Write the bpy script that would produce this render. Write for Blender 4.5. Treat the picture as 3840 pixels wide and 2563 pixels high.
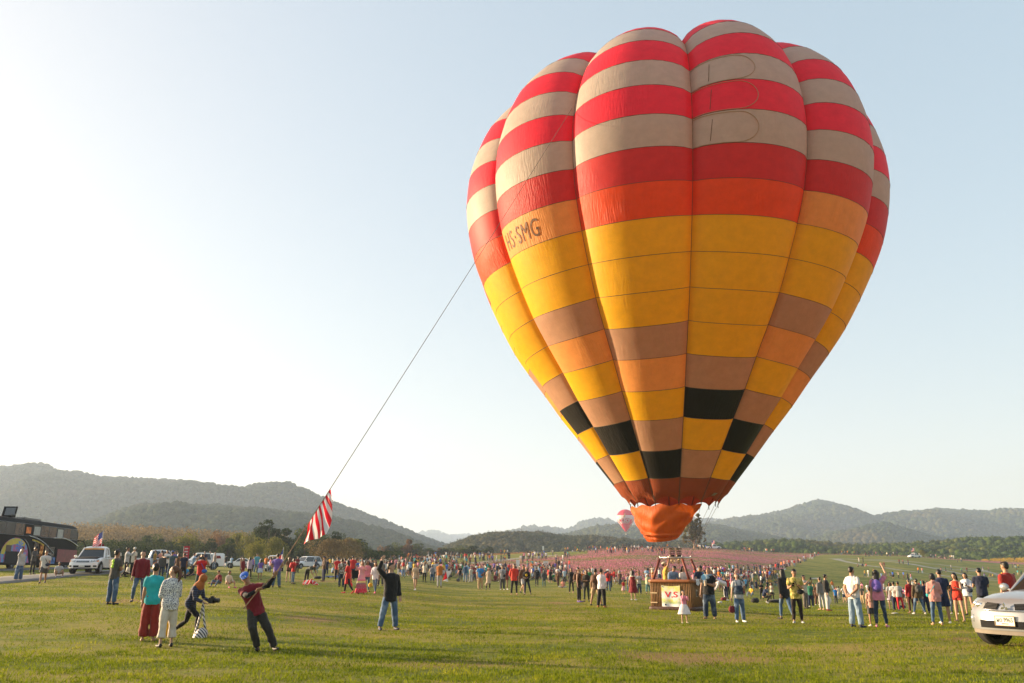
import bpy, bmesh, math, random
import numpy as np
from mathutils import Vector, Matrix, noise as mnoise
rnd = random.Random(7)
npr = np.random.RandomState(11)
scn = bpy.context.scene
COL = scn.collection
for o in list(bpy.data.objects):
    bpy.data.objects.remove(o)

# ------------------------------------------------------------ camera
F = 3000.0                       # focal length in source pixels (3840 wide)
TH = math.radians(15.82)         # the camera looks up by this much
EYE = 1.55
cam_d = bpy.data.cameras.new('camera')
cam_d.sensor_width = 36.0
cam_d.lens = F / 3840 * 36.0
cam_d.clip_start = 0.1
cam_d.clip_end = 40000
cam = bpy.data.objects.new('camera', cam_d)
cam.location = (0, 0, EYE)
cam.rotation_euler = (math.pi / 2 + TH, 0, 0)
COL.objects.link(cam)
scn.camera = cam
# ------------------------------------------------------------ world, sun, exposure
SUN_EL = math.radians(11.0)
SUN_AZ = math.radians(-71.0)      # clockwise from +Y: the sun stands out of frame on the left
world = bpy.data.worlds.new("World")
scn.world = world
world.use_nodes = True
wn = world.node_tree
bg = wn.nodes.get('Background') or wn.nodes.new('ShaderNodeBackground')
sky = wn.nodes.new('ShaderNodeTexSky')
sky.sky_type = 'NISHITA'
sky.sun_disc = False
sky.sun_elevation = SUN_EL
sky.sun_rotation = SUN_AZ
sky.altitude = 200
sky.air_density = 1.0
sky.dust_density = 3.0
sky.ozone_density = 1.2
hsv = wn.nodes.new('ShaderNodeHueSaturation'); hsv.inputs['Saturation'].default_value = 1.3
wn.links.new(sky.outputs[0], hsv.inputs['Color'])
wrm = wn.nodes.new('ShaderNodeMix'); wrm.data_type = 'RGBA'; wrm.blend_type = 'MULTIPLY'; wrm.inputs[0].default_value = 1; wrm.inputs[7].default_value = (1.50, 1.44, 1.38, 1)
gam = wn.nodes.new('ShaderNodeGamma'); gam.inputs[1].default_value = .35      # gamma flattens the brightness range of the whole sky
wn.links.new(hsv.outputs[0], gam.inputs[0]); wn.links.new(gam.outputs[0], wrm.inputs[6]); wn.links.new(wrm.outputs[2], bg.inputs[0])
bg.inputs[1].default_value = 0.125
sd = bpy.data.lights.new('sun', 'SUN')
sd.energy = 5.0
sd.angle = math.radians(0.6)
sd.color = (1.0, 0.74, 0.46)
sun = bpy.data.objects.new('sun', sd)
sdir = Vector((math.sin(SUN_AZ) * math.cos(SUN_EL), math.cos(SUN_AZ) * math.cos(SUN_EL), math.sin(SUN_EL)))
sun.rotation_euler = sdir.to_track_quat('Z', 'Y').to_euler()
sun.location = (-60, 0, 40)
COL.objects.link(sun)
scn.view_settings.view_transform = 'Standard'
scn.view_settings.look = 'None'
scn.view_settings.gamma = 1
scn.view_settings.use_curve_mapping = False
scn.view_settings.exposure = 1.84
scn.cycles.max_bounces = 8
scn.cycles.volume_bounces = 1
scn.cycles.transparent_max_bounces = 12
scn.cycles.sample_clamp_indirect = 6
scn.cycles.use_denoising = True

# ------------------------------------------------------------ helpers
_ct, _st = math.cos(TH), math.sin(TH)
def ray(px, py):
    x, y = (px - 1920) / F, (1281.5 - py) / F
    return np.array([x, _ct - y * _st, _st + y * _ct])
def project(P):
    P = np.asarray(P, float)
    d = P - np.array([0, 0, EYE])
    zc = d[..., 1] * _ct + d[..., 2] * _st
    yc = -d[..., 1] * _st + d[..., 2] * _ct
    zc = np.where(zc < .05, .05, zc)
    return 1920 + F * d[..., 0] / zc, 1281.5 - F * yc / zc
def at_dist(px, py, Y):
    r = ray(px, py)
    t = Y / r[1]
    return Vector((r[0] * t, Y, EYE + r[2] * t))
def link(name, me, m=None, parent=None, label=None, cat=None, group=None, kind=None, loc=None, rot=None, color=None):
    o = bpy.data.objects.new(name, me)
    COL.objects.link(o)
    if m is not None and me is not None and len(me.materials) == 0:
        for mm in (m if isinstance(m, (list, tuple)) else [m]):
            me.materials.append(mm)
    if parent is not None: o.parent = parent
    if loc is not None: o.location = loc
    if rot is not None: o.rotation_euler = rot
    if color is not None: o.color = (*color, 1)
    return tag(o, label, cat, group, kind)
def tag(o, label=None, cat=None, group=None, kind=None):
    if label: o['label'] = label
    if cat: o['category'] = cat
    if group: o['group'] = group
    if kind: o['kind'] = kind
    return o
def mesh_np(name, V, Fc, smooth=True, mats=None, uv=None):
    me = bpy.data.meshes.new(name)
    V = np.asarray(V, np.float32).reshape(-1, 3)
    if isinstance(Fc, np.ndarray):
        n = Fc.shape[1]
        me.vertices.add(len(V)); me.vertices.foreach_set('co', V.ravel())
        me.loops.add(Fc.size); me.loops.foreach_set('vertex_index', Fc.astype(np.int32).ravel())
        me.polygons.add(len(Fc)); me.polygons.foreach_set('loop_start', np.arange(0, Fc.size, n, dtype=np.int32))
        me.polygons.foreach_set('loop_total', np.full(len(Fc), n, np.int32))
        me.update(calc_edges=True)
    else:
        me.from_pydata([tuple(v) for v in V.tolist()], [], Fc)
    if mats is not None:
        me.polygons.foreach_set('material_index', np.asarray(mats, np.int32))
    if smooth:
        me.polygons.foreach_set('use_smooth', np.ones(len(me.polygons), bool))
    if uv is not None:
        l = me.uv_layers.new(name='UVMap')
        vi = np.empty(len(me.loops), np.int32); me.loops.foreach_get('vertex_index', vi)
        l.data.foreach_set('uv', np.asarray(uv, np.float32)[vi].ravel())
    me.update()
    return me
def grid_faces(nu, nv, wrap=False):
    a = np.arange(nu * nv).reshape(nv, nu)
    if wrap:
        b = np.roll(a, -1, axis=1)
        return np.stack([a[:-1], b[:-1], b[1:], a[1:]], -1).reshape(-1, 4)
    return np.stack([a[:-1, :-1], a[:-1, 1:], a[1:, 1:], a[1:, :-1]], -1).reshape(-1, 4)

def new_mat(name):
    m = bpy.data.materials.new(name)
    m.use_nodes = True
    nt = m.node_tree
    for n in list(nt.nodes): nt.nodes.remove(n)
    out = nt.nodes.new('ShaderNodeOutputMaterial')
    return m, nt, out
def nd(nt, t, **kw):
    n = nt.nodes.new(t)
    for k, v in kw.items():
        if k.startswith('i_'):
            key = k[2:]
            key = int(key) if key.isdigit() else key.replace('_', ' ')
            n.inputs[key].default_value = v
        else: setattr(n, k, v)
    return n
def rgba(c): return (c[0], c[1], c[2], 1)
def noise_node(nt, scale, vec=None, detail=3, rough=.55):
    n = nd(nt, 'ShaderNodeTexNoise')
    n.inputs['Scale'].default_value = scale
    n.inputs['Detail'].default_value = detail
    n.inputs['Roughness'].default_value = rough
    if vec is not None: nt.links.new(vec, n.inputs['Vector'])
    return n
def mixc(nt, fac, a, b, mode='MIX'):
    n = nd(nt, 'ShaderNodeMix', data_type='RGBA', blend_type=mode)
    for sock, v in ((n.inputs[0], fac), (n.inputs[6], a), (n.inputs[7], b)):
        if hasattr(v, 'is_output') or isinstance(v, bpy.types.NodeSocket): nt.links.new(v, sock)
        elif isinstance(v, (int, float)): sock.default_value = v
        else: sock.default_value = rgba(v)
    return n.outputs[2]
def ramp(nt, src, stops, interp='LINEAR'):
    n = nd(nt, 'ShaderNodeValToRGB')
    cr = n.color_ramp; cr.interpolation = interp
    while len(cr.elements) < len(stops): cr.elements.new(.5)
    for e, (p, c) in zip(cr.elements, stops):
        e.position = p
        e.color = rgba(c) if isinstance(c, (tuple, list)) else (c, c, c, 1)
    nt.links.new(src, n.inputs[0])
    return n.outputs[0]
def simple(name, col, rough=.6, metal=0, var=.12, vscale=6, bump=0, bscale=30, objcol=False, trans=0, coat=0, spec=.4, coord='Object'):
    m, nt, out = new_mat(name)
    p = nd(nt, 'ShaderNodeBsdfPrincipled')
    tc = nd(nt, 'ShaderNodeTexCoord')
    p.inputs['Roughness'].default_value = rough
    p.inputs['Metallic'].default_value = metal
    p.inputs['Specular IOR Level'].default_value = spec
    p.inputs['Coat Weight'].default_value = coat
    src = rgba(col)
    if objcol:
        oi = nd(nt, 'ShaderNodeObjectInfo'); base = oi.outputs['Color']
    else:
        base = col
    n = noise_node(nt, vscale, tc.outputs[coord], 4)
    r = ramp(nt, n.outputs[0], [(.3, 1 - var), (.7, 1 + var * .6)])
    c = mixc(nt, 1.0, base, r, 'MULTIPLY')
    nt.links.new(c, p.inputs['Base Color'])
    if bump:
        bn = noise_node(nt, bscale, tc.outputs[coord], 3)
        b = nd(nt, 'ShaderNodeBump'); b.inputs['Strength'].default_value = 1; b.inputs['Distance'].default_value = bump
        nt.links.new(bn.outputs[0], b.inputs['Height']); nt.links.new(b.outputs[0], p.inputs['Normal'])
    if trans:
        t = nd(nt, 'ShaderNodeBsdfTranslucent'); nt.links.new(c, t.inputs[0])
        mx = nd(nt, 'ShaderNodeMixShader'); mx.inputs[0].default_value = trans
        nt.links.new(p.outputs[0], mx.inputs[1]); nt.links.new(t.outputs[0], mx.inputs[2])
        nt.links.new(mx.outputs[0], out.inputs[0])
    else:
        nt.links.new(p.outputs[0], out.inputs[0])
    return m

def fbm(x, y, scale, seed=0, octv=4):
    """cheap value noise in numpy"""
    tot = np.zeros_like(x, float); amp = 1.; norm = 0
    rs = np.random.RandomState(seed)
    for o in range(octv):
        T = rs.rand(64, 64)
        u = x / scale * 2 ** o; v = y / scale * 2 ** o
        i = np.floor(u).astype(int); j = np.floor(v).astype(int)
        f = u - i; g = v - j
        f = f * f * (3 - 2 * f); g = g * g * (3 - 2 * g)
        a = T[i % 64, j % 64]; b = T[(i + 1) % 64, j % 64]; c = T[i % 64, (j + 1) % 64]; d = T[(i + 1) % 64, (j + 1) % 64]
        tot += amp * ((a * (1 - f) + b * f) * (1 - g) + (c * (1 - f) + d * f) * g); norm += amp; amp *= .5
    return tot / norm

# ------------------------------------------------------------ terrain height
_cols = {
 0:    [(8,0),(17,.05),(27,.35),(45,.75),(57,1.2),(70,1.6),(100,2.1),(160,2.6),(300,3.2)],
 430:  [(8,0),(17,.05),(27,.37),(45,.65),(57,1.2),(70,1.45),(100,1.8),(160,2.2),(300,2.8)],
 900:  [(8,0),(17,0),(28,.3),(42,.55),(60,.9),(85,1.2),(110,1.4),(160,1.7),(300,2.2)],
 1450: [(8,0),(22,-.05),(30,0),(44,.2),(70,.45),(100,.9),(135,1.5),(165,2.5),(200,3.8),(240,4.0),(300,3.4)],
 1700: [(8,0),(22,-.05),(37,-.1),(56,-.1),(75,-.05),(100,.3),(125,1.2),(162,2.4),(215,4.4),(255,5.0),(320,4.6)],
 1930: [(8,0),(22,-.05),(37,-.15),(56,-.15),(75,-.3),(115,-.2),(162,2.1),(215,4.6),(265,6.1),(320,6.2),(400,5)],
 2400: [(8,0),(24,-.08),(37,-.18),(46,-.2),(69,-.3),(88,-.1),(100,.25),(150,2.7),(200,5.1),(280,8.1),(320,8.3),(400,7)],
 2700: [(8,0),(24,-.1),(37,-.25),(50,-.45),(69,-.7),(88,-.8),(110,-.4),(150,1.9),(200,4.4),(280,7.8),(330,8.2),(400,7)],
 2950: [(8,0),(24,-.1),(43,-.5),(60,-.9),(80,-1.2),(115,-1.55),(140,-.8),(162,.8),(200,2.4),(270,5.0),(330,7.3),(400,7)],
 3400: [(8,0),(17,0),(24,-.06),(36,-.28),(44,-.55),(54,-1.15),(70,-1.95),(110,-2.4),(150,-2.3),(180,-.9),(215,.6),(260,3.2),(311,6.0),(335,6.3),(420,5.5)],
 3840: [(8,0),(17,.03),(24,0),(45,-.8),(110,-2.8),(150,-3.2),(200,-2.9),(240,-2.0),(300,1.5),(350,4.0),(420,4.0)],
}
_LY = np.linspace(math.log(6), math.log(12000), 400)
_AX = np.linspace(-.66, .66, 160)
_px = sorted(_cols)
_prof = []
for k in _px:
    pts = _cols[k] + [(700, 2.5), (1500, 0), (12000, 0)]
    _prof.append(np.interp(_LY, [math.log(p[0]) for p in pts], [p[1] for p in pts]))
_prof = np.array(_prof)
_ak = np.array([(k - 1920) / 3118 for k in _px])
_H = np.array([[np.interp(a, _ak, _prof[:, j]) for j in range(len(_LY))] for a in _AX])
def _blur(A, n, ax):
    k = np.exp(-np.linspace(-2, 2, 2 * n + 1) ** 2); k /= k.sum()
    P = np.pad(A, [(n, n) if i == ax else (0, 0) for i in range(2)], mode='edge')
    return np.apply_along_axis(lambda r: np.convolve(r, k, 'valid'), ax, P)
_H = _blur(_blur(_H, 6, 0), 4, 1)
def terrain(X, Y):
    X = np.asarray(X, float); Y = np.asarray(Y, float)
    r = np.maximum(np.hypot(X, Y), .5)
    az = np.arctan2(X, Y)
    azc = np.clip(az, -.575, .575)
    a = np.tan(azc); Ye = np.maximum(r * np.cos(azc), 6.01)
    def look(a, Ye):
        fi = np.clip((a + .66) / 1.32 * 159, 0, 158.999); fj = np.clip((np.log(Ye) - _LY[0]) / (_LY[-1] - _LY[0]) * 399, 0, 398.999)
        i = fi.astype(int); j = fj.astype(int); f = fi - i; g = fj - j
        return (_H[i, j] * (1 - f) + _H[i + 1, j] * f) * (1 - g) + (_H[i, j + 1] * (1 - f) + _H[i + 1, j + 1] * f) * g
    z = look(a, Ye)
    back = np.clip((np.abs(az) - .62) / 1.2, 0, 1)
    zb = look(np.zeros_like(a), Ye) * .5
    z = z * (1 - back) + zb * back
    near = np.clip((r - 5) / 8, 0, 1)
    return z * near + (fbm(X + 900, Y + 900, 14, 3, 3) - .5) * .10 * np.clip(r / 15, .2, 1)
def tz(x, y): return float(terrain(np.array([x]), np.array([y]))[0])
def ground_hit(px, py, ymin=8, ymax=700):
    """where the line of sight through a source pixel meets the ground"""
    r = ray(px, py)
    Ys = np.exp(np.linspace(math.log(ymin), math.log(ymax), 900))
    t = Ys / r[1]
    zz = EYE + r[2] * t - terrain(r[0] * t, Ys)
    idx = np.where((zz[:-1] > 0) & (zz[1:] <= 0))[0]
    if len(idx) == 0:
        i = int(np.argmin(np.abs(zz))); Yh = Ys[i]
    else:
        i = idx[0]; f = zz[i] / (zz[i] - zz[i + 1] + 1e-9); Yh = Ys[i] * (1 - f) + Ys[i + 1] * f
    X = r[0] * Yh / r[1]
    return Vector((X, Yh, tz(X, Yh)))
HAZE = .00021
# ============================================================ ground sheet
def in_poly(px, py, poly):
    c = np.zeros(px.shape, bool); n = len(poly)
    for i in range(n):
        x1, y1 = poly[i]; x2, y2 = poly[(i + 1) % n]
        if y1 == y2: continue
        c ^= ((y1 > py) != (y2 > py)) & (px < (x2 - x1) * (py - y1) / (y2 - y1) + x1)
    return c
def world_poly(pts, ymax=700):
    return [tuple(ground_hit(x, y, ymax=ymax)[:2]) for x, y in pts]
def seg_dist(X, Y, pts):
    d = np.full(X.shape, 1e9)
    for (x1, y1), (x2, y2) in zip(pts[:-1], pts[1:]):
        vx, vy = x2 - x1, y2 - y1; L = vx * vx + vy * vy + 1e-9
        t = np.clip(((X - x1) * vx + (Y - y1) * vy) / L, 0, 1)
        d = np.minimum(d, np.hypot(X - x1 - t * vx, Y - y1 - t * vy))
    return d
PATHS = [  # tracks worn or laid on the ground, as source pixels, with half widths in metres
 ([(3134,2097),(3175,2108),(3250,2121),(3350,2135),(3450,2148),(3560,2162),(3680,2172),(3840,2186)], 1.1),
 ([(3134,2096),(3200,2098),(3300,2104),(3400,2113),(3470,2126),(3560,2143),(3640,2160),(3740,2172)], 1.5),
 ([(3270,2098),(3400,2106),(3520,2118),(3680,2138),(3760,2160),(3840,2200)], 1.3),
 ([(3480,2127),(3560,2135),(3660,2142),(3700,2140)], .8),
 ([(1790,2112),(1900,2098),(2000,2090),(2080,2083)], 1.6),
 ([(1180,2136),(1290,2134),(1380,2128)], 1.4),
]
ROADS = [([(-420,2216),(-100,2188),(150,2164),(330,2152),(520,2143),(640,2139)], 1.9),
         ([(-300,2148),(0,2139),(180,2134),(330,2130)], 1.6)]
PATHW = [(world_poly(p), w) for p, w in PATHS]
ROADW = [(world_poly(p), w) for p, w in ROADS]
F_MAIN = world_poly([(1700,2131),(1843,2106),(2000,2095),(2120,2087),(2200,2079)], 300) 
FLOW_FRONT = world_poly([(1700,2133),(1880,2146),(2050,2152),(2300,2173),(2450,2176),(2700,2160),(2850,2152),(2930,2138),(3000,2108),(3060,2085),(3110,2079)])
def flower_mask(X, Y):
    a = X / np.maximum(Y, 1)
    fa = [p[0] / p[1] for p in FLOW_FRONT]; fy = [p[1] for p in FLOW_FRONT]
    front = np.interp(a, fa, fy)
    ma = [p[0] / p[1] for p in F_MAIN]; my = [p[1] for p in F_MAIN]
    backl = np.interp(a, ma + [ma[-1] + .012], my + [420])
    n = (fbm(X, Y, 9, 5, 3) - .5)
    main = (Y > front + n * 6) & (Y < np.where(a < ma[-1], backl, 420) + n * 4) & (a > fa[0]) & (a < fa[-1])
    strip = (a >= fa[-1]) & (a < .75) & (Y > 318 + n * 5) & (Y < 345)
    far_o = (a > -.135) & (a < .02) & (Y > 205 + (a + .135) * 330 + n * 6) & (Y < 300)
    far_y = (a > .578 + n * .01) & (a < .8) & (Y >= 347 + n * 3) & (Y < 362)
    return main | strip, far_o, far_y
Rr = np.concatenate([[0.3, 1, 2, 3, 4.2, 5.5], np.exp(np.arange(math.log(7), math.log(60), .022)), np.exp(np.arange(math.log(60), math.log(430), .0085)), np.exp(np.arange(math.log(430), math.log(14000), .06))])
Az = np.radians(np.concatenate([np.arange(-180, -44, 4), np.arange(-44, 44, .17), np.arange(44, 180, 4)]))
RR, AA = np.meshgrid(Rr, Az, indexing='ij')
GX, GY = RR * np.sin(AA), RR * np.cos(AA)
GZ = terrain(GX, GY)
gme = mesh_np('ground', np.stack([GX, GY, GZ], -1).reshape(-1, 3), grid_faces(len(Az), len(Rr), wrap=True)[:, ::-1].copy())
gx, gy = GX.ravel(), GY.ravel()
fm, fo, fy_ = flower_mask(gx, gy)
pm = np.zeros_like(gx)
for w, hw in PATHW:
    d = seg_dist(gx, gy, w)
    pm = np.maximum(pm, np.clip((hw + .5 + (fbm(gx, gy, 3, 9, 3) - .5) * 1.8 - d) / .8, 0, 1))
rm = np.zeros_like(gx)
for w, hw in ROADW: rm = np.maximum(rm, (seg_dist(gx, gy, w) < hw) * 1.)
def dry_at(X, Y):
  out = np.zeros_like(X)
  for (cx, cy, rx, ry, s) in [(1160,2325,190,14,1),(450,2257,70,8,1),(2630,2468,300,24,1),(3640,2398,130,9,.9),(2080,2262,60,5,1),(1230,2452,60,8,.5),(2950,2440,120,12,.6),(1700,2490,220,16,.6),(2050,2290,150,6,.6),(1190,2180,140,7,.8),(3250,2430,200,14,.35),(700,2540,240,16,.35)]:
    c = ground_hit(cx, cy); e = ground_hit(cx + rx, cy); n_ = ground_hit(cx, cy - ry)
    ax_, ay_ = abs(e.x - c.x), abs(n_.y - c.y)
    q = np.hypot((X - c.x) / ax_, (Y - c.y) / ay_) + (fbm(X, Y, 1.6, 21, 4) - .5) * 1.9
    out = np.maximum(out, s * .85 * np.clip((1.15 - q) / .8, 0, 1))
  return out
bm_ = dry_at(gx, gy)
near_f = (gy > 0) & (gy < 420) & (np.abs(gx / np.maximum(gy, 1)) < .8)
for nm, arr in (('flower', fm * 1.), ('flower_orange', fo * 1.), ('flower_yellow', fy_ * 1.), ('path', pm), ('road', rm), ('dry', bm_ * near_f)):
    at = gme.attributes.new(nm, 'FLOAT', 'POINT'); at.data.foreach_set('value', np.asarray(arr, np.float32))

def ground_material():
    m, nt, out = new_mat('grass_ground')
    L = nt.links.new
    tc = nd(nt, 'ShaderNodeTexCoord'); P = tc.outputs['Object']
    def attr(n): return nd(nt, 'ShaderNodeAttribute', attribute_name=n).outputs['Fac']
    n1 = noise_node(nt, .22, P, 5, .6); n2 = noise_node(nt, 1.7, P, 5, .65); n3 = noise_node(nt, 14, P, 4, .7)
    g = ramp(nt, n1.outputs[0], [(.30, (.080, .108, .012)), (.5, (.135, .165, .015)), (.68, (.24, .205, .028))])
    g2 = ramp(nt, n2.outputs[0], [(.34, (.062, .090, .010)), (.52, (.130, .145, .016)), (.7, (.30, .235, .034))])
    g = mixc(nt, .55, g, g2)
    g3 = ramp(nt, n3.outputs[0], [(.3, .62), (.7, 1.35)])
    g = mixc(nt, 1.0, g, g3, 'MULTIPLY')
    mpd = nd(nt, 'ShaderNodeMapping'); mpd.inputs['Scale'].default_value = (.10, .32, 1); L(P, mpd.inputs[0])
    wd = noise_node(nt, 1.0, mpd.outputs[0], 6, .65)
    g = mixc(nt, ramp(nt, wd.outputs[0], [(.46, 0), (.60, .8)]), g, (.28, .22, .050))
    g = mixc(nt, ramp(nt, wd.outputs[0], [(.34, .6), (.46, 0)]), g, (.050, .080, .014))
    # dry patches
    db = ramp(nt, n3.outputs[0], [(.3, (.17, .105, .038)), (.7, (.30, .19, .085))])
    g = mixc(nt, attr('dry'), g, db)
    # flower slope: bands of green, pink and orange, speckled
    mp = nd(nt, 'ShaderNodeMapping'); mp.inputs['Scale'].default_value = (.35, 1.6, .0); L(P, mp.inputs[0])
    band = noise_node(nt, .042, mp.outputs[0], 5, .6)
    fb = ramp(nt, band.outputs[0], [(.36, (.13, .14, .035)), (.44, (.21, .16, .06)), (.50, (.36, .13, .12)), (.56, (.48, .12, .19)), (.66, (.42, .16, .07))])
    vo = nd(nt, 'ShaderNodeTexVoronoi'); vo.inputs['Scale'].default_value = 1.6; L(P, vo.inputs['Vector'])
    spk = ramp(nt, vo.outputs['Distance'], [(.12, 1), (.3, 0)])
    fb = mixc(nt, spk, fb, (.46, .27, .25))
    sp2 = ramp(nt, noise_node(nt, 3.1, P, 4, .75).outputs[0], [(.35, .6), (.65, 1.4)])
    fb = mixc(nt, 1.0, fb, sp2, 'MULTIPLY')
    g = mixc(nt, attr('flower'), g, fb)
    g = mixc(nt, attr('flower_orange'), g, mixc(nt, .5, (.50, .16, .03), (.42, .24, .05)))
    g = mixc(nt, attr('flower_yellow'), g, (.34, .22, .03))
    pc = ramp(nt, n2.outputs[0], [(.3, (.20, .19, .15)), (.7, (.40, .37, .32))])
    g = mixc(nt, attr('path'), g, pc)
    p = nd(nt, 'ShaderNodeBsdfPrincipled'); p.inputs['Roughness'].default_value = .9; p.inputs['Specular IOR Level'].default_value = .15
    L(g, p.inputs['Base Color'])
    h = nd(nt, 'ShaderNodeMath', operation='ADD'); L(n3.outputs[0], h.inputs[0]); L(n2.outputs[0], h.inputs[1])
    b = nd(nt, 'ShaderNodeBump'); b.inputs['Distance'].default_value = .06; L(h.outputs[0], b.inputs['Height']); L(b.outputs[0], p.inputs['Normal'])
    L(p.outputs[0], out.inputs[0])
    return m
link('ground', gme, ground_material(), kind='structure')

asphalt = simple('asphalt', (.15, .145, .135), .85, var=.2, vscale=1.2, bump=.01, bscale=40)
def ribbon(name, pts, hw, dz, m, nseg=60, **kw):
    P = [Vector((x, y, 0)) for x, y in pts]
    cum = [0]
    for a, b in zip(P[:-1], P[1:]): cum.append(cum[-1] + (b - a).length)
    S = np.linspace(0, cum[-1], nseg)
    X = np.interp(S, cum, [p.x for p in P]); Y = np.interp(S, cum, [p.y for p in P])
    X = np.convolve(np.pad(X, 2, 'edge'), np.ones(5) / 5, 'valid'); Y = np.convolve(np.pad(Y, 2, 'edge'), np.ones(5) / 5, 'valid')
    tx, ty = np.gradient(X), np.gradient(Y); ln = np.hypot(tx, ty); tx /= ln; ty /= ln
    V = []
    zc = terrain(X, Y)
    for o_, z_ in ((-hw - .02, -.3), (-hw, dz), (-hw / 2, dz + .02), (0, dz + .03), (hw / 2, dz + .02), (hw, dz), (hw + .02, -.3)):
        xx, yy = X - ty * o_, Y + tx * o_
        zz = np.maximum(terrain(xx, yy), zc) + z_
        V.append(np.stack([xx, yy, zz], -1))
    V = np.stack(V, 1).reshape(-1, 3)
    return link(name, mesh_np(name, V, grid_faces(7, nseg)), m, kind='structure', **kw)
for (w, hw) in ROADW: ribbon('road', w, hw, .05, asphalt)

# ============================================================ grass blades near the camera
def make_grass():
    N = 560000
    u = npr.rand(N)
    Y = 9.0 * (90 / 9.0) ** (u ** .86)
    a = (npr.rand(N) * 2 - 1) * .74
    X = a * Y
    cl = fbm(X + 300, Y + 300, .5, 31, 3)
    keep = (npr.rand(N) < np.clip((cl - .25) * 2.2, .15, 1)) & (npr.rand(N) > np.clip((Y - 45) / 45, 0, 1))
    dr_ = dry_at(X, Y); wn_ = np.clip((fbm(X * .5 + 200, Y * 1.4 + 200, 4.0, 77, 4) - .50) * 8, 0, 1) * .55
    keep &= npr.rand(N) > np.maximum(dr_ * .9, wn_)
    X, Y = X[keep], Y[keep]; n = len(X)
    Z = terrain(X, Y)
    h = (.022 + npr.rand(n) * .032) * (.7 + .8 * fbm(X, Y, 1.3, 8, 3)); w = .005 + npr.rand(n) * .005 + Y * .00022
    th = npr.rand(n) * 2 * np.pi; lx, ly = npr.randn(n) * .022, npr.randn(n) * .022
    dx, dy = np.cos(th) * w, np.sin(th) * w
    A = np.stack([X - dx, Y - dy, Z - .01], -1); B = np.stack([X + dx, Y + dy, Z - .01], -1); C = np.stack([X + lx, Y + ly, Z + h], -1)
    V = np.stack([A, B, C], 1).reshape(-1, 3)
    return mesh_np('grass', V, np.arange(3 * n).reshape(-1, 3), smooth=False)
def grass_material():
    m, nt, out = new_mat('grass_blade'); L = nt.links.new
    tc = nd(nt, 'ShaderNodeTexCoord'); P = tc.outputs['Object']
    n1 = noise_node(nt, .5, P, 4); n2 = noise_node(nt, 11, P, 2)
    c = ramp(nt, n1.outputs[0], [(.32, (.085, .115, .010)), (.55, (.20, .235, .014)), (.7, (.40, .36, .035))])
    c = mixc(nt, .5, c, ramp(nt, n2.outputs[0], [(.35, (.065, .105, .010)), (.55, (.18, .23, .012)), (.72, (.48, .42, .07))]))
    d = nd(nt, 'ShaderNodeBsdfDiffuse'); t = nd(nt, 'ShaderNodeBsdfTranslucent'); mx = nd(nt, 'ShaderNodeMixShader'); mx.inputs[0].default_value = .4
    L(c, d.inputs[0]); L(c, t.inputs[0]); L(d.outputs[0], mx.inputs[1]); L(t.outputs[0], mx.inputs[2]); L(mx.outputs[0], out.inputs[0])
    return m
GRASSM = grass_material()
link('grass', make_grass(), GRASSM, kind='stuff')

# flowers standing on the slope
def make_flowers():
    n = 75000
    a = npr.rand(n) * .85 - .2
    Y = 92 + (npr.rand(n) ** 1.35) * 260
    X = a * Y
    fm, fo, fy = flower_mask(X, Y)
    k = fm | fo | fy
    X, Y, fo, fy = X[k], Y[k], fo[k], fy[k]
    Z = terrain(X, Y); n = len(X)
    h = .12 + npr.rand(n) * .3; w = .05 + npr.rand(n) * .05
    th = npr.rand(n) * np.pi
    dx, dy = np.cos(th) * w, np.sin(th) * w
    jx, jy = npr.randn(n) * .1, npr.randn(n) * .1
    # a stem sliver and a tilted petal quad
    V = np.stack([np.stack([X - .02, Y, Z], -1), np.stack([X + .02, Y, Z], -1), np.stack([X + jx, Y + jy, Z + h], -1),
                  np.stack([X + jx - dx, Y + jy - dy, Z + h - .05], -1), np.stack([X + jx + dy, Y + jy - dx, Z + h + .05], -1),
                  np.stack([X + jx + dx, Y + jy + dy, Z + h + .05], -1), np.stack([X + jx - dy, Y + jy + dx, Z + h + .03], -1)], 1).reshape(-1, 3)
    b = np.arange(n) * 7
    faces = []
    T = np.stack([b, b + 1, b + 2], -1); Q1 = np.stack([b + 3, b + 4, b + 5], -1); Q2 = np.stack([b + 3, b + 5, b + 6], -1)
    Fc = np.concatenate([T, Q1, Q2])
    band = fbm(X * .35, Y * 1.6, 24, 5, 4)
    col = np.where(npr.rand(n) < .10, 2, np.where((band > .62) | (npr.rand(n) < .12), 1, 0))
    col = np.where(npr.rand(n) < .30 + .35 * (np.abs(band - .5) < .05), 3, col)
    col = np.where(fo, 1, col); col = np.where(fy, 4, col)
    mi = np.concatenate([np.full(n, 3), col, col])
    return mesh_np('flowers', V, Fc, smooth=False, mats=mi)
fl = [simple('petal_pink', (.52, .15, .22), .8, trans=.3), simple('petal_orange', (.50, .22, .08), .8, trans=.3), simple('petal_white', (.62, .45, .42), .8, trans=.3), simple('petal_leaf', (.10, .14, .03), .8, trans=.3), simple('petal_yellow', (.75, .40, .02), .8, trans=.3)]
link('flower_field', make_flowers(), fl, kind='stuff')

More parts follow.
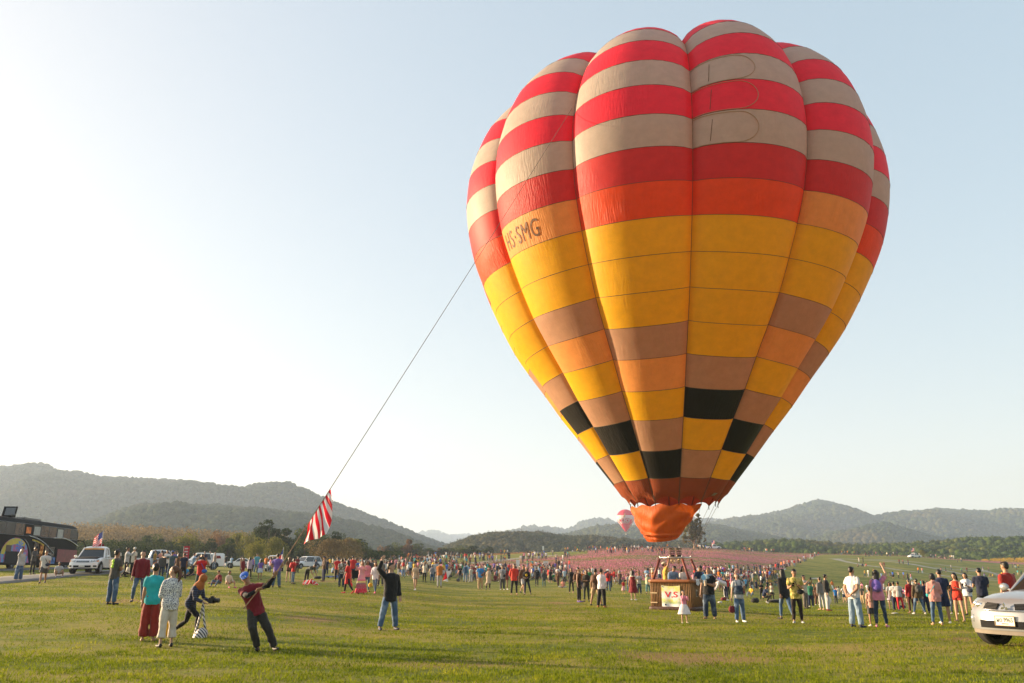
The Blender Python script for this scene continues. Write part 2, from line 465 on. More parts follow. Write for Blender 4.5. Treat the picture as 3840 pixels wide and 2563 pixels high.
# ============================================================ hills with forest
def ico(sub=1):
    b = bmesh.new(); bmesh.ops.create_icosphere(b, subdivisions=sub, radius=1)
    V = np.array([v.co[:] for v in b.verts]); Fc = np.array([[v.index for v in f.verts] for f in b.faces]); b.free()
    return V, Fc
ICO1 = ico(1); ICO2 = ico(2)
def leaf_mat(name, stops, scale=.02, s2=.25, trans=.2):
    m, nt, out = new_mat(name); L = nt.links.new
    tc = nd(nt, 'ShaderNodeTexCoord'); P = tc.outputs['Object']
    c = ramp(nt, noise_node(nt, scale, P, 4).outputs[0], [(.32 + i * .38 / max(1, len(stops) - 1), s) for i, s in enumerate(stops)])
    c = mixc(nt, 1.0, c, ramp(nt, noise_node(nt, s2, P, 3).outputs[0], [(.3, .6), (.7, 1.4)]), 'MULTIPLY')
    d = nd(nt, 'ShaderNodeBsdfDiffuse'); t = nd(nt, 'ShaderNodeBsdfTranslucent'); mx = nd(nt, 'ShaderNodeMixShader'); mx.inputs[0].default_value = trans
    L(c, d.inputs[0]); L(c, t.inputs[0]); L(d.outputs[0], mx.inputs[1]); L(t.outputs[0], mx.inputs[2]); L(mx.outputs[0], out.inputs[0])
    return m
HILLM = leaf_mat('hill_forest', [(.022, .036, .014), (.040, .052, .020), (.075, .062, .030)], .006, .12)
def hill(pts, D, depth, base=0, n_trees=4000, size=5, seed=0, mat_=HILLM, spur=.16, front=1.0, leafy=0):
    """ridge through the display points (2349-wide) at distance D"""
    px = np.array([p[0] for p in pts]) * 1.6347; py = np.array([p[1] for p in pts]) * 1.6347
    nu, nv = 240, 46
    U = np.linspace(px[0], px[-1], nu)
    Yp = np.interp(U, px, py)
    
    # height of the ridge at distance D
    rz = []
    for u_, y_ in zip(U, Yp):
        r = ray(u_, y_); rz.append(EYE + r[2] * D / r[1])
    rz = np.array(rz) - size * .7
    axr = np.array([ray(u_, y_)[0] / ray(u_, y_)[1] for u_, y_ in zip(U, Yp)])
    v = np.linspace(0, 1.7, nv)
    Vv, Uu = np.meshgrid(v, np.arange(nu), indexing='ij')
    Dd = D - depth * (1 - Vv)
    sh = np.where(Vv <= 1, np.sin(np.clip(Vv, 0, 1) * math.pi / 2) ** 1.15, 1 - (Vv - 1) ** 1.5 * 1.1)
    X = axr[Uu] * Dd; Y = Dd
    nz = fbm(X + 5000, Y + 5000, depth * .35, 40 + seed, 4) - .5
    ns = fbm(X * 1.2 + 900, Y * .15 + 100, depth * .22, 60 + seed, 3) - .5
    win = np.clip(Vv * (1 - Vv) * 4, 0, 1)
    Z = base + (rz[Uu] - base) * sh + win * (rz[Uu] - base) * (nz * spur * 2 + ns * spur * 2.4)
    edge = np.clip(np.minimum(Uu, nu - 1 - Uu) / 6, 0, 1)
    Z = np.where(Vv <= 0, -8, Z)
    o = link('hill', mesh_np('hill', np.stack([X, Y, Z], -1).reshape(-1, 3), grid_faces(nu, nv)), mat_, kind='structure')
    # tree crowns over it
    rs = np.random.RandomState(seed + 5)
    vi = np.concatenate([rs.rand(int(n_trees * .85)) ** .8 * 1.02, .985 + rs.rand(int(n_trees * .15)) * .04]); k = len(vi)
    ui = rs.rand(k) * (nu - 1.01)
    fj = vi / 1.7 * (nv - 1); j = np.clip(fj.astype(int), 0, nv - 2); fj = fj - j; i = ui.astype(int); fi = ui - i
    def S(A): return (A[j, i] * (1 - fi) + A[j, i + 1] * fi) * (1 - fj) + (A[j + 1, i] * (1 - fi) + A[j + 1, i + 1] * fi) * fj
    cx, cy, cz = S(X), S(Y), S(Z)
    sz = size * (.55 + rs.rand(k) ** 2 * .9)
    T, Fc = ICO2 if leafy == 0 and 4.8 < size < 6 else ICO1
    jit = 1 + (rs.rand(k, len(T), 1) - .5) * (.34 if leafy == 0 else .3)
    if leafy: jit = jit * .8
    V = T[None] * jit * sz[:, None, None] * np.array([1, 1, .95]) + np.stack([cx, cy, cz + sz * .35], -1)[:, None]
    Fa = (Fc[None] + (np.arange(k) * len(T))[:, None, None]).reshape(-1, 3)
    if leafy:
        q = leafy
        dr = rs.randn(k, q, 3); dr /= np.linalg.norm(dr, axis=2, keepdims=True); dr[..., 2] = np.abs(dr[..., 2]) * 1.1 - .25
        lc = np.stack([cx, cy, cz + sz * .35], -1)[:, None] + dr * sz[:, None, None] * (.72 + .42 * rs.rand(k, q, 1))
        lc = lc.reshape(-1, 3); nl = len(lc); ls = size * .10 * (.6 + rs.rand(nl, 1))
        a_ = rs.randn(nl, 3); a_ /= np.linalg.norm(a_, axis=1, keepdims=True); b_ = np.cross(a_, rs.randn(nl, 3)); b_ /= np.linalg.norm(b_, axis=1, keepdims=True)
        LV = np.stack([lc - a_ * ls, lc + b_ * ls, lc + a_ * ls, lc - b_ * ls], 1).reshape(-1, 3)
        n0 = len(V.reshape(-1, 3)); LF = np.arange(nl * 4).reshape(-1, 4) + n0
        Fa = np.concatenate([Fa, LF[:, [0, 1, 2]], LF[:, [0, 2, 3]]]); V = np.concatenate([V.reshape(-1, 3), LV])
    o2 = link('forest', mesh_np('forest', V.reshape(-1, 3), Fa, smooth=True), mat_, kind='stuff')
    return o
hill([(-420,1120),(-200,1100),(0,1080),(60,1076),(100,1078),(140,1090),(200,1108),(300,1118),(400,1123),(450,1123),(500,1132),(540,1140),(600,1131),(660,1131),(720,1146),(780,1168),(850,1200),(920,1222),(975,1243),(1010,1254),(1060,1268),(1120,1280)], 1750, 760, 0, 15000, 5.0, 1)
hill([(-300,1240),(0,1235),(120,1226),(180,1215),(260,1182),(300,1167),(330,1161),(380,1161),(430,1166),(500,1164),(560,1171),(620,1177),(700,1190),(800,1206),(880,1225),(960,1250),(1010,1264)], 1050, 420, 0, 10000, 3.4, 2)
hill([(900,1240),(940,1233),(980,1228),(1010,1227),(1040,1231),(1070,1228),(1100,1233),(1150,1240),(1260,1246),(1400,1250)], 5200, 1500, 0, 1500, 14, 3)
hill([(1010,1266),(1040,1252),(1080,1239),(1120,1231),(1160,1228),(1200,1227),(1240,1229),(1270,1233),(1300,1238),(1400,1243),(1500,1245),(1600,1250)], 620, 200, 2, 4200, 2.9, 4, leafy=30,
     mat_=leaf_mat('dry_wood', [(.042, .050, .028), (.068, .072, .038), (.10, .085, .05)], .02, .2))
hill([(1120,1246),(1150,1233),(1200,1223),(1230,1219),(1260,1218),(1300,1222),(1330,1208),(1360,1198),(1390,1195),(1420,1203),(1470,1190),(1540,1186),(1600,1195),(1650,1196),(1700,1205),(1780,1230)], 3100, 1100, 0, 3500, 9.5, 5)
hill([(1180,1250),(1240,1238),(1300,1230),(1360,1215),(1420,1212),(1470,1215),(1540,1206),(1600,1206),(1650,1208),(1700,1220),(1780,1236),(1850,1248)], 1500, 500, 0, 8000, 4.6, 6,
     mat_=leaf_mat('hill_green', [(.03, .046, .018), (.055, .068, .024), (.085, .08, .036)], .008, .12))
hill([(1480,1240),(1560,1220),(1620,1206),(1680,1197),(1740,1187),(1800,1173),(1850,1158),(1880,1151),(1910,1156),(1960,1171),(2005,1189),(2050,1181),(2100,1176),(2150,1169),(2200,1173),(2260,1179),(2300,1174),(2349,1174),(2450,1182),(2600,1190),(2800,1215)], 2300, 900, 0, 14000, 6.0, 7)
hill([(1780,1252),(1850,1243),(1900,1232),(1960,1222),(2000,1213),(2030,1210),(2080,1218),(2130,1232),(2200,1246)], 1500, 380, 0, 3200, 4.6, 8)
HG = leaf_mat('plantation_green', [(.036, .055, .015), (.055, .082, .018), (.09, .075, .03)], .012, .15)
hill([(1560,1262),(1640,1254),(1700,1249),(1760,1244),(1830,1241),(1900,1248),(1960,1253),(2050,1251),(2150,1246),(2200,1241),(2349,1239),(2500,1236),(2800,1232)], 640, 230, 0, 3000, 2.5, 9, mat_=HG, leafy=30)
# ============================================================ the big balloon
def fabric(name, col, trans=.36, wr=.5):
    m, nt, out = new_mat(name); L = nt.links.new
    uv = nd(nt, 'ShaderNodeUVMap'); U = uv.outputs[0]
    mp = nd(nt, 'ShaderNodeMapping'); mp.inputs['Scale'].default_value = (9, 1.1, 1); L(U, mp.inputs[0])
    w = noise_node(nt, 1.6, mp.outputs[0], 3, .6)
    reg = noise_node(nt, .35, U, 2)
    amt = ramp(nt, reg.outputs[0], [(.42, .06), (.62, 1)])
    ml = nd(nt, 'ShaderNodeMath', operation='MULTIPLY'); L(w.outputs[0], ml.inputs[0]); L(amt, ml.inputs[1])
    b = nd(nt, 'ShaderNodeBump'); b.inputs['Distance'].default_value = .048 * wr; b.inputs['Strength'].default_value = 1; L(ml.outputs[0], b.inputs['Height'])
    st = noise_node(nt, 2.2, U, 5, .7)
    c = mixc(nt, 1.0, col, ramp(nt, st.outputs[0], [(.3, .88), (.72, 1.06)]), 'MULTIPLY')
    # faint rubbed streaks
    mp2 = nd(nt, 'ShaderNodeMapping'); mp2.inputs['Scale'].default_value = (3.2, .5, 1); mp2.inputs['Rotation'].default_value = (0, 0, .5); L(U, mp2.inputs[0])
    c = mixc(nt, ramp(nt, noise_node(nt, 1.3, mp2.outputs[0], 6, .8).outputs[0], [(.66, 0), (.8, .22)]), c, (.75, .62, .55))
    p = nd(nt, 'ShaderNodeBsdfPrincipled'); p.inputs['Roughness'].default_value = .55; p.inputs['Specular IOR Level'].default_value = .25
    t = nd(nt, 'ShaderNodeBsdfTranslucent'); mx = nd(nt, 'ShaderNodeMixShader'); mx.inputs[0].default_value = trans
    L(c, p.inputs['Base Color']); L(c, t.inputs[0]); L(b.outputs[0], p.inputs['Normal']); L(b.outputs[0], t.inputs['Normal'])
    L(p.outputs[0], mx.inputs[1]); L(t.outputs[0], mx.inputs[2]); L(mx.outputs[0], out.inputs[0])
    return m
BF = {
 'red': fabric('fabric_red', (.84, .03, .06)), 'grey': fabric('fabric_silver_grey', (.50, .43, .36)), 'dred': fabric('fabric_deep_red', (.62, .035, .035), wr=1),
 'orange': fabric('fabric_orange', (.84, .085, .018), wr=1), 'yellow': fabric('fabric_yellow', (.86, .47, .012), wr=.35), 'lorange': fabric('fabric_light_orange', (.84, .36, .095), wr=1),
 'tan': fabric('fabric_tan', (.50, .29, .18), wr=.8), 'black': fabric('fabric_black', (.013, .011, .010), .08, wr=1.2), 'skirt': fabric('fabric_rust', (.30, .072, .030), .22, wr=2),
 'scoop': fabric('fabric_bright_orange', (.62, .11, .012), .18, wr=3)}
BX, BY = 7.36, 37.0
KN = [(4.3,2.0),(5.3,2.7),(6.4,3.5),(7.6,4.35),(8.7,5.15),(9.9,6.0),(11.05,6.8),(12.2,7.55),(13.45,8.2),(14.72,8.78),(15.95,9.25),(17.18,9.52),(18.4,9.65),(19.6,9.58),(20.78,9.3),(21.9,8.82),(22.95,8.02),(23.9,6.8),(24.58,5.2),(24.95,3.2),(25.05,.25)]
KD = [(0,.10),(1,.16),(3,.32),(6,.60),(9,.82),(12,.98),(15,1.06),(17,1.0),(18.5,.85),(19.5,.6),(20,.02)]
KN = [(z, r * (.97 if z > 9 else .98)) for z, r in KN]; KD = [(s_, d * .82) for s_, d in KD]
def crom(s):
    n = len(KN); s = np.clip(s, 0, n - 1 - 1e-6); i = s.astype(int); f = (s - i)[..., None]
    K = np.array(KN); K = np.vstack([2 * K[0] - K[1], K, 2 * K[-1] - K[-2]])
    p0, p1, p2, p3 = K[i], K[i + 1], K[i + 2], K[i + 3]
    return .5 * (2 * p1 + (p2 - p0) * f + (2 * p0 - 5 * p1 + 4 * p2 - p3) * f ** 2 + (3 * p1 - p0 - 3 * p2 + p3) * f ** 3)
NL = 12; LOBE0 = math.radians(-20)
# azimuth measured from the direction that faces the camera (-Y), positive to the right (+X)
LOBE_EXTRA = {1: .2}
def env_point(lobe, u, s, off=0.0):
    u = np.asarray(u, float); s = np.asarray(s, float)
    zr = crom(s); e = 1e-3
    d = (crom(np.clip(s + e, 0, 20)) - crom(np.clip(s - e, 0, 20)))
    ln = np.sqrt((d ** 2).sum(-1)) + 1e-9
    nR, nz = d[..., 0] / ln, -d[..., 1] / ln
    dep = np.interp(s, [k[0] for k in KD], [k[1] for k in KD]) * (1 + LOBE_EXTRA.get(lobe % NL, 0) * np.clip((s - 10) / 8, 0, 1))
    bul = dep * (1 - u ** 2) ** .75 + off
    # the cloth between two row seams billows very slightly
    z = zr[..., 0] + nz * bul; R = zr[..., 1] + nR * bul
    # scallops along the mouth
    z = z + np.where(s < .5, (1 - u ** 2) * .28 * (1 - s * 2) , 0)
    ph = LOBE0 + lobe * 2 * math.pi / NL + u * math.pi / NL
    x = BX + R * np.sin(ph) + (z - 4.3) * math.tan(math.radians(2.0))
    y = BY - R * np.cos(ph)
    return np.stack([x, y, z], -1)
def env_normals(lobe, u, s):
    e = 1e-3
    a = env_point(lobe, np.clip(u + e, -.999, .999), s) - env_point(lobe, np.clip(u - e, -.999, .999), s)
    b = env_point(lobe, u, np.clip(s + e, 0, 20)) - env_point(lobe, u, np.clip(s - e, 0, 20))
    n = np.cross(a, b); n /= np.linalg.norm(n, axis=-1, keepdims=True) + 1e-12
    return n
balloon = link('hot_air_balloon', None, label='huge striped and chequered red, grey and yellow lobed hot air balloon tethered over the crowd', cat='hot air balloon', loc=(0, 0, 0))
PAT = {'A': ['skirt','black','tan','yellow','lorange','tan','yellow','yellow','yellow','orange'],
       'B': ['skirt','tan','yellow','black','tan','yellow','yellow','yellow','yellow','orange'],
       'C': ['skirt','yellow','black','tan','yellow','lorange','tan','yellow','yellow','lorange']}
TOPR = ['dred','grey','red','grey','red','grey','red','grey','red','red']
LT = {l: 'ABC'[l % 3] for l in range(NL)}
nu, nvv = 13, 5
for lobe in range(NL):
    for row in range(20):
        u = np.linspace(-1, 1, nu); s = np.linspace(row, row + 1, nvv)
        # a joint is left around every panel
        u = np.sign(u) * np.abs(u) ** .85 * .9985; s = np.clip(s, row + .006, row + .994) if row < 19 else s
        Uq, Sq = np.meshgrid(u, s)
        P = env_point(lobe, Uq, Sq)
        zr = crom(Sq)
        uvs = np.stack([Uq * zr[..., 1] * math.pi / NL + lobe * 37, Sq * 1.45], -1).reshape(-1, 2)
        cname = (PAT[LT[lobe]] + TOPR)[row]
        me = mesh_np('panel', P.reshape(-1, 3), grid_faces(nu, nvv), uv=uvs)
        me.materials.append(BF[cname])
        me.normals_split_custom_set_from_vertices(env_normals(lobe, Uq, Sq).reshape(-1, 3).tolist())
        link('panel', me, parent=balloon)
def tube(pts, r, n=6, caps=True, r2=None):
    """verts, faces of a tube along pts; r may be a list"""
    P = np.asarray(pts, float); m = len(P)
    rr = np.full(m, r, float) if np.isscalar(r) else np.asarray(r, float)
    T = np.gradient(P, axis=0); T /= np.linalg.norm(T, axis=1, keepdims=True) + 1e-12
    up = np.array([0, 0, 1.]) if abs(T[0][2]) < .9 else np.array([1., 0, 0])
    V = []
    N = np.cross(T[0], up); N /= np.linalg.norm(N)
    for i in range(m):
        N = N - T[i] * np.dot(N, T[i]); N /= np.linalg.norm(N) + 1e-12
        B = np.cross(T[i], N)
        for k in range(n):
            a = 2 * math.pi * k / n
            V.append(P[i] + rr[i] * (math.cos(a) * N + math.sin(a) * B))
    Fc = []
    for i in range(m - 1):
        for k in range(n):
            k2 = (k + 1) % n
            Fc.append([i * n + k, i * n + k2, (i + 1) * n + k2, (i + 1) * n + k])
    if caps: Fc += [list(range(n))[::-1], [(m - 1) * n + k for k in range(n)]]
    return np.array(V), Fc
class MB:
    """collects shapes with material indices and builds one mesh"""
    def __init__(s): s.V = []; s.F = []; s.M = []; s.n = 0
    def add(s, V, Fc, mi=0):
        V = np.asarray(V, float).reshape(-1, 3)
        s.V.append(V); s.F += [[int(i) + s.n for i in f] for f in Fc]; s.M += [mi] * len(Fc); s.n += len(V); return s
    def tube(s, pts, r, n=6, mi=0): return s.add(*tube(pts, r, n), mi)
    def box(s, c, d, mi=0, rz=0, taper=1.0, rx=0, ry=0):
        x, y, z = [q / 2 for q in d]
        V = np.array([(-x, -y, -z), (x, -y, -z), (x, y, -z), (-x, y, -z), (-x * taper, -y * taper, z), (x * taper, -y * taper, z), (x * taper, y * taper, z), (-x * taper, y * taper, z)])
        R = np.array(Matrix.Rotation(rz, 3, 'Z') @ Matrix.Rotation(ry, 3, 'Y') @ Matrix.Rotation(rx, 3, 'X'))
        return s.add(V @ R.T + np.array(c), [[0, 3, 2, 1], [4, 5, 6, 7], [0, 1, 5, 4], [1, 2, 6, 5], [2, 3, 7, 6], [3, 0, 4, 7]], mi)
    def ell(s, c, r, mi=0, sub=2, R=None):
        T, Fc = ICO2 if sub == 2 else ICO1
        V = T * np.array(r if not np.isscalar(r) else (r, r, r))
        if R is not None: V = V @ np.array(R).T
        return s.add(V + np.array(c), Fc, mi)
    def prism(s, poly, y0, y1, mi=0, axis='y'):
        n = len(poly); V = []
        for yy in (y0, y1):
            for a, b in poly: V.append((a, yy, b) if axis == 'y' else ((yy, a, b) if axis == 'x' else (a, b, yy)))
        Fc = [list(range(n)), [2 * n - 1 - i for i in range(n)]] + [[i, i + n, (i + 1) % n + n, (i + 1) % n] for i in range(n)]
        return s.add(V, Fc, mi)
    def mesh(s, name, smooth=False, mats=None):
        me = mesh_np(name, np.concatenate(s.V), s.F, smooth, s.M)
        if mats:
            for m in mats: me.materials.append(m)
        return me
    def obj(s, name, mats, parent=None, smooth=False, **kw):
        return link(name, s.mesh(name, smooth, mats if isinstance(mats, (list, tuple)) else [mats]), None, parent, **kw)
TAPE = simple('seam_tape', (.10, .075, .045), .8)
for lobe in range(NL):
    s = np.linspace(0, 19.9, 90)
    P = env_point(lobe, np.full_like(s, 1.0), s, -.005)
    V, Fc = tube(P, .022, 5)
    link('load_tape', mesh_np('load_tape', V, Fc), TAPE, parent=balloon)
for row in range(1, 19):
    V = []
    us = np.linspace(-1, 1, 15)[:-1]
    P = np.concatenate([env_point(l, us, np.full_like(us, float(row)), .0) for l in range(NL)])
    P = np.vstack([P, P[:1]])
    V, Fc = tube(P, .011, 4, caps=False)
    link('row_seam', mesh_np('row_seam', V, Fc), TAPE, parent=balloon)
# deflation vents: rounded outlines on the upper front lobe, with a short slit
GOLD = simple('vent_piping', (.42, .26, .16), .7)
for r0 in (11, 12, 13):
    pts = []
    for t in np.linspace(0, 1, 30):
        if t < .3: u, v = -1 + t / .3 * .62, .02
        elif t < .7:
            an = -math.pi / 2 + (t - .3) / .4 * math.pi; u, v = -.38 + .3 * math.cos(an), .48 + .46 * math.sin(an)
        else: u, v = -.38 - (t - .7) / .3 * .62, .94
        pts.append(env_point(1, np.array(u), np.array(r0 + v), .012))
    V, Fc = tube(pts, .013, 4)
    link('vent_outline', mesh_np('vent_outline', V, Fc), GOLD, parent=balloon)
    pts = [env_point(1, np.array(-.76 + .03 * t), np.array(r0 + .12 + .66 * t), .012) for t in np.linspace(0, 1, 8)]
    V, Fc = tube(pts, .010, 4)
    link('vent_slit', mesh_np('vent_slit', V, Fc), TAPE, parent=balloon)
# registration letters wrapped onto the panel
def text_mesh(txt, offset=0.0, space=1.0):
    cu = bpy.data.curves.new('txt', 'FONT'); cu.body = txt; cu.size = 1; cu.offset = offset; cu.resolution_u = 4; cu.space_character = space
    o = bpy.data.objects.new('txt', cu); COL.objects.link(o)
    dg = bpy.context.evaluated_depsgraph_get()
    me = bpy.data.meshes.new_from_object(o.evaluated_get(dg))
    bpy.data.objects.remove(o); bpy.data.curves.remove(cu)
    V = np.array([v.co[:] for v in me.vertices]); Fc = [list(p.vertices) for p in me.polygons]
    bpy.data.meshes.remove(me)
    V[:, 0] -= V[:, 0].min(); V[:, 1] -= V[:, 1].min()
    return V, Fc
LETTER = fabric('letter_brown', (.13, .055, .02), .1)
V, Fc = text_mesh('HS·SMG', 0, 1.15)
V[:, :2] /= V[:, :2].max(0)
# refine so that the letters bend with the cloth
T_ = [V[[f[0], f[k], f[k + 1]]] for f in Fc for k in range(1, len(f) - 1)]
for _ in range(3):
    N_ = []
    for a_, b_, c_ in T_:
        ab, bc, ca = (a_ + b_) / 2, (b_ + c_) / 2, (c_ + a_) / 2
        if max(np.abs(a_ - b_).max(), np.abs(b_ - c_).max(), np.abs(c_ - a_).max()) < .03: N_.append((a_, b_, c_))
        else: N_ += [(a_, ab, ca), (ab, b_, bc), (ca, bc, c_), (ab, bc, ca)]
    T_ = N_
V = np.array(T_).reshape(-1, 3); Fc = np.arange(len(V)).reshape(-1, 3)
P = env_point(11, -.66 + V[:, 0] * .98, 9.22 + V[:, 1] * .55, .012)
link('registration_lettering', mesh_np('lettering', P, Fc, uv=V[:, :2] * 3), LETTER, parent=balloon)
# white tag near the mouth
P = env_point(2, np.array([-.25, .15, .15, -.25]), np.array([.18, .18, .42, .42]), .02)
link('maker_tag', mesh_np('tag', P, [[0, 1, 2, 3]]), simple('tag_grey', (.25, .22, .2), .8), parent=balloon)

# scoop: cloth slung below the mouth on the near side
def scoop():
    nu_, nv_ = 90, 60
    V = []; UV = []
    for j in range(nv_):
        v = j / (nv_ - 1)
        for i in range(nu_):
            u = i / (nu_ - 1) * 2 - 1
            ph = math.radians(-36 + u * 62)
            zt = 4.24 - .10 * math.cos((u + .1) * 7.5) ** 2
            zb = 2.66 + .16 * abs(u + .15) ** 2 + .05 * u
            z = zt + (zb - zt) * v - .10 * math.sin(v * math.pi) * (1 - u * u)
            xt, yt = 1.97 * math.sin(ph), -1.97 * math.cos(ph)
            ph2 = math.radians(-12 + u * 84)
            xb, yb = -.62 + .74 * math.sin(ph2), -.30 - .72 * math.cos(ph2)
            w_ = v ** 1.05
            x, y = xt + (xb - xt) * w_, yt + (yb - yt) * w_
            n_ = np.array([math.sin(ph), -math.cos(ph)])
            # diagonal pull folds that radiate from the two upper corners, and a heavy roll near the hem
            f1 = math.sin(17 * (v - .55 * (u + 1)) + 2 * math.sin(u * 4)); f2 = math.sin(15 * (v + .6 * (u - 1)) + 1.0 + math.sin(u * 5))
            fold = (.055 * f1 * max(0, .35 - u) + .055 * f2 * max(0, u + .25)) * math.sin(math.pi * min(1, v * 1.05)) ** .7 + .13 * math.exp(-((v - .80 - .10 * u) / .05) ** 2) * (1 - abs(u) ** 2) - .07 * math.exp(-((v - .88 - .1 * u) / .04) ** 2) + .16 * math.sin(v * math.pi) * (1 - u * u)
            x += n_[0] * fold; y += n_[1] * fold
            V.append((BX + x, BY + y, z)); UV.append((u * 3, v * 1.6))
    return mesh_np('scoop', V, grid_faces(nu_, nv_), uv=UV)
link('scoop', scoop(), BF['scoop'], parent=balloon)
ROPE = simple('steel_wire', (.12, .11, .10), .5)
m = MB()
FR = (BX - .07, BY)  # burner frame centre
for l in range(NL):
    p = env_point(l, np.array(1.), np.array(0.))
    c = (FR[0] + math.copysign(.62, p[0] - BX), FR[1] + math.copysign(.45, p[1] - BY), 2.14)
    m = MB(); m.tube([p, p * .5 + np.array(c) * .5, c], .008, 4); m.obj('flying_wire', ROPE, balloon)
LOOPM = simple('loop_dark', (.05, .03, .03), .8)
for l in range(NL):
    p = env_point(l, np.array(1.), np.array(0.))
    m = MB(); m.tube([p + np.array((0, 0, .06)), p + np.array((0, 0, -.14))], .018, 5)
    m.obj('wire_loop', LOOPM, balloon)

# ------------------------------------------------------------ burner and basket
STEEL = simple('brushed_steel', (.62, .60, .57), .3, .9, var=.1)
COILM = simple('scorched_coil', (.10, .07, .05), .4, .8, var=.4, vscale=14)
BRW = math.radians(-33)
gb = tz(BX, BY)
bcx, bcy = BX - .05, BY + .1
def brot(x, y, z=0): 
    c, s_ = math.cos(BRW), math.sin(BRW)
    return (bcx + x * c - y * s_, bcy + x * s_ + y * c, gb + z)
m = MB()
fw, fd = .52, .52
cor = [brot(*q, 2.22) for q in ((-fw, -fd), (fw, -fd), (fw, fd), (-fw, fd))]
for a, b_ in zip(cor, cor[1:] + cor[:1]): m.tube([a, b_], .028, 8)
m.tube([brot(-fw, 0, 2.22), brot(fw, 0, 2.22)], .024, 8); m.tube([brot(0, -fd, 2.22), brot(0, fd, 2.22)], .024, 8)
for q in cor: m.tube([q, (q[0], q[1], q[2] + .09)], .02, 6)
fr = m.obj('burner_frame', STEEL, balloon, smooth=True)
for sx in (-.16, .16):
    m = MB()
    c = brot(sx, 0, 2.3)
    n = 20
    for k in range(5):
        z = 2.34 + k * .07
        r_ = .125 + k * .006
        m.tube([brot(sx + r_ * math.cos(a), r_ * math.sin(a), z) for a in np.linspace(0, 2 * math.pi, 17)], .02, 5)
    m.tube([brot(sx, 0, 2.2), brot(sx, 0, 2.36)], [.11, .13], 14)
    can = m.obj('burner_can', COILM, balloon, smooth=True)
    m = MB()
    for a in range(4):
        m.tube([brot(sx + .11 * math.cos(a * 1.57), .11 * math.sin(a * 1.57), 2.2), brot(sx + .13 * math.cos(a * 1.57), .13 * math.sin(a * 1.57), 2.02), brot(sx + .02 * math.cos(a), .03, 1.95)], .014, 5)
    m.ell(brot(sx, 0, 2.05), (.06, .06, .05)); m.ell(brot(sx + .05, -.06, 2.14), .035)
    m.obj('burner_valve', simple('valve_brass', (.55, .38, .2), .35, .8), balloon, smooth=True)
HOSE = simple('padded_pole_cover', (.17, .030, .018), .6, var=.25, bump=.01)
BW, BD, BH = .98, .72, 1.2
for sx, sy in ((-1, -1), (1, -1), (1, 1), (-1, 1)):
    p0 = brot(sx * (BW - .1), sy * (BD - .08), BH - .05); p1 = brot(sx * fw, sy * fd, 2.19)
    m = MB(); m.tube([p0, tuple((np.array(p0) * .03 + np.array(p1) * .97))], [.062, .055], 10)
    m.obj('upright_pole', HOSE, balloon, smooth=True)
# basket of woven cane: shell, woven ribs, leather rim, bottom skids
WICK, nt, out = new_mat('woven_cane')
tc = nd(nt, 'ShaderNodeTexCoord')
wv = nd(nt, 'ShaderNodeTexWave', wave_type='BANDS', bands_direction='Z'); wv.inputs['Scale'].default_value = 11; wv.inputs['Distortion'].default_value = 1.2; nt.links.new(tc.outputs['Object'], wv.inputs[0])
p = nd(nt, 'ShaderNodeBsdfPrincipled'); p.inputs['Roughness'].default_value = .6
c = ramp(nt, noise_node(nt, 7, tc.outputs['Object'], 4).outputs[0], [(.3, (.15, .07, .022)), (.7, (.30, .155, .055))])
c = mixc(nt, 1.0, c, ramp(nt, wv.outputs['Fac'], [(.1, .45), (.6, 1.1)]), 'MULTIPLY')
nt.links.new(c, p.inputs['Base Color'])
bb = nd(nt, 'ShaderNodeBump'); bb.inputs['Distance'].default_value = .015; nt.links.new(wv.outputs['Fac'], bb.inputs['Height']); nt.links.new(bb.outputs[0], p.inputs['Normal']); nt.links.new(p.outputs[0], out.inputs[0])
m = MB()
def rrect(w, d, r, z, n=4):
    pts = []
    for cx_, cy_, a0 in ((w - r, d - r, 0), (-w + r, d - r, 90), (-w + r, -d + r, 180), (w - r, -d + r, 270)):
        for k in range(n + 1):
            a = math.radians(a0 + 90 * k / n); pts.append(brot(cx_ + r * math.cos(a), cy_ + r * math.sin(a), z))
    return pts
rings = [rrect(BW, BD, .12, z) for z in np.linspace(.10, BH, 8)] + [rrect(BW - .06, BD - .06, .08, z) for z in np.linspace(BH, .14, 6)]
V = np.array(rings).reshape(-1, 3); nn = len(rings[0])
m.add(V, grid_faces(nn, len(rings), wrap=True).tolist() + [list(range((len(rings) - 1) * nn, len(rings) * nn))])
basket = m.obj('basket', WICK, balloon)
# upright stakes that the cane is woven around
CANE = simple('cane_stake', (.31, .16, .055), .6, var=.3, vscale=9)
m = MB()
per = rrect(BW + .004, BD + .004, .12, 0, 3)
pp = np.array(per + per[:1]); L_ = np.r_[0, np.cumsum(np.linalg.norm(np.diff(pp, axis=0), axis=1))]
for t in np.arange(0, L_[-1], .075):
    x = np.interp(t, L_, pp[:, 0]); y = np.interp(t, L_, pp[:, 1])
    m.tube([(x, y, gb + .10), (x, y, gb + BH)], .013, 5)
o_ = m.obj('woven_stakes', CANE, basket, smooth=True); o_['kind'] = 'stuff'
LEATH = simple('tan_leather', (.30, .105, .035), .45, var=.2, bump=.006)
m = MB(); r_ = rrect(BW + .02, BD + .02, .14, BH + .02); m.tube(r_ + r_[:2], .075, 10); m.obj('padded_rim', LEATH, basket, smooth=True)
m = MB()
for z, rr_ in ((.08, .085), (.03, .07)):
    r_ = rrect(BW + .03, BD + .03, .14, z); m.tube(r_ + r_[:2], rr_, 9)
m.obj('rawhide_base', simple('dark_rawhide', (.075, .035, .020), .6, var=.35, bump=.02, bscale=12), basket, smooth=True)
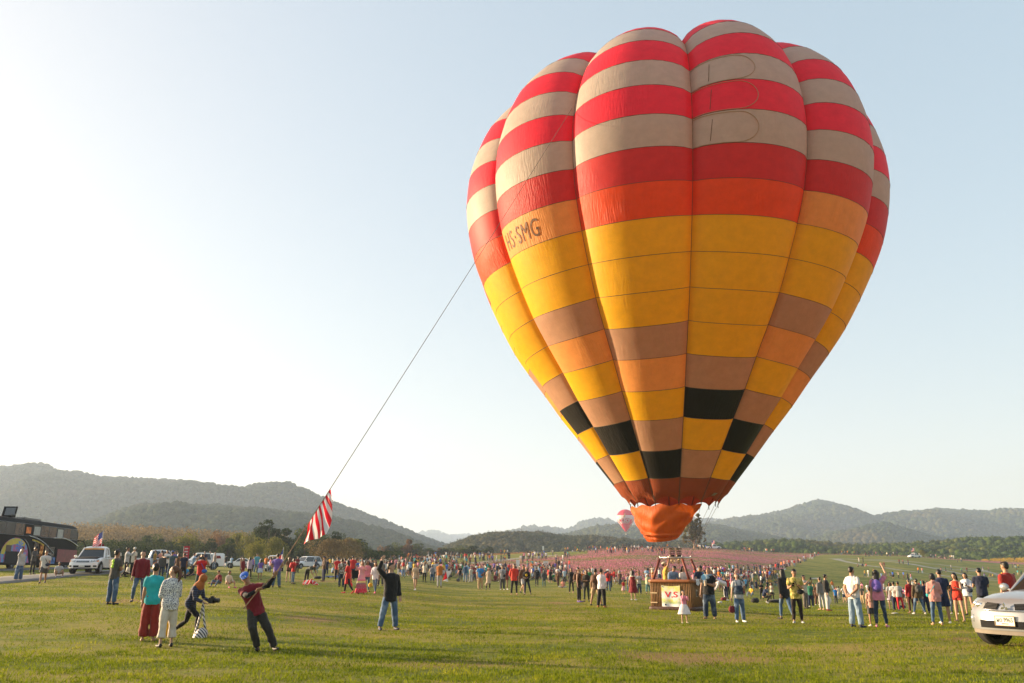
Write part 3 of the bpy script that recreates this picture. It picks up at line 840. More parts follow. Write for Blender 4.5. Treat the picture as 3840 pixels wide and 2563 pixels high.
for z in (.32, .72):
    m = MB()
    for x0, x1 in ((-BW + .03, -BW + .33),): m.box(brot((x0 + x1) / 2, -BD - .018, z), (.32, .012, .045), rz=BRW)
    m.obj('strap', simple('pale_strap', (.62, .45, .26), .7), basket)
for x in (-.12, .12, .34):
    pass
# step holes on the right-hand face
for y in (-.25, .22):
    for z in ((.72,) if y < 0 else (.66,)):
        m = MB(); m.box(brot(BW + .014, y, z), (.02, .15, .30), rz=BRW)
        fr_ = m.obj('step_hole_frame', simple('hole_frame', (.40, .33, .25), .7), basket)
        m = MB(); m.box(brot(BW + .022, y, z - .02), (.02, .10, .2), rz=BRW)
        m.obj('step_hole', simple('hole_dark', (.008, .006, .005), .9), basket)
# banner with painted lettering on the left face
def banner_mat():
    m, nt, out = new_mat('banner_print'); L = nt.links.new
    uv = nd(nt, 'ShaderNodeUVMap').outputs[0]
    n = noise_node(nt, 2.2, uv, 3, .6)
    sx = nd(nt, 'ShaderNodeSeparateXYZ'); L(uv, sx.inputs[0])
    top = ramp(nt, sx.outputs[1], [(.12, (.70, .70, .68)), (.20, (.22, .36, .08)), (.32, (.62, .58, .10)), (.44, (.72, .70, .62)), (.62, (.72, .70, .70)), (.80, (.74, .62, .14)), (1, (.60, .62, .16))])
    c = mixc(nt, ramp(nt, n.outputs[0], [(.36, .15), (.54, 1)]), (.70, .69, .69), top)
    c = mixc(nt, ramp(nt, noise_node(nt, 5, uv, 2).outputs[0], [(.66, 0), (.7, .8)]), c, (.70, .12, .35))
    p = nd(nt, 'ShaderNodeBsdfPrincipled'); p.inputs['Roughness'].default_value = .6; L(c, p.inputs['Base Color']); L(p.outputs[0], out.inputs[0])
    return m
def bn(u, v, off=0):   # u across, v up on the banner cloth
    x = -.42 + u * .86; z = .16 + v * .88 - .03 * math.sin(u * math.pi)
    y = -BD - .035 - .02 * math.sin(u * 9) * (1 - v) - off
    return brot(x, y, z)
nu_, nv_ = 16, 12
V = [bn(i / 15, j / 11) for j in range(nv_) for i in range(nu_)]
UV = [(i / 15, j / 11) for j in range(nv_) for i in range(nu_)]
ban = link('banner', mesh_np('banner', V, grid_faces(nu_, nv_), uv=UV), banner_mat(), parent=basket)
REDI = simple('red_print', (.60, .015, .03), .6, var=.05); DKI = simple('dark_print', (.02, .04, .08), .6)
m = MB()
for ch, u0, v0, w_, h_ in (('V.S', .16, .46, .70, .28),):
    V, Fc = text_mesh(ch, .02); V[:, :2] /= V[:, :2].max(0)
    m.add([bn(u0 + x * w_, v0 + y * h_, .008) for x, y, _ in V], Fc)
link('banner_lettering', m.mesh('l', False, [REDI]), None, basket)
m = MB()
m.add([bn(u, v, .008) for u, v in ((.16, .07), (.25, .07), (.25, .15), (.16, .15))], [[0, 1, 2, 3]])
m.add([bn(u, v, .008) for u, v in ((.03, .93), (.14, .92), (.15, .95), (.04, .97))], [[0, 1, 2, 3]])
link('banner_emblem', m.mesh('l', False, [DKI]), None, basket)
# white towel over the rim
V = []; nu_ = 20
for j in range(9):
    v = j / 8
    for i in range(nu_):
        u = i / (nu_ - 1); y = -BD + .25 + u * 1.02
        a = v * 2.2
        if v < .35: x, z = BW - .10 + v / .35 * .18, BH + .105
        else: x, z = BW + .10, BH + .105 - (v - .35) * (.34 + .05 * math.sin(u * 8))
        V.append(brot(x + .01 * math.sin(u * 25), y, z + .012 * math.sin(u * 19)))
link('draped_cloth', mesh_np('towel', V, grid_faces(nu_, 9)), simple('white_cloth', (.74, .74, .76), .8, trans=.2), label='white cloth draped over the padded rim of the wicker balloon basket', cat='cloth')

# ============================================================ far red balloon
def far_balloon():
    Y = 820; c = at_dist(2346, 1950, Y); R = 8.6
    root = link('hot_air_balloon', None, label='small distant red and white hot air balloon with lettering, floating before the hills', cat='hot air balloon', loc=c)
    prof = [(-11.5,.8),(-9.5,2.2),(-7,4.0),(-4.5,5.8),(-2,7.4),(0,8.2),(2,8.6),(4,8.45),(6,7.7),(7.8,6.3),(9.2,4.2),(10,2.2),(10.3,.1)]
    n = 24
    V = []
    for z, r in prof:
        for k in range(n * 3):
            a = k / (n * 3) * 2 * math.pi; rr = r * (1 + .025 * abs(math.sin(a * n / 2)))
            V.append((rr * math.sin(a), -rr * math.cos(a), z))
    Fc = grid_faces(n * 3, len(prof), wrap=True); mi = []
    for j in range(len(prof) - 1):
        for k in range(n * 3):
            z = (prof[j][0] + prof[j + 1][0]) / 2; g = k // 3
            m_ = 0
            if 1 <= z < 5: m_ = 1
            if -4.5 <= z < 1: m_ = 1 if (g + j) % 2 else 0
            if -7 <= z < -4.5 and g % 3 == 0: m_ = 1
            if (g < 3 or g > 20) and z < 1: m_ = 0
            mi.append(m_)
    red = simple('far_red', (.72, .02, .06), .6, trans=.3); wh = simple('far_white', (.75, .70, .70), .6, trans=.3)
    link('envelope', mesh_np('env', V, Fc, True, mi), [red, wh], parent=root)
    V2, F2 = text_mesh('LEO', .03); V2[:, :2] /= V2[:, :2].max(0)
    def wrap(x, z, off): 
        r = np.interp(z, [p[0] for p in prof], [p[1] for p in prof]) + off
        a = x / 8.2; return (r * math.sin(a), -r * math.cos(a), z)
    pl = MB(); nn = 12
    for sgn, z0, z1 in ((0, -3.6, 1.2),):
        Vp = [wrap(-5.3 + 8.2 * i / nn, z, .35) for z in np.linspace(z0, z1, 5) for i in range(nn + 1)]
        pl.add(Vp, grid_faces(nn + 1, 5).tolist())
    link('name_panel', pl.mesh('p', True, [red]), parent=root)
    edge = MB()
    for a_, b_ in (((-5.2, -3.5), (2.8, -3.5)), ((-5.2, 1.1), (2.8, 1.1)), ((-5.2, -3.5), (-5.2, 1.1)), ((2.8, -3.5), (2.8, 1.1))):
        edge.tube([wrap(a_[0] + (b_[0] - a_[0]) * t, a_[1] + (b_[1] - a_[1]) * t, .5) for t in np.linspace(0, 1, 9)], .16, 4)
    link('name_border', edge.mesh('p', True, [wh]), parent=root)
    link('name_lettering', mesh_np('leo', [wrap(-4.8 + x * 7.2, -3.0 + y * 3.6, .5) for x, y, _ in V2], F2, False), wh, parent=root)
    # seated big cat emblem: body and head in tan
    e = MB(); 
    for (x, z, rx, rz_) in ((-2.0, 3.2, .9, 1.5), (-1.6, 4.9, .8, .7), (-2.9, 2.2, .7, .5)):
        p_ = wrap(x, z, .15); e.ell(p_, (rx, .25, rz_))
    link('cat_emblem', e.mesh('e', True, [simple('emblem_tan', (.62, .30, .10), .7)]), parent=root)
    b_ = MB(); b_.box((0, 0, -14.2), (1.5, 1.2, 1.1))
    for sx in (-1, 1):
        for sy in (-1, 1): b_.tube([(sx * .7, sy * .55, -13.7), (sx * .8, sy * .8, -11.5)], .05, 4)
    link('basket', b_.mesh('b', False, [simple('far_basket', (.5, .4, .3), .7)]), parent=root)
far_balloon()
# ============================================================ vehicles
def paint(name, col, rough=.25, metal=0.0):
    return simple(name, col, rough, metal, var=.05, vscale=1.5, coat=.6, spec=.5)
WHITEP = paint('white_paint', (.72, .72, .71)); SILVERP = paint('silver_paint', (.30, .31, .325), .3, .4); LSILV = paint('light_silver_paint', (.60, .62, .66), .3, .4)
GLASSD = simple('tinted_glass', (.015, .018, .020), .06, 0, var=.1, spec=.8); RUBBER = simple('rubber', (.018, .017, .016), .85, var=.3); RIMM = simple('alloy_rim', (.42, .42, .43), .35, .8)
CHROME = simple('chrome', (.72, .72, .72), .12, 1); BLACKT = simple('black_trim', (.010, .010, .011), .75, spec=.15); LAMPG = simple('lamp_glass', (.30, .32, .33), .08, .25, spec=.9); AMBER = simple('amber_lamp', (.70, .25, .05), .2); REDL = simple('red_lamp', (.42, .02, .02), .2)
PLATEM = simple('plate_white', (.62, .62, .56), .5); PLATET = simple('plate_black', (.02, .03, .02), .6); ROOFST = simple('orange_sticker', (.62, .28, .05), .4)
GREYSL = simple('grille_slat_grey', (.07, .07, .075), .5)
INTER = simple('seat_fabric', (.06, .055, .05), .8)
def smooth_by_angle(me, a=.6):
    me.polygons.foreach_set('use_smooth', np.ones(len(me.polygons), bool)); me.set_sharp_from_angle(angle=a)
def part(mb, name, mats, parent, ang=.6, **kw):
    me = mb.mesh(name, False, mats if isinstance(mats, (list, tuple)) else [mats]); smooth_by_angle(me, ang)
    return link(name, me, None, parent, **kw)
def wheel(root, x, y, z, r, w, side, steer=0):
    e = link('wheel', None, parent=root, loc=(x, y, z), rot=(0, 0, steer))
    m = MB(); n = 28; prof = [(-.5, .72), (-.5, .93), (-.38, 1.0), (.38, 1.0), (.5, .93), (.5, .72)]
    V = [(w * px_, r * pr * math.cos(2 * math.pi * k / n), r * pr * math.sin(2 * math.pi * k / n)) for px_, pr in prof for k in range(n)]
    m.add(V, grid_faces(n, len(prof), wrap=True).tolist()); part(m, 'tyre', RUBBER, e)
    m = MB(); V = [(w * px_, r * pr * math.cos(2 * math.pi * k / n), r * pr * math.sin(2 * math.pi * k / n)) for px_, pr in ((-.48, .72), (-.30, .66), (.30, .66), (.48, .72)) for k in range(n)]
    m.add(V, grid_faces(n, 4, wrap=True).tolist())
    m.add([(side * w * .12, 0, 0)] + [(side * w * .12, r * .68 * math.cos(2 * math.pi * k / n), r * .68 * math.sin(2 * math.pi * k / n)) for k in range(n)], [[0, 1 + k, 1 + (k + 1) % n] for k in range(n)], 1)
    for k in range(6):
        a = 2 * math.pi * k / 6
        m.tube([(side * w * .40, 0, 0), (side * w * .46, r * .68 * math.cos(a), r * .68 * math.sin(a))], [r * .10, r * .075], 6)
    m.ell((side * w * .42, 0, 0), (.03, r * .16, r * .16), sub=1)
    part(m, 'rim', [RIMM, BLACKT], e)
def loftbody(m, st, mi=0):
    """st: (y, zbottom, zshoulder, zcentre, halfwidth)"""
    V = []
    for y, zb, zs, zc, w in st:
        half = [(w * .80, zb), (w * .97, zb + (zs - zb) * .12), (w * 1.0, zb + (zs - zb) * .45), (w * .985, zs - (zs - zb) * .16), (w * .95, zs - .015), (w * .88, zs + (zc - zs) * .35), (w * .5, zs + (zc - zs) * .9), (0, zc)]
        full = half + [(-a, b) for a, b in half[-2::-1]]
        V += [(a, y, b) for a, b in full]
    n = 15
    F = grid_faces(n, len(st)).tolist() + [[j * n, (j + 1) * n, (j + 1) * n + n - 1, j * n + n - 1] for j in range(len(st) - 1)]
    F += [list(range(n))[::-1], list(range((len(st) - 1) * n, len(st) * n))]
    m.add(V, F, mi)
def car(kind, pnt, loc, rz, label, cat, detail=1, W=.91, sc=1.0, sticker=True, hoodblack=False, group=None, roofp=None):
    root = link(cat.replace(' ', '_') if cat != 'car' else 'parked_car', None, label=label, cat=cat, group=group, loc=loc, rot=(0, 0, rz)); root.scale = (sc,) * 3
    low = {'suv': 0, 'sedan': -.1}.get(kind, 0)
    roof = {'single': (-.98, -.38, .30, .40), 'double': (-1.0, -.40, 1.0, 1.18), 'suv': (-1.05, -.38, 2.05, 2.38), 'sedan': (-.85, -.2, .9, 1.6), 'canopy': (-1.0, -.40, 1.0, 1.18)}[kind]
    roof = roofp or roof
    zr = {'sedan': 1.45, 'suv': 1.80}.get(kind, 1.76); L = 2.55 if kind != 'sedan' else 2.2
    zt = 1.04 if kind != 'sedan' else .92
    m = MB()
    st = [(-L + .16, .38, .60, .62, W * .52), (-L + .24, .33, .76, .80, W * .72), (-L + .40, .31, .85, .91, W * .88), (-L + .66, .32, .93, 1.0, W * .98), (-1.55, .34, .98, 1.07, W), (roof[0], .34, zt, 1.12 if kind != 'sedan' else 1.0, W)]
    if kind in ('single', 'double', 'canopy'):
        st += [(roof[3], .34, zt, zt + .02, W)]
    else: st += [(roof[2], .34, zt + .02, zt + .04, W), (L - .12, .36, zt, zt, W * .96), (L, .42, zt - .2, zt - .18, W * .86)]
    loftbody(m, st)
    body = part(m, 'body', pnt, root, .5)
    if kind in ('single', 'double', 'canopy'):
        y0, y1 = roof[3] + .02, L
        m = MB(); t = .05
        for sx in (-1, 1): m.box((sx * (W - t / 2 - .01), (y0 + y1) / 2, .72), (t, y1 - y0, .70))
        m.box((0, y0 + t / 2, .72), (2 * W - .13, t, .68)); m.box((0, (y0 + y1) / 2, .55), (2 * W - .14, y1 - y0 - .12, .06))
        part(m, 'cargo_bed', pnt, root)
        m = MB(); m.box((0, y1 - t / 2 + .004, .76), (2 * W - .13, t, .54)); tg = part(m, 'tailgate', pnt, root)
        m = MB(); m.box((0, y1 + .03, .80), (.2, .02, .05)); part(m, 'handle', BLACKT, tg)
        m = MB(); m.box((0, y1 + .08, .44), (2 * W - .1, .14, .16)); part(m, 'rear_bumper', CHROME, root)
        if kind == 'canopy':
            m = MB(); V = []
            for y in (y0 + .02, y0 + .1, y1 - .2, y1 - .02):
                k_ = .85 if y in (y0 + .02, y1 - .02) else 1
                V += [(-W + .02, y, 1.06), (-W + .06, y, 1.45), (-W * .8, y, 1.06 + .70 * k_), (W * .8, y, 1.06 + .70 * k_), (W - .06, y, 1.45), (W - .02, y, 1.06)]
            m.add(V, grid_faces(6, 4).tolist() + [[5, 4, 3, 2, 1, 0], list(range(18, 24))]); cn = part(m, 'canopy_cover', pnt, root)
            for sx in (-1, 1):
                m = MB(); m.add([(sx * (W - .012), y0 + .25, 1.18), (sx * (W - .012), y1 - .4, 1.18), (sx * (W - .05), y1 - .5, 1.48), (sx * (W - .05), y0 + .25, 1.48)], [[0, 1, 2, 3]]); part(m, 'side_window', GLASSD, cn)
    else:
        m = MB(); m.box((0, L + .01, .5), (2 * W - .12, .14, .26)); part(m, 'rear_bumper', pnt, root)
    # greenhouse: roof, pillars, glass
    wb, wt = W - .07, W - .24; yb0, yt0, yt1, yb1 = roof; zb = zt + .02
    m = MB(); V = []
    for y, z, w in ((yt0 - .02, zr - .055, wt * .97), (yt0 + .15, zr - .01, wt), ((yt0 + yt1) / 2, zr + .015, wt * 1.01), (yt1 - .1, zr - .01, wt), (yt1 + .01, zr - .06, wt * .97)):
        V += [(-w, y, z - .045), (-w * .93, y, z + .01), (-w * .5, y, z + .035), (0, y, z + .042), (w * .5, y, z + .035), (w * .93, y, z + .01), (w, y, z - .045)]
    m.add(V, grid_faces(7, 5).tolist() + [[j * 7 + 6, j * 7, (j + 1) * 7, (j + 1) * 7 + 6] for j in range(4)] + [list(range(7))[::-1], list(range(28, 35))]); rf = part(m, 'roof', pnt, root, .7)
    m = MB()
    for sx in (-1, 1):
        m.tube([(sx * wb, yb0 + .02, zb - .06), (sx * wt, yt0, zr - .07)], .045, 8); m.tube([(sx * wb, yb1 - .02, zb - .06), (sx * wt, yt1, zr - .07)], .06, 8)
        m.tube([(sx * (wb + .0), (yb0 * .45 + yt1 * .55) , zb - .06), (sx * wt, (yb0 * .3 + yt1 * .7) - .05, zr - .07)], .035, 6)
        if kind in ('suv',): m.tube([(sx * wb, 1.25, zb - .06), (sx * wt, 1.25, zr - .07)], .05, 6)
        m.tube([(sx * wt, yt0, zr - .065), (sx * wt, yt1, zr - .065)], .035, 6)
    part(m, 'pillars', pnt, root, .9)
    ws = MB(); ws.add([(-wb + .02, yb0 + .03, zb), (wb - .02, yb0 + .03, zb), (wt - .02, yt0 + .02, zr - .08), (-wt + .02, yt0 + .02, zr - .08), (0, yb0 - .05, zb), (0, yt0 - .02, zr - .06)], [[0, 4, 5, 3], [4, 1, 2, 5]])
    wo = part(ws, 'windscreen', GLASSD, root)
    if sticker:
        ws = MB(); q = .86
        f = lambda s_, t: ((s_ * (wb * (1 - t) + wt * t) - s_ * .05, yb0 * (1 - t) + yt0 * t - .012, zb * (1 - t) + (zr - .075) * t))
        ws.add([f(-1, .84), (0, yb0 * .16 + yt0 * .84 - .065, zb * .16 + (zr - .06) * .84), f(1, .84), f(1, .97), (0, yb0 * .03 + yt0 * .97 - .04, zb * .03 + (zr - .06) * .97), f(-1, .97)], [[0, 1, 4, 5], [1, 2, 3, 4]])
        part(ws, 'sun_strip', ROOFST, wo)
    m = MB(); m.add([(-wb + .02, yb1 - .02, zb), (wb - .02, yb1 - .02, zb), (wt - .02, yt1 - .01, zr - .09), (-wt + .02, yt1 - .01, zr - .09)], [[3, 2, 1, 0]]); part(m, 'rear_window', GLASSD, root)
    for sx in (-1, 1):
        xs = sx * (wb + .002); xt = sx * (wt + .004)
        ym = yb0 * .45 + yt1 * .55 if kind != 'single' else yb1 - .1; ymt = yb0 * .3 + yt1 * .7 - .05 if kind != 'single' else yt1 - .06
        m = MB(); m.add([(xs, yb0 + .16, zb), (xs, ym - .03, zb), (xt, ymt - .03, zr - .10), (xt, yt0 + .07, zr - .10)], [[0, 1, 2, 3]])
        dr = MB(); dr.box((sx * (W + .0015), (yb0 + ym) / 2 + .08, .70), (.012, ym - yb0 - .10, .60))
        dd = part(dr, 'door', pnt, root); part(m, 'side_window', GLASSD, dd)
        h_ = MB(); h_.box((sx * (W + .015), ym - .16, .90), (.03, .16, .03)); part(h_, 'handle', CHROME, dd)
        if kind != 'single':
            m = MB(); m.add([(xs, ym + .04, zb), (xs, yb1 - .10, zb), (xt, yt1 - .05, zr - .10), (xt, ymt + .04, zr - .10)], [[0, 1, 2, 3]])
            dr = MB(); dr.box((sx * (W + .0015), (ym + min(yb1, 1.1)) / 2, .70), (.012, min(yb1, 1.1) - ym - .06, .60)); dd = part(dr, 'door', pnt, root); part(m, 'side_window', GLASSD, dd)
        m = MB(); m.ell((sx * (W + .14), yb0 + .22, zb + .08), (.11, .06, .085), R=None); m.tube([(sx * (W - .05), yb0 + .22, zb), (sx * (W + .1), yb0 + .22, zb + .05)], .025, 6); part(m, 'mirror', pnt if kind != 'none' else CHROME, root, 1.2)
    R_ = .365
    for sx in (-1, 1):
        for yw in ((-L + .88), (L - 1.05)):
            m = MB()
            n = 16; V = []
            for k in range(n + 1):
                a = math.pi * k / n; V += [(sx * (W + .006), yw + (R_ + .09) * math.cos(a), R_ + (R_ + .09) * math.sin(a)), (sx * (W + .006), yw + (R_ - .2) * math.cos(a), R_ + (R_ - .2) * math.sin(a))]
            m.add(V, [[2 * k, 2 * k + 1, 2 * k + 3, 2 * k + 2] for k in range(n)]); part(m, 'wheel_arch', BLACKT, root)
            wheel(root, sx * (W - .10), yw, R_, R_, .25, sx, (-.42 if detail > 1 and yw < 0 else 0))
    m = MB(); m.box((0, 0, .36), (1.2, L * 1.7, .14)); m.box((0, -L + .88, R_), (1.4, .10, .10)); part(m, 'underbody', BLACKT, root)
    if hoodblack:
        m = MB(); V = []
        for y in (-L + .42, -L + .7, -1.6, -1.2):
            zc = np.interp(y, [s_[0] for s_ in st], [s_[3] for s_ in st]); zs = np.interp(y, [s_[0] for s_ in st], [s_[2] for s_ in st])
            for x in (-.72, -.46, 0, .46, .72): V.append((x, y, (zc if abs(x) < .1 else (zs + (zc - zs) * .92 if abs(x) < .5 else zs + (zc - zs) * .5)) + .012))
        m.add(V, grid_faces(5, 4).tolist()); part(m, 'bonnet_sheet', BLACKT, root)
    # face of the car
    def fy(x, z):   # distance of the nose at height z, rounding back to the corners
        base = np.interp(z, [.30, .45, .60, .74, .86, .95], [-L - .0, -L - .03, -L - .02, -L + .02, -L + .10, -L + .28])
        return base + .34 * (abs(x) / W) ** 3.2
    def facepatch(x0, x1, z0, z1, off, nx=10, nz=3, cut=None):
        V = []
        for j in range(nz):
            for i in range(nx):
                x = x0 + (x1 - x0) * i / (nx - 1); z = z0 + (z1 - z0) * j / (nz - 1)
                if cut: x, z = cut(x, z, i / (nx - 1), j / (nz - 1))
                V.append((x, fy(x, z) - off, z))
        return V, grid_faces(nx, nz).tolist()
    m = MB(); m.add(*facepatch(-W * .985, W * .985, .68, .945, .0, 24, 5)); part(m, 'nose', pnt, root, .9)
    # bumper shell
    m = MB(); m.add(*facepatch(-W * .985, W * .985, .36, .70, .035, 22, 5)); bmp = part(m, 'bumper', pnt, root, .8)
    m = MB(); m.add(*facepatch(-W * .60, W * .60, .40, .54, .045, 14, 2)); part(m, 'intake', BLACKT, bmp)
    m = MB(); m.add(*facepatch(-W * .93, W * .93, .28, .37, .02, 18, 2)); part(m, 'skid_lip', BLACKT if detail < 2 else simple('beige_lip', (.20, .17, .14), .6), bmp)
    for sx in (-1, 1):
        if detail > 1:
            m = MB(); x_ = sx * .74; m.ell((x_, fy(x_, .56) - .035, .56), (.062, .03, .075)); part(m, 'fog_lamp', LAMPG, bmp, 1.2)
        else:
            m = MB(); m.add(*facepatch(sx * .66, sx * .84, .44, .54, .045, 4, 2)); part(m, 'fog_lamp', BLACKT, bmp)
        def cut(x, z, u, v): return (x, z + (.06 * u if sx else 0) * (1 if detail > 1 else 1.2))
        m = MB(); m.add(*facepatch(sx * .46, sx * .875, .735, .865, .012, 8, 3, cut)); hl = part(m, 'headlight', LAMPG, root, 1.0)
        m = MB(); m.ell((sx * .60, fy(.60, .81) - .012, .815), (.062, .012, .055)); m.ell((sx * .74, fy(.74, .83) - .010, .84), (.045, .012, .045)); part(m, 'lamp_reflector', CHROME, hl, 1.2)
        m = MB(); m.add(*facepatch(sx * .80, sx * .885, .77, .87, .018, 4, 2)); part(m, 'indicator', AMBER, hl)
        m = MB(); m.box((sx * (W - .05), L + .012, .86), (.10, .03, .30)); part(m, 'tail_light', REDL, root)
    if detail > 1:
        for sx in (-1, 1):   # two slatted grille halves beside the emblem panel
            m = MB(); m.add(*facepatch(sx * .135, sx * .43, .745, .86, .016, 6, 3, lambda x, z, u, v: (x + sx * (.05 * (1 - v)), z + .02 * u))); gr = part(m, 'grille', BLACKT, root)
            for k in range(5):
                z0 = .752 + k * .025; m = MB()
                m.tube([(sx * x, fy(x, z0) - .03, z0 + .03 * (x - .135)) for x in np.linspace(.18, .44, 6)], .003, 5); part(m, 'slat', GREYSL, gr)
            for k in range(8):
                x0 = .18 + k * .034; m = MB(); m.tube([(sx * x0, fy(x0, .76) - .026, .755), (sx * (x0 - .01), fy(x0, .85) - .026, .86)], .004, 4); part(m, 'slat', BLACKT, gr)
        m = MB(); m.tube([(x, fy(x, .74) - .045, .735) for x in np.linspace(-.45, .45, 12)], .011, 6); part(m, 'chrome_strip', CHROME, root, 1.2)
        em = MB(); c0 = (0, -L - .03, .80)
        for k in range(3):    # three rhombi meeting at the centre
            a = math.pi / 2 + k * 2 * math.pi / 3; s_ = .055
            d1 = np.array((math.cos(a), math.sin(a))); d2 = np.array((math.cos(a + .52), math.sin(a + .52))); d3 = np.array((math.cos(a - .52), math.sin(a - .52)))
            q = [(0, 0), d2 * s_, d1 * s_ * 1.73, d3 * s_]
            pts = [(c0[0] + p_[0] * .92, c0[1] - .004, c0[2] + p_[1] * .92) for p_ in q]; n0 = len(pts)
            em.add(pts + [(a_, b_ + .02, c_) for a_, b_, c_ in pts], [[3, 2, 1, 0], [0, 1, 5, 4], [1, 2, 6, 5], [2, 3, 7, 6], [3, 0, 4, 7]])
        part(em, 'emblem', CHROME, root)
    else:
        m = MB(); m.add(*facepatch(-.40, .40, .73, .85, .014, 10, 2)); gr = part(m, 'grille', BLACKT, root)
        for z0 in (.745, .79, .84): m = MB(); m.tube([(x, fy(x, z0) - .028, z0) for x in np.linspace(-.42, .42, 8)], .012, 5); part(m, 'slat', CHROME, gr, 1.2)
    m = MB(); m.box((0, -L - .075, .50 if detail < 2 else .545), (.36, .02, .12 if detail < 2 else .17)); pl = part(m, 'licence_plate', PLATEM, root)
    if detail > 1:
        m = MB(); 
        for a_, b_ in (((-.19, .455), (.19, .455)), ((-.19, .635), (.19, .635)), ((-.19, .455), (-.19, .635)), ((.19, .455), (.19, .635))): m.tube([(a_[0], -L - .088, a_[1]), (b_[0], -L - .088, b_[1])], .008, 6)
        part(m, 'plate_frame', simple('brass_frame', (.50, .36, .22), .4, .6), pl)
        V, Fc = text_mesh('\u0e1c\u0e15 9965', .015); V[:, :2] /= V[:, :2].max(0)
        link('plate_lettering', mesh_np('plate_lettering', [(-.155 + x * .31, -L - .0875, .520 + y * .085) for x, y, _ in V], Fc, False), PLATET, parent=pl)
        m = MB()
        for k in range(6): m.box((-.055 + k * .022, -L - .0875, .490), (.014, .003, .018))
        part(m, 'province_line', PLATET, pl)
        m = MB(); m.tube([(0.05 * i - .75, -.98 - .012 * 0 + .0, 1.10) for i in range(2)], .01, 4)
    return root
def pos_on(px, py, ymax=700): return ground_hit(px, py, ymax=ymax)
# silver pickup, front right
pg = Vector((9.35 + 1.0, 17.55 - .0, 0)); pg.z = tz(pg.x, pg.y)
hx, hy = -.865, -.502       # heading of its nose
TRI_RZ = math.atan2(hx, -hy) * 1.0
tri_nose = at_dist(3768, 2276, 16.6)
trz = math.atan2(hx, -hy)
L_ = 2.55
tc_ = Vector((tri_nose.x - hx * L_, tri_nose.y - hy * L_, 0)); tc_.z = tz(tri_nose.x + .3, tri_nose.y + .3)
triton = car('double', SILVERP, tc_, -math.acos(max(-1, min(1, -hy))) if hx < 0 else math.acos(-hy), 'silver pickup truck at the right edge with its bonnet and number plate toward the field', 'pickup truck', detail=2, W=.89, roofp=(-.86, .10, 1.15, 1.32))
# white single cab pickup with flag, left
ip = ground_hit(350, 2152); ISR = math.radians(10)
isuzu = car('single', WHITEP, ip, ISR, 'white single cab pickup with black bonnet sheet and striped flag, beside the coach', 'pickup truck', hoodblack=True, W=.90)
BEDPOS = tuple(Matrix.Translation(ip) @ Matrix.Rotation(ISR, 4, 'Z') @ Vector((-.1, 1.0, .58)))
g = pos_on(606, 2139); car('double', LSILV, g, math.radians(118), 'silver pickup truck parked with its tailgate toward the white single cab pickup', 'pickup truck', sticker=False)
g = pos_on(745, 2136); car('canopy', WHITEP, g, math.radians(-62), 'white pickup with covered cargo bed parked behind the seated families', 'pickup truck')
g = pos_on(868+30, 2132); car('sedan', WHITEP, g, math.radians(-75), 'small white car half hidden behind the maroon dressed woman', 'car', sticker=False)
g = pos_on(1028, 2143); car('canopy', WHITEP, g, math.radians(12), 'white pickup with orange windscreen strip facing the field, blue flag behind it', 'pickup truck')
g = pos_on(1146, 2134); car('suv', paint('pearl_paint', (.62, .63, .65)), g, math.radians(-36), 'pearl white estate car parked at the right end of the vehicle row', 'car', sticker=False)
g = pos_on(2676, 2058, 330); g = at_dist(2676, 2056, 284); g.z = tz(g.x, g.y); car('single', WHITEP, g, math.radians(88), 'white pickup with flag on the hilltop by the lone tree', 'pickup truck', sticker=False)
g = at_dist(3428, 2084, 300); g.z = tz(g.x, g.y); car('single', WHITEP, g, math.radians(-70), 'white pickup with flag among people on the right ridge', 'pickup truck', sticker=False)

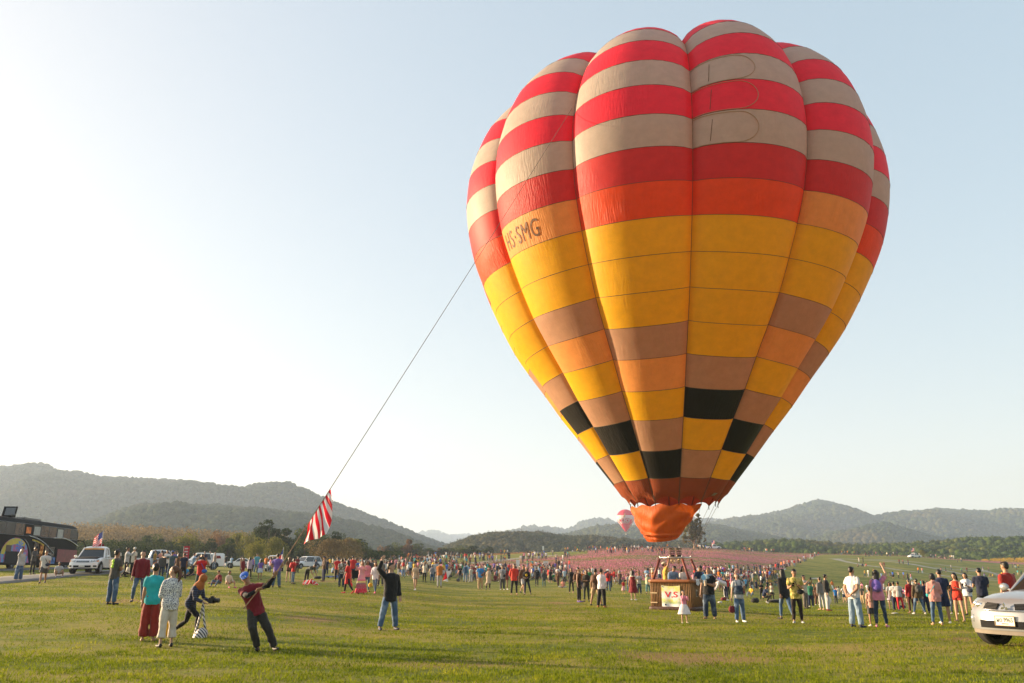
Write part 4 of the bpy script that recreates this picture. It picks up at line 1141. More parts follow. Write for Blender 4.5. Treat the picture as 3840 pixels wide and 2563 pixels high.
# ------------------------------------------------------------ the coach
def coach():
    P1 = at_dist(292, 2100, 78.5); P0 = Vector((-39.0, 63.6, 0)); P1 = Vector((P1.x, P1.y, 0))
    d = (P1 - P0).normalized(); Lb = (P1 - P0).length; rz = math.atan2(d.y, d.x) - math.pi / 2
    zg = tz(P0.x + 1.5, P0.y + 4)
    root = link('tour_coach', None, label='black double deck coach with coloured mural and lit doorway, parked behind the road', cat='bus', loc=(P0.x, P0.y, zg), rot=(0, 0, rz))
    BLK = simple('black_gloss', (.006, .006, .007), .6, var=.3, spec=.12); GRY = simple('gunmetal', (.14, .145, .15), .4, .5)
    # local: y along the coach (front at +Lb), near side at x=0 facing +x, far side x=-2.5
    Hh = 3.95; m = MB(); V = []
    ys = [-2.6, -2.4, 2, 5, 8, Lb - 1.9, Lb - 1.0, Lb - .45, Lb - .15]
    for i, y in enumerate(ys):
        top = Hh - (.0, .0, 0, 0, 0, .02, .12, .40, .95)[i]; ins = (.05, 0, 0, 0, 0, 0, .02, .10, .32)[i]
        V += [(-ins, y, .32), (-ins, y, 2.4), (-ins - .02, y, top - .35), (-.16 - ins, y, top - .08), (-.5, y, top), (-2.0, y, top), (-2.34 + ins, y, top - .08), (-2.48 + ins, y, top - .35), (-2.5 + ins, y, 2.4), (-2.5 + ins, y, .32)]
    m.add(V, grid_faces(10, len(ys)).tolist() + [[j * 10 + 9, j * 10, (j + 1) * 10, (j + 1) * 10 + 9] for j in range(len(ys) - 1)] + [list(range(10))[::-1], list(range(10 * (len(ys) - 1), 10 * len(ys)))])
    part(m, 'body', BLK, root, .5)
    tint = simple('coach_glass', (.045, .043, .04), .25, .1, var=.5, vscale=.7, spec=.4); warm = simple('painted_reflection_glass', (.13, .075, .045), .25, .1, var=.6, vscale=1.2); blind = simple('pale_blind', (.42, .42, .38), .6, var=.2)  # warm panes: the reflected glow is put into the base colour
    def plate(name, y0, y1, z0, z1, mt, off=.03, par=None, slope=0):
        q = MB(); q.add([(off, y0, z0), (off, y1, z0 - slope), (off, y1, z1 - slope), (off, y0, z1)], [[0, 1, 2, 3]]); return part(q, name, mt, par or root)
    n = 10; yy = np.linspace(-2.2, Lb - 1.1, n + 1)
    for k in range(n):
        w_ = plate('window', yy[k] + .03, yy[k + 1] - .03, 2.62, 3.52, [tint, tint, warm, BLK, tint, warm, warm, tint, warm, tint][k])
        f_ = MB()
        for a_, b_ in (((yy[k] + .02, 2.6), (yy[k + 1] - .02, 2.6)), ((yy[k] + .02, 3.54), (yy[k + 1] - .02, 3.54)), ((yy[k] + .02, 2.6), (yy[k] + .02, 3.54))): f_.tube([(.03, a_[0], a_[1]), (.03, b_[0], b_[1])], .018, 4)
        part(f_, 'frame', GRY if k != 4 else BLACKT, w_)
        if k in (4, 7): plate('blind', yy[k] + .2, yy[k + 1] - .2, 2.72, 3.40, blind, .045, w_)
        if k == 3: plate('orange_patch', yy[k] + .35, yy[k + 1] - .35, 2.8, 3.3, simple('window_orange', (.80, .22, .03), .5, var=.5, vscale=3), .045, w_)  # plain orange patch for the person in the open dark window
    # mural on the rear quarter
    mm, nt, out = new_mat('mural_print'); tc = nd(nt, 'ShaderNodeTexCoord'); P = tc.outputs['Object']
    vo = noise_node(nt, 1.1, P, 4, .7)
    c = ramp(nt, vo.outputs[0], [(.30, (.02, .12, .42)), (.42, (.03, .30, .60)), (.50, (.35, .03, .16)), (.56, (.50, .05, .22)), (.64, (.05, .25, .55)), (.72, (.40, .30, .03))])
    p = nd(nt, 'ShaderNodeBsdfPrincipled'); p.inputs['Roughness'].default_value = .3; nt.links.new(c, p.inputs['Base Color']); nt.links.new(p.outputs[0], out.inputs[0])
    q = MB(); pts = [(.03, -.8, .5)] + [(.03, 1.6 - 2.4 * math.cos(a), 1.05 + 1.35 * math.sin(a)) for a in np.linspace(0, math.pi, 14)] + [(.03, 4.4, .5)]
    q.add(pts, [list(range(len(pts)))]); part(q, 'mural', mm, root)
    q = MB(); V = []
    for a in np.linspace(math.pi * .02, math.pi * .75, 14): V += [(.045, 1.6 - 2.35 * math.cos(a), 1.05 + 1.30 * math.sin(a)), (.045, 1.6 - 1.75 * math.cos(a), 1.05 + .85 * math.sin(a))]
    q.add(V, [[2 * k, 2 * k + 1, 2 * k + 3, 2 * k + 2] for k in range(13)]); part(q, 'mural_arc', simple('mural_yellow', (.55, .46, .03), .4, var=.2), root)
    q = MB()
    for k in range(9):   # burst of blue petals
        a = 2 * math.pi * k / 9; q.add([(.052, 2.3, 1.75), (.052, 2.3 + .5 * math.cos(a - .2), 1.75 + .38 * math.sin(a - .2)), (.052, 2.3 + .68 * math.cos(a), 1.75 + .5 * math.sin(a)), (.052, 2.3 + .5 * math.cos(a + .2), 1.75 + .38 * math.sin(a + .2))], [[0, 1, 2, 3]])
    part(q, 'mural_burst', simple('mural_blue', (.02, .22, .75), .4), root)
    q = MB(); q.box((.05, .4, 1.55), (.02, .9, .5)); part(q, 'vent_panel', simple('vent_brown', (.10, .06, .05), .6), root)
    plate('open_hatch', .0, 2.3, .45, 1.35, simple('hatch_dark', (.012, .012, .014), .8), .06)
    # glowing doorway, and windows with warm light put into the glass colour
    lit, nt, out = new_mat('lit_saloon'); tc = nd(nt, 'ShaderNodeTexCoord'); v_ = noise_node(nt, 2.6, tc.outputs['Object'], 4, .7)
    c = ramp(nt, v_.outputs[0], [(.4, (.02, .01, .006)), (.52, (.25, .10, .03)), (.64, (.9, .55, .22))]); e = nd(nt, 'ShaderNodeEmission'); e.inputs[1].default_value = .22; nt.links.new(c, e.inputs[0]); nt.links.new(e.outputs[0], out.inputs[0])
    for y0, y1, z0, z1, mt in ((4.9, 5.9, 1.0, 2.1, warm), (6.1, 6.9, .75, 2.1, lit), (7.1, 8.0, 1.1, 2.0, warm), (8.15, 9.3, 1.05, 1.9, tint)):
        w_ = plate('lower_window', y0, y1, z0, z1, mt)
        f_ = MB(); f_.tube([(.03, y0, z0), (.03, y0, z1), (.03, y1, z1), (.03, y1, z0), (.03, y0, z0)], .03, 4); part(f_, 'frame', BLACKT, w_)
    plate('blue_panel', 7.1, 9.6, .45, .98, simple('blue_panel', (.02, .16, .48), .4, var=.4, vscale=2))
    plate('front_quarter_panel', 9.9, Lb - .6, .6, 1.7, simple('maroon_panel', (.20, .02, .04), .3, var=.5, vscale=1.4), .035)
    # curved silver mouldings
    for (a0, b0, a1, b1, r_) in ((3.6, 2.62, 9.0, 1.35, .055), (3.0, 2.3, 4.9, .6, .06), (8.6, 2.6, Lb - .55, 2.05, .05), (4.6, 2.2, 5.8, 1.35, .03), (7.6, 1.25, 9.3, .62, .04)):
        m = MB(); m.tube([(.04, a0 + (a1 - a0) * t, b0 + (b1 - b0) * t + .28 * math.sin(t * math.pi)) for t in np.linspace(0, 1, 12)], r_, 6); part(m, 'silver_moulding', simple('moulding_silver', (.40, .42, .44), .25, .7), root, 1.2)
    m = MB()
    for k in range(9): 
        t = .12 + k * .055; m.box((.045, 3.9 + 5.1 * t, 2.36 - 1.22 * t + .28 * math.sin(t * math.pi)), (.01, .19, .11), rx=-.22)
    part(m, 'yellow_lettering_band', simple('yellow_print', (.60, .46, .03), .5), root)
    # front screen, mirror horn, roof hatch, wheels
    m = MB(); m.add([(-.12, Lb - .98, 2.55), (-.12, Lb - .46, 2.5), (-.14, Lb - .46, 3.30), (-.12, Lb - .98, 3.55)], [[0, 1, 2, 3]]); V = [(x, y + .02, z) for x, y, z in ((-.3, Lb - .16, 1.2), (-2.2, Lb - .16, 1.2), (-2.2, Lb - .14, 2.95), (-.3, Lb - .14, 2.95))]
    m.add(V, [[0, 1, 2, 3]]); part(m, 'front_screen', tint, root)
    m = MB(); m.tube([(-.2, Lb - .2, 2.6), (.15, Lb + .35, 2.55), (.28, Lb + .5, 2.2)], .05, 6); m.ell((.3, Lb + .52, 1.95), (.10, .08, .22)); part(m, 'mirror', BLACKT, root, 1.2)
    m = MB(); m.box((-.7, 1.3, Hh + .42), (1.0, .10, .86), rx=math.radians(-16)); ht = part(m, 'raised_roof_screen', BLACKT, root)
    m = MB(); m.box((-.62, 1.24, Hh + .44), (.72, .12, .60), rx=math.radians(-16)); m.ell((-.35, 1.15, Hh + .2), (.18, .08, .16)); part(m, 'screen_face', GRY, ht)
    m = MB(); m.box((-1.2, 5, Hh + .06), (1.6, 3.2, .14)); part(m, 'air_conditioner', GRY, root)
    for y in (1.7, Lb - 2.6):
        wheel(root, -.18, y, .5, .5, .3, 1); wheel(root, -2.3, y, .5, .5, .3, -1)
    return root
coach()

# ------------------------------------------------------------ flags
FR_, FW_, FB_ = fabric('flag_red', (.70, .015, .03), .35, .4), fabric('flag_white', (.76, .72, .72), .35, .4), fabric('flag_blue', (.03, .05, .22), .3, .4)
def starry_flag(root_pos, h, w, lean, label, pole_h, hang=.5):
    root = link('flag', None, label=label, cat='flag', loc=root_pos)
    m = MB(); m.tube([(0, 0, -pole_h), (0, 0, h * .04)], .016, 6); part(m, 'pole', CHROME, root, 1.2)
    nx, nz = 20, 13; V = []; mi = []
    for j in range(nz + 1):
        for i in range(nx + 1):
            u = i / nx; v = j / nz
            x = -u * w * (1 - hang * .55); z = -v * h - u * w * hang * (.8 + .3 * v)
            V.append((x, .07 * math.sin(u * 9 + v * 3) * (.3 + u), z))
    Fc = grid_faces(nx + 1, nz + 1)
    for j in range(nz):
        for i in range(nx): mi.append(2 if (j < 7 and i < nx * .42) else (0 if j % 2 == 0 else 1))
    cl_ = link('cloth', mesh_np('cloth', V, Fc, True, mi), [FR_, FW_, FB_], parent=root)
    s_ = MB()
    for j in range(1, 7):
        for i in range(1, 8 if j % 2 else 7):
            q = V[j * (nx + 1) + i]; x, y, z = q
            for sg in (-1, 1): s_.add([(x + .012 * (w) * math.cos(a) * (1 if k % 2 == 0 else .45), y + sg * .006, z + .018 * w * math.sin(a) * (1 if k % 2 == 0 else .45)) for k, a in enumerate(np.linspace(math.pi / 2, math.pi * 2.5, 10, endpoint=False))], [list(range(10))])
    so = part(s_, 'stars', FW_, cl_); so['kind'] = 'stuff'
    return root
fp = Matrix.Translation(ip) @ Matrix.Rotation(ISR, 4, 'Z') @ Vector((.30, -.1, 2.85))
starry_flag(fp, .82, .85, 0, 'small stars and stripes flag flying above the white single cab pickup', 1.2, .62)
for px_, py_, D_, lb in ((2668, 2030, 284, 'small striped flag on the hilltop pickup beside the lone tree'), (3416, 2058, 300, 'small striped flag on the pickup of the right ridge')):
    c_ = at_dist(px_, py_, D_); starry_flag(c_, 1.1, -1.3, 0, lb, 1.9, .2)
c_ = at_dist(1063, 2058, 86); 
root = link('flag', None, label='dark blue and red pennant hanging behind the facing white pickup', cat='flag', loc=c_)
m = MB(); m.tube([(0, 0, -1.6), (0, 0, .15)], .02, 6); part(m, 'pole', CHROME, root, 1.2)
m = MB(); V = [(-.5 * v * (.3 + .7 * u), .04 * math.sin(v * 9), -u * 1.0 - v * .25) for u in np.linspace(0, 1, 5) for v in np.linspace(0, 1, 6)]
link('cloth', mesh_np('cloth', V, grid_faces(6, 5), True, [2, 2, 2, 2, 2, 2, 2, 2, 2, 2, 2, 1, 0, 0, 0, 0, 1, 0, 0, 0]), [FR_, FW_, FB_], parent=root)
# ============================================================ people
def V3(*a): return np.array(a, float)
def nrm(v): v = np.asarray(v, float); return v / (np.linalg.norm(v) + 1e-9)
POSES = {
 'stand':  dict(arms=[(.16,.02,-1,.06,-.16,-1)]*2, legs=[(.07,0,-1,.02,.02,-1)]*2),
 'stand2': dict(arms=[(.2,.1,-1,-.1,-.25,-1),(.14,-.05,-1,0,-.2,-1)], legs=[(.16,-.05,-1,.1,.05,-1),(.04,.02,-1,0,.03,-1)], head=(25,0)),
 'apart':  dict(arms=[(.25,.05,-1,.1,-.2,-1)]*2, legs=[(.26,0,-1,.22,.02,-1)]*2),
 'walk':   dict(arms=[(.14,.3,-1,.05,.05,-1),(.14,-.28,-1,0,-.5,-.9)], legs=[(.04,-.42,-1,.0,-.12,-1),(.04,.26,-1,0,.62,-.85)], lean=4),
 'walk2':  dict(arms=[(.14,-.28,-1,0,-.5,-.9),(.14,.3,-1,.05,.05,-1)], legs=[(.04,.3,-1,.0,.55,-.9),(.04,-.38,-1,0,-.1,-1)], lean=3),
 'fold':   dict(arms=[(.18,-.15,-1,-.9,-.45,.12)]*2, legs=[(.08,0,-1,.03,.02,-1)]*2),
 'hips':   dict(arms=[(.62,.25,-.8,-.62,-.4,-.55)]*2, legs=[(.14,0,-1,.1,.02,-1)]*2),
 'phone':  dict(arms=[(.18,-.35,-.9,-.35,-.8,.30),(.2,-.3,-.9,-.4,-.8,.3)], legs=[(.08,0,-1,.03,.02,-1)]*2, head=(0,-22)),
 'photo':  dict(arms=[(.42,-.7,-.35,-.42,-.55,.8)]*2, legs=[(.1,0,-1,.05,.02,-1)]*2, head=(0,8)),
 'selfie': dict(arms=[(.3,-.75,.35,.0,-.6,.8),(.14,.02,-1,.05,-.15,-1)], legs=[(.08,0,-1,.03,.02,-1)]*2, head=(10,8)),
 'up':     dict(arms=[(.45,-.35,.8,-.35,-.2,.9),(.16,.02,-1,.06,-.16,-1)], legs=[(.1,0,-1,.06,.02,-1)]*2, head=(0,25)),
 'shade':  dict(arms=[(.5,-.75,.25,-.85,-.1,.45),(.18,.02,-1,.05,-.15,-1)], legs=[(.1,0,-1,.06,.02,-1)]*2, head=(0,22)),
 'lookup': dict(arms=[(.2,.1,-1,.1,-.1,-1)]*2, legs=[(.14,-.05,-1,.08,.05,-1),(.06,.05,-1,.03,.1,-1)], head=(0,32), lean=-3),
 'behind': dict(arms=[(.22,.35,-1,-.55,.45,-.6)]*2, legs=[(.12,0,-1,.08,.02,-1)]*2),
 'point':  dict(arms=[(.85,-.45,-.05,.8,-.5,.22),(.16,.02,-1,.06,-.16,-1)], legs=[(.1,0,-1,.05,.02,-1)]*2, head=(-15,10)),
 'sit':    dict(arms=[(.3,-.45,-.8,-.15,-.85,-.2)]*2, legs=[(.45,-.85,.42,-.15,-.45,-.85)]*2, lean=12),
 'cross':  dict(arms=[(.3,-.3,-.9,-.3,-.8,-.35)]*2, legs=[(.75,-.62,.10,-.95,-.05,-.22)]*2, lean=8),
 'crouch': dict(arms=[(.25,-.75,-.55,-.35,-.85,.25)]*2, legs=[(.22,-.95,.12,-.03,.5,-.86)]*2, lean=22),
 'bend':   dict(arms=[(.1,-.4,-.9,-.2,-.6,-.8)]*2, legs=[(.1,.12,-1,.05,.06,-1)]*2, lean=72),
 'hug':    dict(arms=[(.85,-.2,-.1,.6,-.5,.05)]*2, legs=[(.16,0,-1,.1,.02,-1)]*2),
 'lean_rail': dict(arms=[(.35,-.6,-.7,-.75,-.65,.05)]*2, legs=[(.1,0,-1,.05,.02,-1)]*2, lean=22, head=(0,-15)),
}
def fk(pose, sex='m', fat=1.0):
    p = dict(POSES[pose]) if isinstance(pose, str) else dict(pose)
    ab = p.get('abs', False)
    lean = math.radians(p.get('lean', 0))
    sp = nrm(p['spine']) if 'spine' in p else V3(0, -math.sin(lean), math.cos(lean))
    J = {}
    pel = V3(0, 0, .92); J['pel'] = pel
    side = nrm(np.cross(sp, V3(0, 1, 0)) * -1) if abs(sp[1]) < .9 else V3(1, 0, 0)
    side = nrm(V3(1, 0, 0) - sp * np.dot(sp, V3(1, 0, 0)))
    fwd = np.cross(side, sp)          # towards -Y when upright... sign fixed below
    if fwd[1] > 0: fwd = -fwd
    if abs(sp[1]) > .8 and fwd[2] > 0: fwd = -fwd
    J['sp'], J['side'], J['fwd'] = sp, side, fwd
    J['waist'] = pel + sp * .14; J['chest'] = pel + sp * .36; J['sh'] = pel + sp * .475; J['neck'] = pel + sp * .52
    yaw, pit = [math.radians(q) for q in p.get('head', (0, 0))]
    hd = nrm(sp * math.cos(-pit) * 1 + fwd * (.12 - math.sin(pit)) * .8 + (V3(0, 0, 1) * .4 if lean > .6 else 0))
    J['headdir'] = hd
    J['head'] = J['neck'] + hd * .155
    f2 = nrm(fwd * math.cos(pit) + sp * math.sin(pit)); f2 = f2 * math.cos(yaw) + side * math.sin(yaw)
    f2 = nrm(f2 - hd * np.dot(f2, hd)); J['face'] = f2; J['fside'] = np.cross(hd, f2)
    shw = .185 if sex == 'm' else .16
    if sex == 'c': shw = .15
    for i, s_ in enumerate((-1, 1)):
        a = p['arms'][i]; k = 1 if ab else s_
        S = J['sh'] + side * s_ * (shw - .012) - sp * .045
        def tr(x, y, z):
            if ab: return nrm(V3(x, y, z))
            return nrm(side * (k * x) + fwd * (-y) + sp * z) if lean < .9 else nrm(V3(k * x, y, z))
        E = S + tr(*a[:3]) * .285; W = E + tr(*a[3:6]) * .245
        J['S%d' % i], J['E%d' % i], J['W%d' % i] = S, E, W; J['hd%d' % i] = tr(*a[3:6])
        l = p['legs'][i]
        Hh = pel + V3(s_ * .078, 0, -.03)
        K = Hh + nrm(V3(k * l[0], l[1], l[2])) * .425; A = K + nrm(V3(k * l[3], l[4], l[5])) * .40
        J['H%d' % i], J['K%d' % i], J['A%d' % i] = Hh, K, A
        fd = V3(k * .18, -1, 0) if 'feet' not in p else V3(*p['feet'][i])
        sh_ = nrm(A - K)
        if sh_[1] > .45: fd = V3(0, -.8, -.55)
        J['F%d' % i] = nrm(fd)
    low = min(min(J['A%d' % i][2] - .075, J['A%d' % i][2] + J['F%d' % i][2] * .13 - .03) for i in (0, 1)); low = min(low, pel[2] - .12)
    for k, v in J.items():
        if k not in ('sp', 'side', 'fwd', 'headdir', 'face', 'fside') and k[0] != 'F' and not k.startswith('hd'): v[2] -= low
    J['sex'] = sex; J['fat'] = fat; J['pose'] = p
    return J
def loft(rings, n=14):
    """rings: (centre, side vec, fwd vec, rx, ry)"""
    V = []
    for c, sx, fy, rx, ry in rings:
        for k in range(n):
            a = 2 * math.pi * k / n
            V.append(c + sx * rx * math.cos(a) + fy * ry * math.sin(a))
    Fc = grid_faces(n, len(rings), wrap=True).tolist() + [list(range(n))[::-1], list(range((len(rings) - 1) * n, len(rings) * n))]
    return np.array(V), Fc
def lerp(a, b, t): return a * (1 - t) + b * t
def limb(m, pts, rr, sub=3, n=10):
    P = [np.asarray(p, float) for p in pts]; out = []; ro = []
    for i in range(len(P) - 1):
        for t in np.linspace(0, 1, sub, endpoint=False): out.append(lerp(P[i], P[i + 1], t)); ro.append(rr[i] * (1 - t) + rr[i + 1] * t)
    out.append(P[-1]); ro.append(rr[-1])
    m.tube(out, ro, n)
    for p, r in zip(P, rr): m.ell(p, r, sub=1)
def torso(m, J, inf=0.0, hem=None, top=.525, waist=1.0, n=16):
    sx, fy, sp, pel = J['side'], J['fwd'], J['sp'], J['pel']; f = J['fat']; sex = J['sex']
    if sex == 'f': prof = [(-.10,.150,.105),(-.04,.163,.118),(.02,.155,.112),(.12,.120,.092),(.20,.118,.092),(.32,.142,.115),(.40,.145,.105),(.46,.135,.085),(.50,.09,.068),(.53,.055,.055)]
    elif sex == 'c': prof = [(-.10,.125,.10),(-.02,.132,.105),(.12,.125,.10),(.32,.130,.10),(.42,.128,.09),(.48,.10,.07),(.53,.05,.05)]
    else: prof = [(-.10,.145,.105),(-.04,.155,.112),(.04,.150,.110),(.14,.145,.108),(.24,.155,.115),(.34,.172,.120),(.42,.172,.112),(.47,.145,.09),(.505,.09,.07),(.53,.058,.058)]
    h0 = -.10 if hem is None else hem
    hs = np.array([p[0] for p in prof]); rx = np.array([p[1] for p in prof]) * (1 + (f - 1) * .8); ry = np.array([p[2] for p in prof]) * (1 + (f - 1) * 1.3)
    H = sorted(set([h0] + [h for h in hs if h0 < h < top] + [top]))
    rings = []
    legs_c = (J['K0'] + J['K1']) / 2
    for h in H:
        c = pel + sp * h
        if h < -.02:
            dn = nrm((J['K0'] + J['K1']) / 2 - pel); c = pel + dn * (-h)
        x = np.interp(h, hs, rx); y = np.interp(h, hs, ry)
        if h < -.08: x += (-.08 - h) * .06; y += (-.08 - h) * .08
        if inf and h < .3: x = max(x, np.interp(.05, hs, rx) * (.9 if sex == 'f' else 1.0) * waist)
        rings.append((c, sx, fy, x + inf, y + inf))
    m.add(*loft(rings, n))
def build_body(J, fine=True):
    m = MB(); f = J['fat']; sex = J['sex']
    torso(m, J)
    up, fc, sd = J['headdir'], J['face'], J['fside']
    R = np.stack([sd, -fc, up], 1)
    hk = 1.12 if sex == 'c' else 1.0
    hc = J['head']
    m.ell(hc + up * .012 - fc * .008, (.077 * hk, .093 * hk, .095 * hk), R=R)
    m.ell(hc - up * .045 + fc * .018, (.056 * hk, .066 * hk, .066 * hk), R=R)
    m.tube([J['neck'] - J['sp'] * .06, hc - up * .05 - fc * .01], [.064 if sex == 'm' else .053, .056 if sex == 'm' else .048], 10)
    if fine:
        m.ell(hc - up * .012 + fc * .088 * hk, (.014, .022, .024), R=R)
        m.ell(hc - up * .058 + fc * .076 * hk, (.026, .014, .010), R=R)
        for s_ in (-1, 1): m.ell(hc + sd * s_ * .078 * hk - up * .01, (.012, .022, .032), R=R)
    w = .9 if sex == 'f' else (.85 if sex == 'c' else 1.0); w *= 1 + (f - 1) * .6
    for i in (0, 1):
        S, E, W, hd = J['S%d' % i], J['E%d' % i], J['W%d' % i], J['hd%d' % i]
        limb(m, [S, lerp(S, E, .4), E, lerp(E, W, .3), W], [.056 * w, .052 * w, .040 * w, .042 * w, .028 * w])
        pr = nrm(np.cross(hd, J['side']) + V3(.001, 0, 0)); 
        Rh = np.stack([np.cross(pr, hd), pr, hd], 1)
        m.ell(W + hd * .045, (.042 * w, .020, .055), R=Rh)
        Hh, K, A = J['H%d' % i], J['K%d' % i], J['A%d' % i]
        limb(m, [Hh, lerp(Hh, K, .45), K, lerp(K, A, .3), lerp(K, A, .8), A], [.080 * w, .076 * w, .054 * w, .056 * w, .038 * w, .034 * w])
        fd = J['F%d' % i]; Rf = np.stack([nrm(np.cross(fd, V3(0, 0, 1))), fd, nrm(np.cross(np.cross(fd, V3(0, 0, 1)), fd))], 1)
        m.ell(A + fd * .075 - Rf[:, 2] * .045, (.042, .118, .030), R=Rf); m.ell(A - Rf[:, 2] * .035 - fd * .02, (.034, .042, .04), R=Rf)
    return m
def fingers(J):
    m = MB(); w = .9 if J['sex'] == 'f' else (.8 if J['sex'] == 'c' else 1.0)
    for i in (0, 1):
        W, hd = J['W%d' % i], J['hd%d' % i]
        pr = nrm(np.cross(hd, J['side']) + V3(.001, 0, 0)); sd = np.cross(pr, hd)
        curl = pr if i == 0 else pr
        inw = -J['side'] * (-1 if i == 0 else 1)
        cd = nrm(inw * .6 + J['fwd'] * .3)
        for k, L in enumerate((.062, .072, .068, .052)):
            b = W + hd * .075 * w + sd * (k - 1.5) * .0195 * w
            q1 = b + nrm(hd + cd * .25) * L * .5 * w; q2 = q1 + nrm(hd * .8 + cd * .8) * L * .5 * w
            m.tube([b - hd * .02, q1, q2], [.0095 * w, .009 * w, .0065 * w], 6)
        b = W + hd * .025 - sd * .03 * w
        m.tube([b, b + nrm(hd - sd * .8 + cd * .3) * .035, b + nrm(hd - sd * .3 + cd * .5) * .062], [.012 * w, .0105 * w, .008 * w], 6)
    return m
def build_top(J, kind):
    """tee, long, tank, hoodie, shirt, tunic, cardigan, blouse, crop"""
    m = MB(); w = .9 if J['sex'] == 'f' else (.85 if J['sex'] == 'c' else 1.0); w *= 1 + (J['fat'] - 1) * .5
    hem = {'tee': -.13, 'long': -.12, 'tank': -.10, 'hoodie': -.15, 'shirt': -.17, 'tunic': -.42, 'blouse': -.16, 'crop': .02, 'loose': -.20, 'pinafore': -.10}[kind]
    inf = {'tank': .010, 'pinafore': .042, 'hoodie': .034, 'loose': .036, 'shirt': .024, 'tunic': .03, 'blouse': .026}.get(kind, .022)
    torso(m, J, inf, hem=hem, top=.522 if kind not in ('tank', 'pinafore') else (.49 if kind == 'tank' else .43), waist=1.0 if kind != 'crop' else .85)
    sl = {'tank': 0, 'pinafore': 0, 'tee': .62, 'shirt': .7, 'blouse': 1.25, 'tunic': .8, 'crop': .5}.get(kind, 1.9)
    ai = .020 if kind in ('tee', 'shirt', 'blouse', 'crop', 'tunic', 'loose') else (.022 if kind == 'hoodie' else .013)
    for i in (0, 1):
        S, E, W = J['S%d' % i], J['E%d' % i], J['W%d' % i]
        if sl <= 0: continue
        pts = [S, lerp(S, E, min(sl, .5))]; rr = [.055 * w + ai, .055 * w + ai]
        if sl > .5: pts.append(lerp(S, E, min(sl, 1))); rr.append((.054 if sl < 1 else .043) * w + ai)
        if sl > 1: pts.append(lerp(E, W, min(sl - 1, .93))); rr.append(.036 * w + ai * .9)
        P = pts; m.tube(P, rr, 12); m.ell(S, .054 * w + ai, sub=2)
        if sl > 1: m.ell(E, .043 * w + ai, sub=1)
    if kind == 'hoodie': m.ell(J['neck'] - J['fwd'] * .075 - J['sp'] * .01, (.085, .06, .055), R=np.stack([J['side'], J['fwd'], J['sp']], 1))
    return m
def build_bottom(J, kind):
    """slim, straight, wide, shorts, crop, skirt, longskirt, mini"""
    m = MB(); f = J['fat']; w = (.93 if J['sex'] == 'f' else (.85 if J['sex'] == 'c' else 1.0)) * (1 + (f - 1) * .6)
    if kind in ('skirt', 'longskirt', 'mini', 'tutu'):
        pel = J['pel']; dn = nrm((J['K0'] + J['K1']) / 2 - pel)
        L = {'skirt': .50, 'longskirt': .86, 'mini': .34, 'tutu': .46}[kind]; fl = {'skirt': .13, 'longskirt': .17, 'mini': .07, 'tutu': .2}[kind]
        sit = dn[2] > -.5
        rings = []
        for t in np.linspace(0, 1, 9):
            h = -.10 + t * (L + .10)
            c = pel + (J['sp'] * -h if h < 0 else dn * h)
            if t * L > .42 and not sit: c = pel + dn * .42 + nrm((J['A0'] + J['A1']) / 2 - (J['K0'] + J['K1']) / 2) * (h - .42)
            sp_ = abs((J['K0'] - J['K1'])[0]) * .5
            rings.append((c, V3(1, 0, 0) if not sit else J['side'], V3(0, -1, 0) if not sit else V3(0, 0, 1), .135 + (.03 + fl * t) * min(1, t * 4) + .2 * max(0, sp_ - .1) * t, .110 + (.02 + fl * t) * min(1, t * 4)))
        m.add(*loft(rings, 20))
        return m
    end = {'slim': 1.92, 'straight': 1.97, 'wide': 1.93, 'shorts': .85, 'crop': 1.7, 'hot': .38}[kind]
    ext = {'slim': .008, 'straight': .024, 'wide': .030, 'shorts': .034, 'crop': .026, 'hot': .022}[kind]
    torso(m, J, .006, hem=-.10, top=.09, n=14)
    for i in (0, 1):
        Hh, K, A = J['H%d' % i], J['K%d' % i], J['A%d' % i]
        pts = [Hh + V3(0, 0, .02), lerp(Hh, K, min(end, .42))]; rr = [.078 * w + ext * .35, .078 * w + ext]
        if end > .5: pts.append(lerp(Hh, K, min(end, 1))); rr.append(.056 * w + ext * (1.3 if kind != 'slim' else 1) + (.010 if kind == 'wide' else 0) + (.016 if kind == 'shorts' else 0))
        if end > 1:
            e = end - 1
            pts.append(lerp(K, A, e * .35)); rr.append(.056 * w + ext + (.018 if kind == 'wide' else 0))
            pts.append(lerp(K, A, e)); rr.append(.040 * w + ext + {'wide': .040, 'crop': .030, 'straight': .012}.get(kind, 0))
        P = []; R_ = []
        for a_, b_, r1, r2 in zip(pts[:-1], pts[1:], rr[:-1], rr[1:]):
            for t in (0, .5): P.append(lerp(a_, b_, t)); R_.append(r1 * (1 - t) + r2 * t)
        P.append(pts[-1]); R_.append(rr[-1]); m.tube(P, R_, 12); 
        if end > 1: m.ell(K, .056 * w + ext, sub=1)
    return m
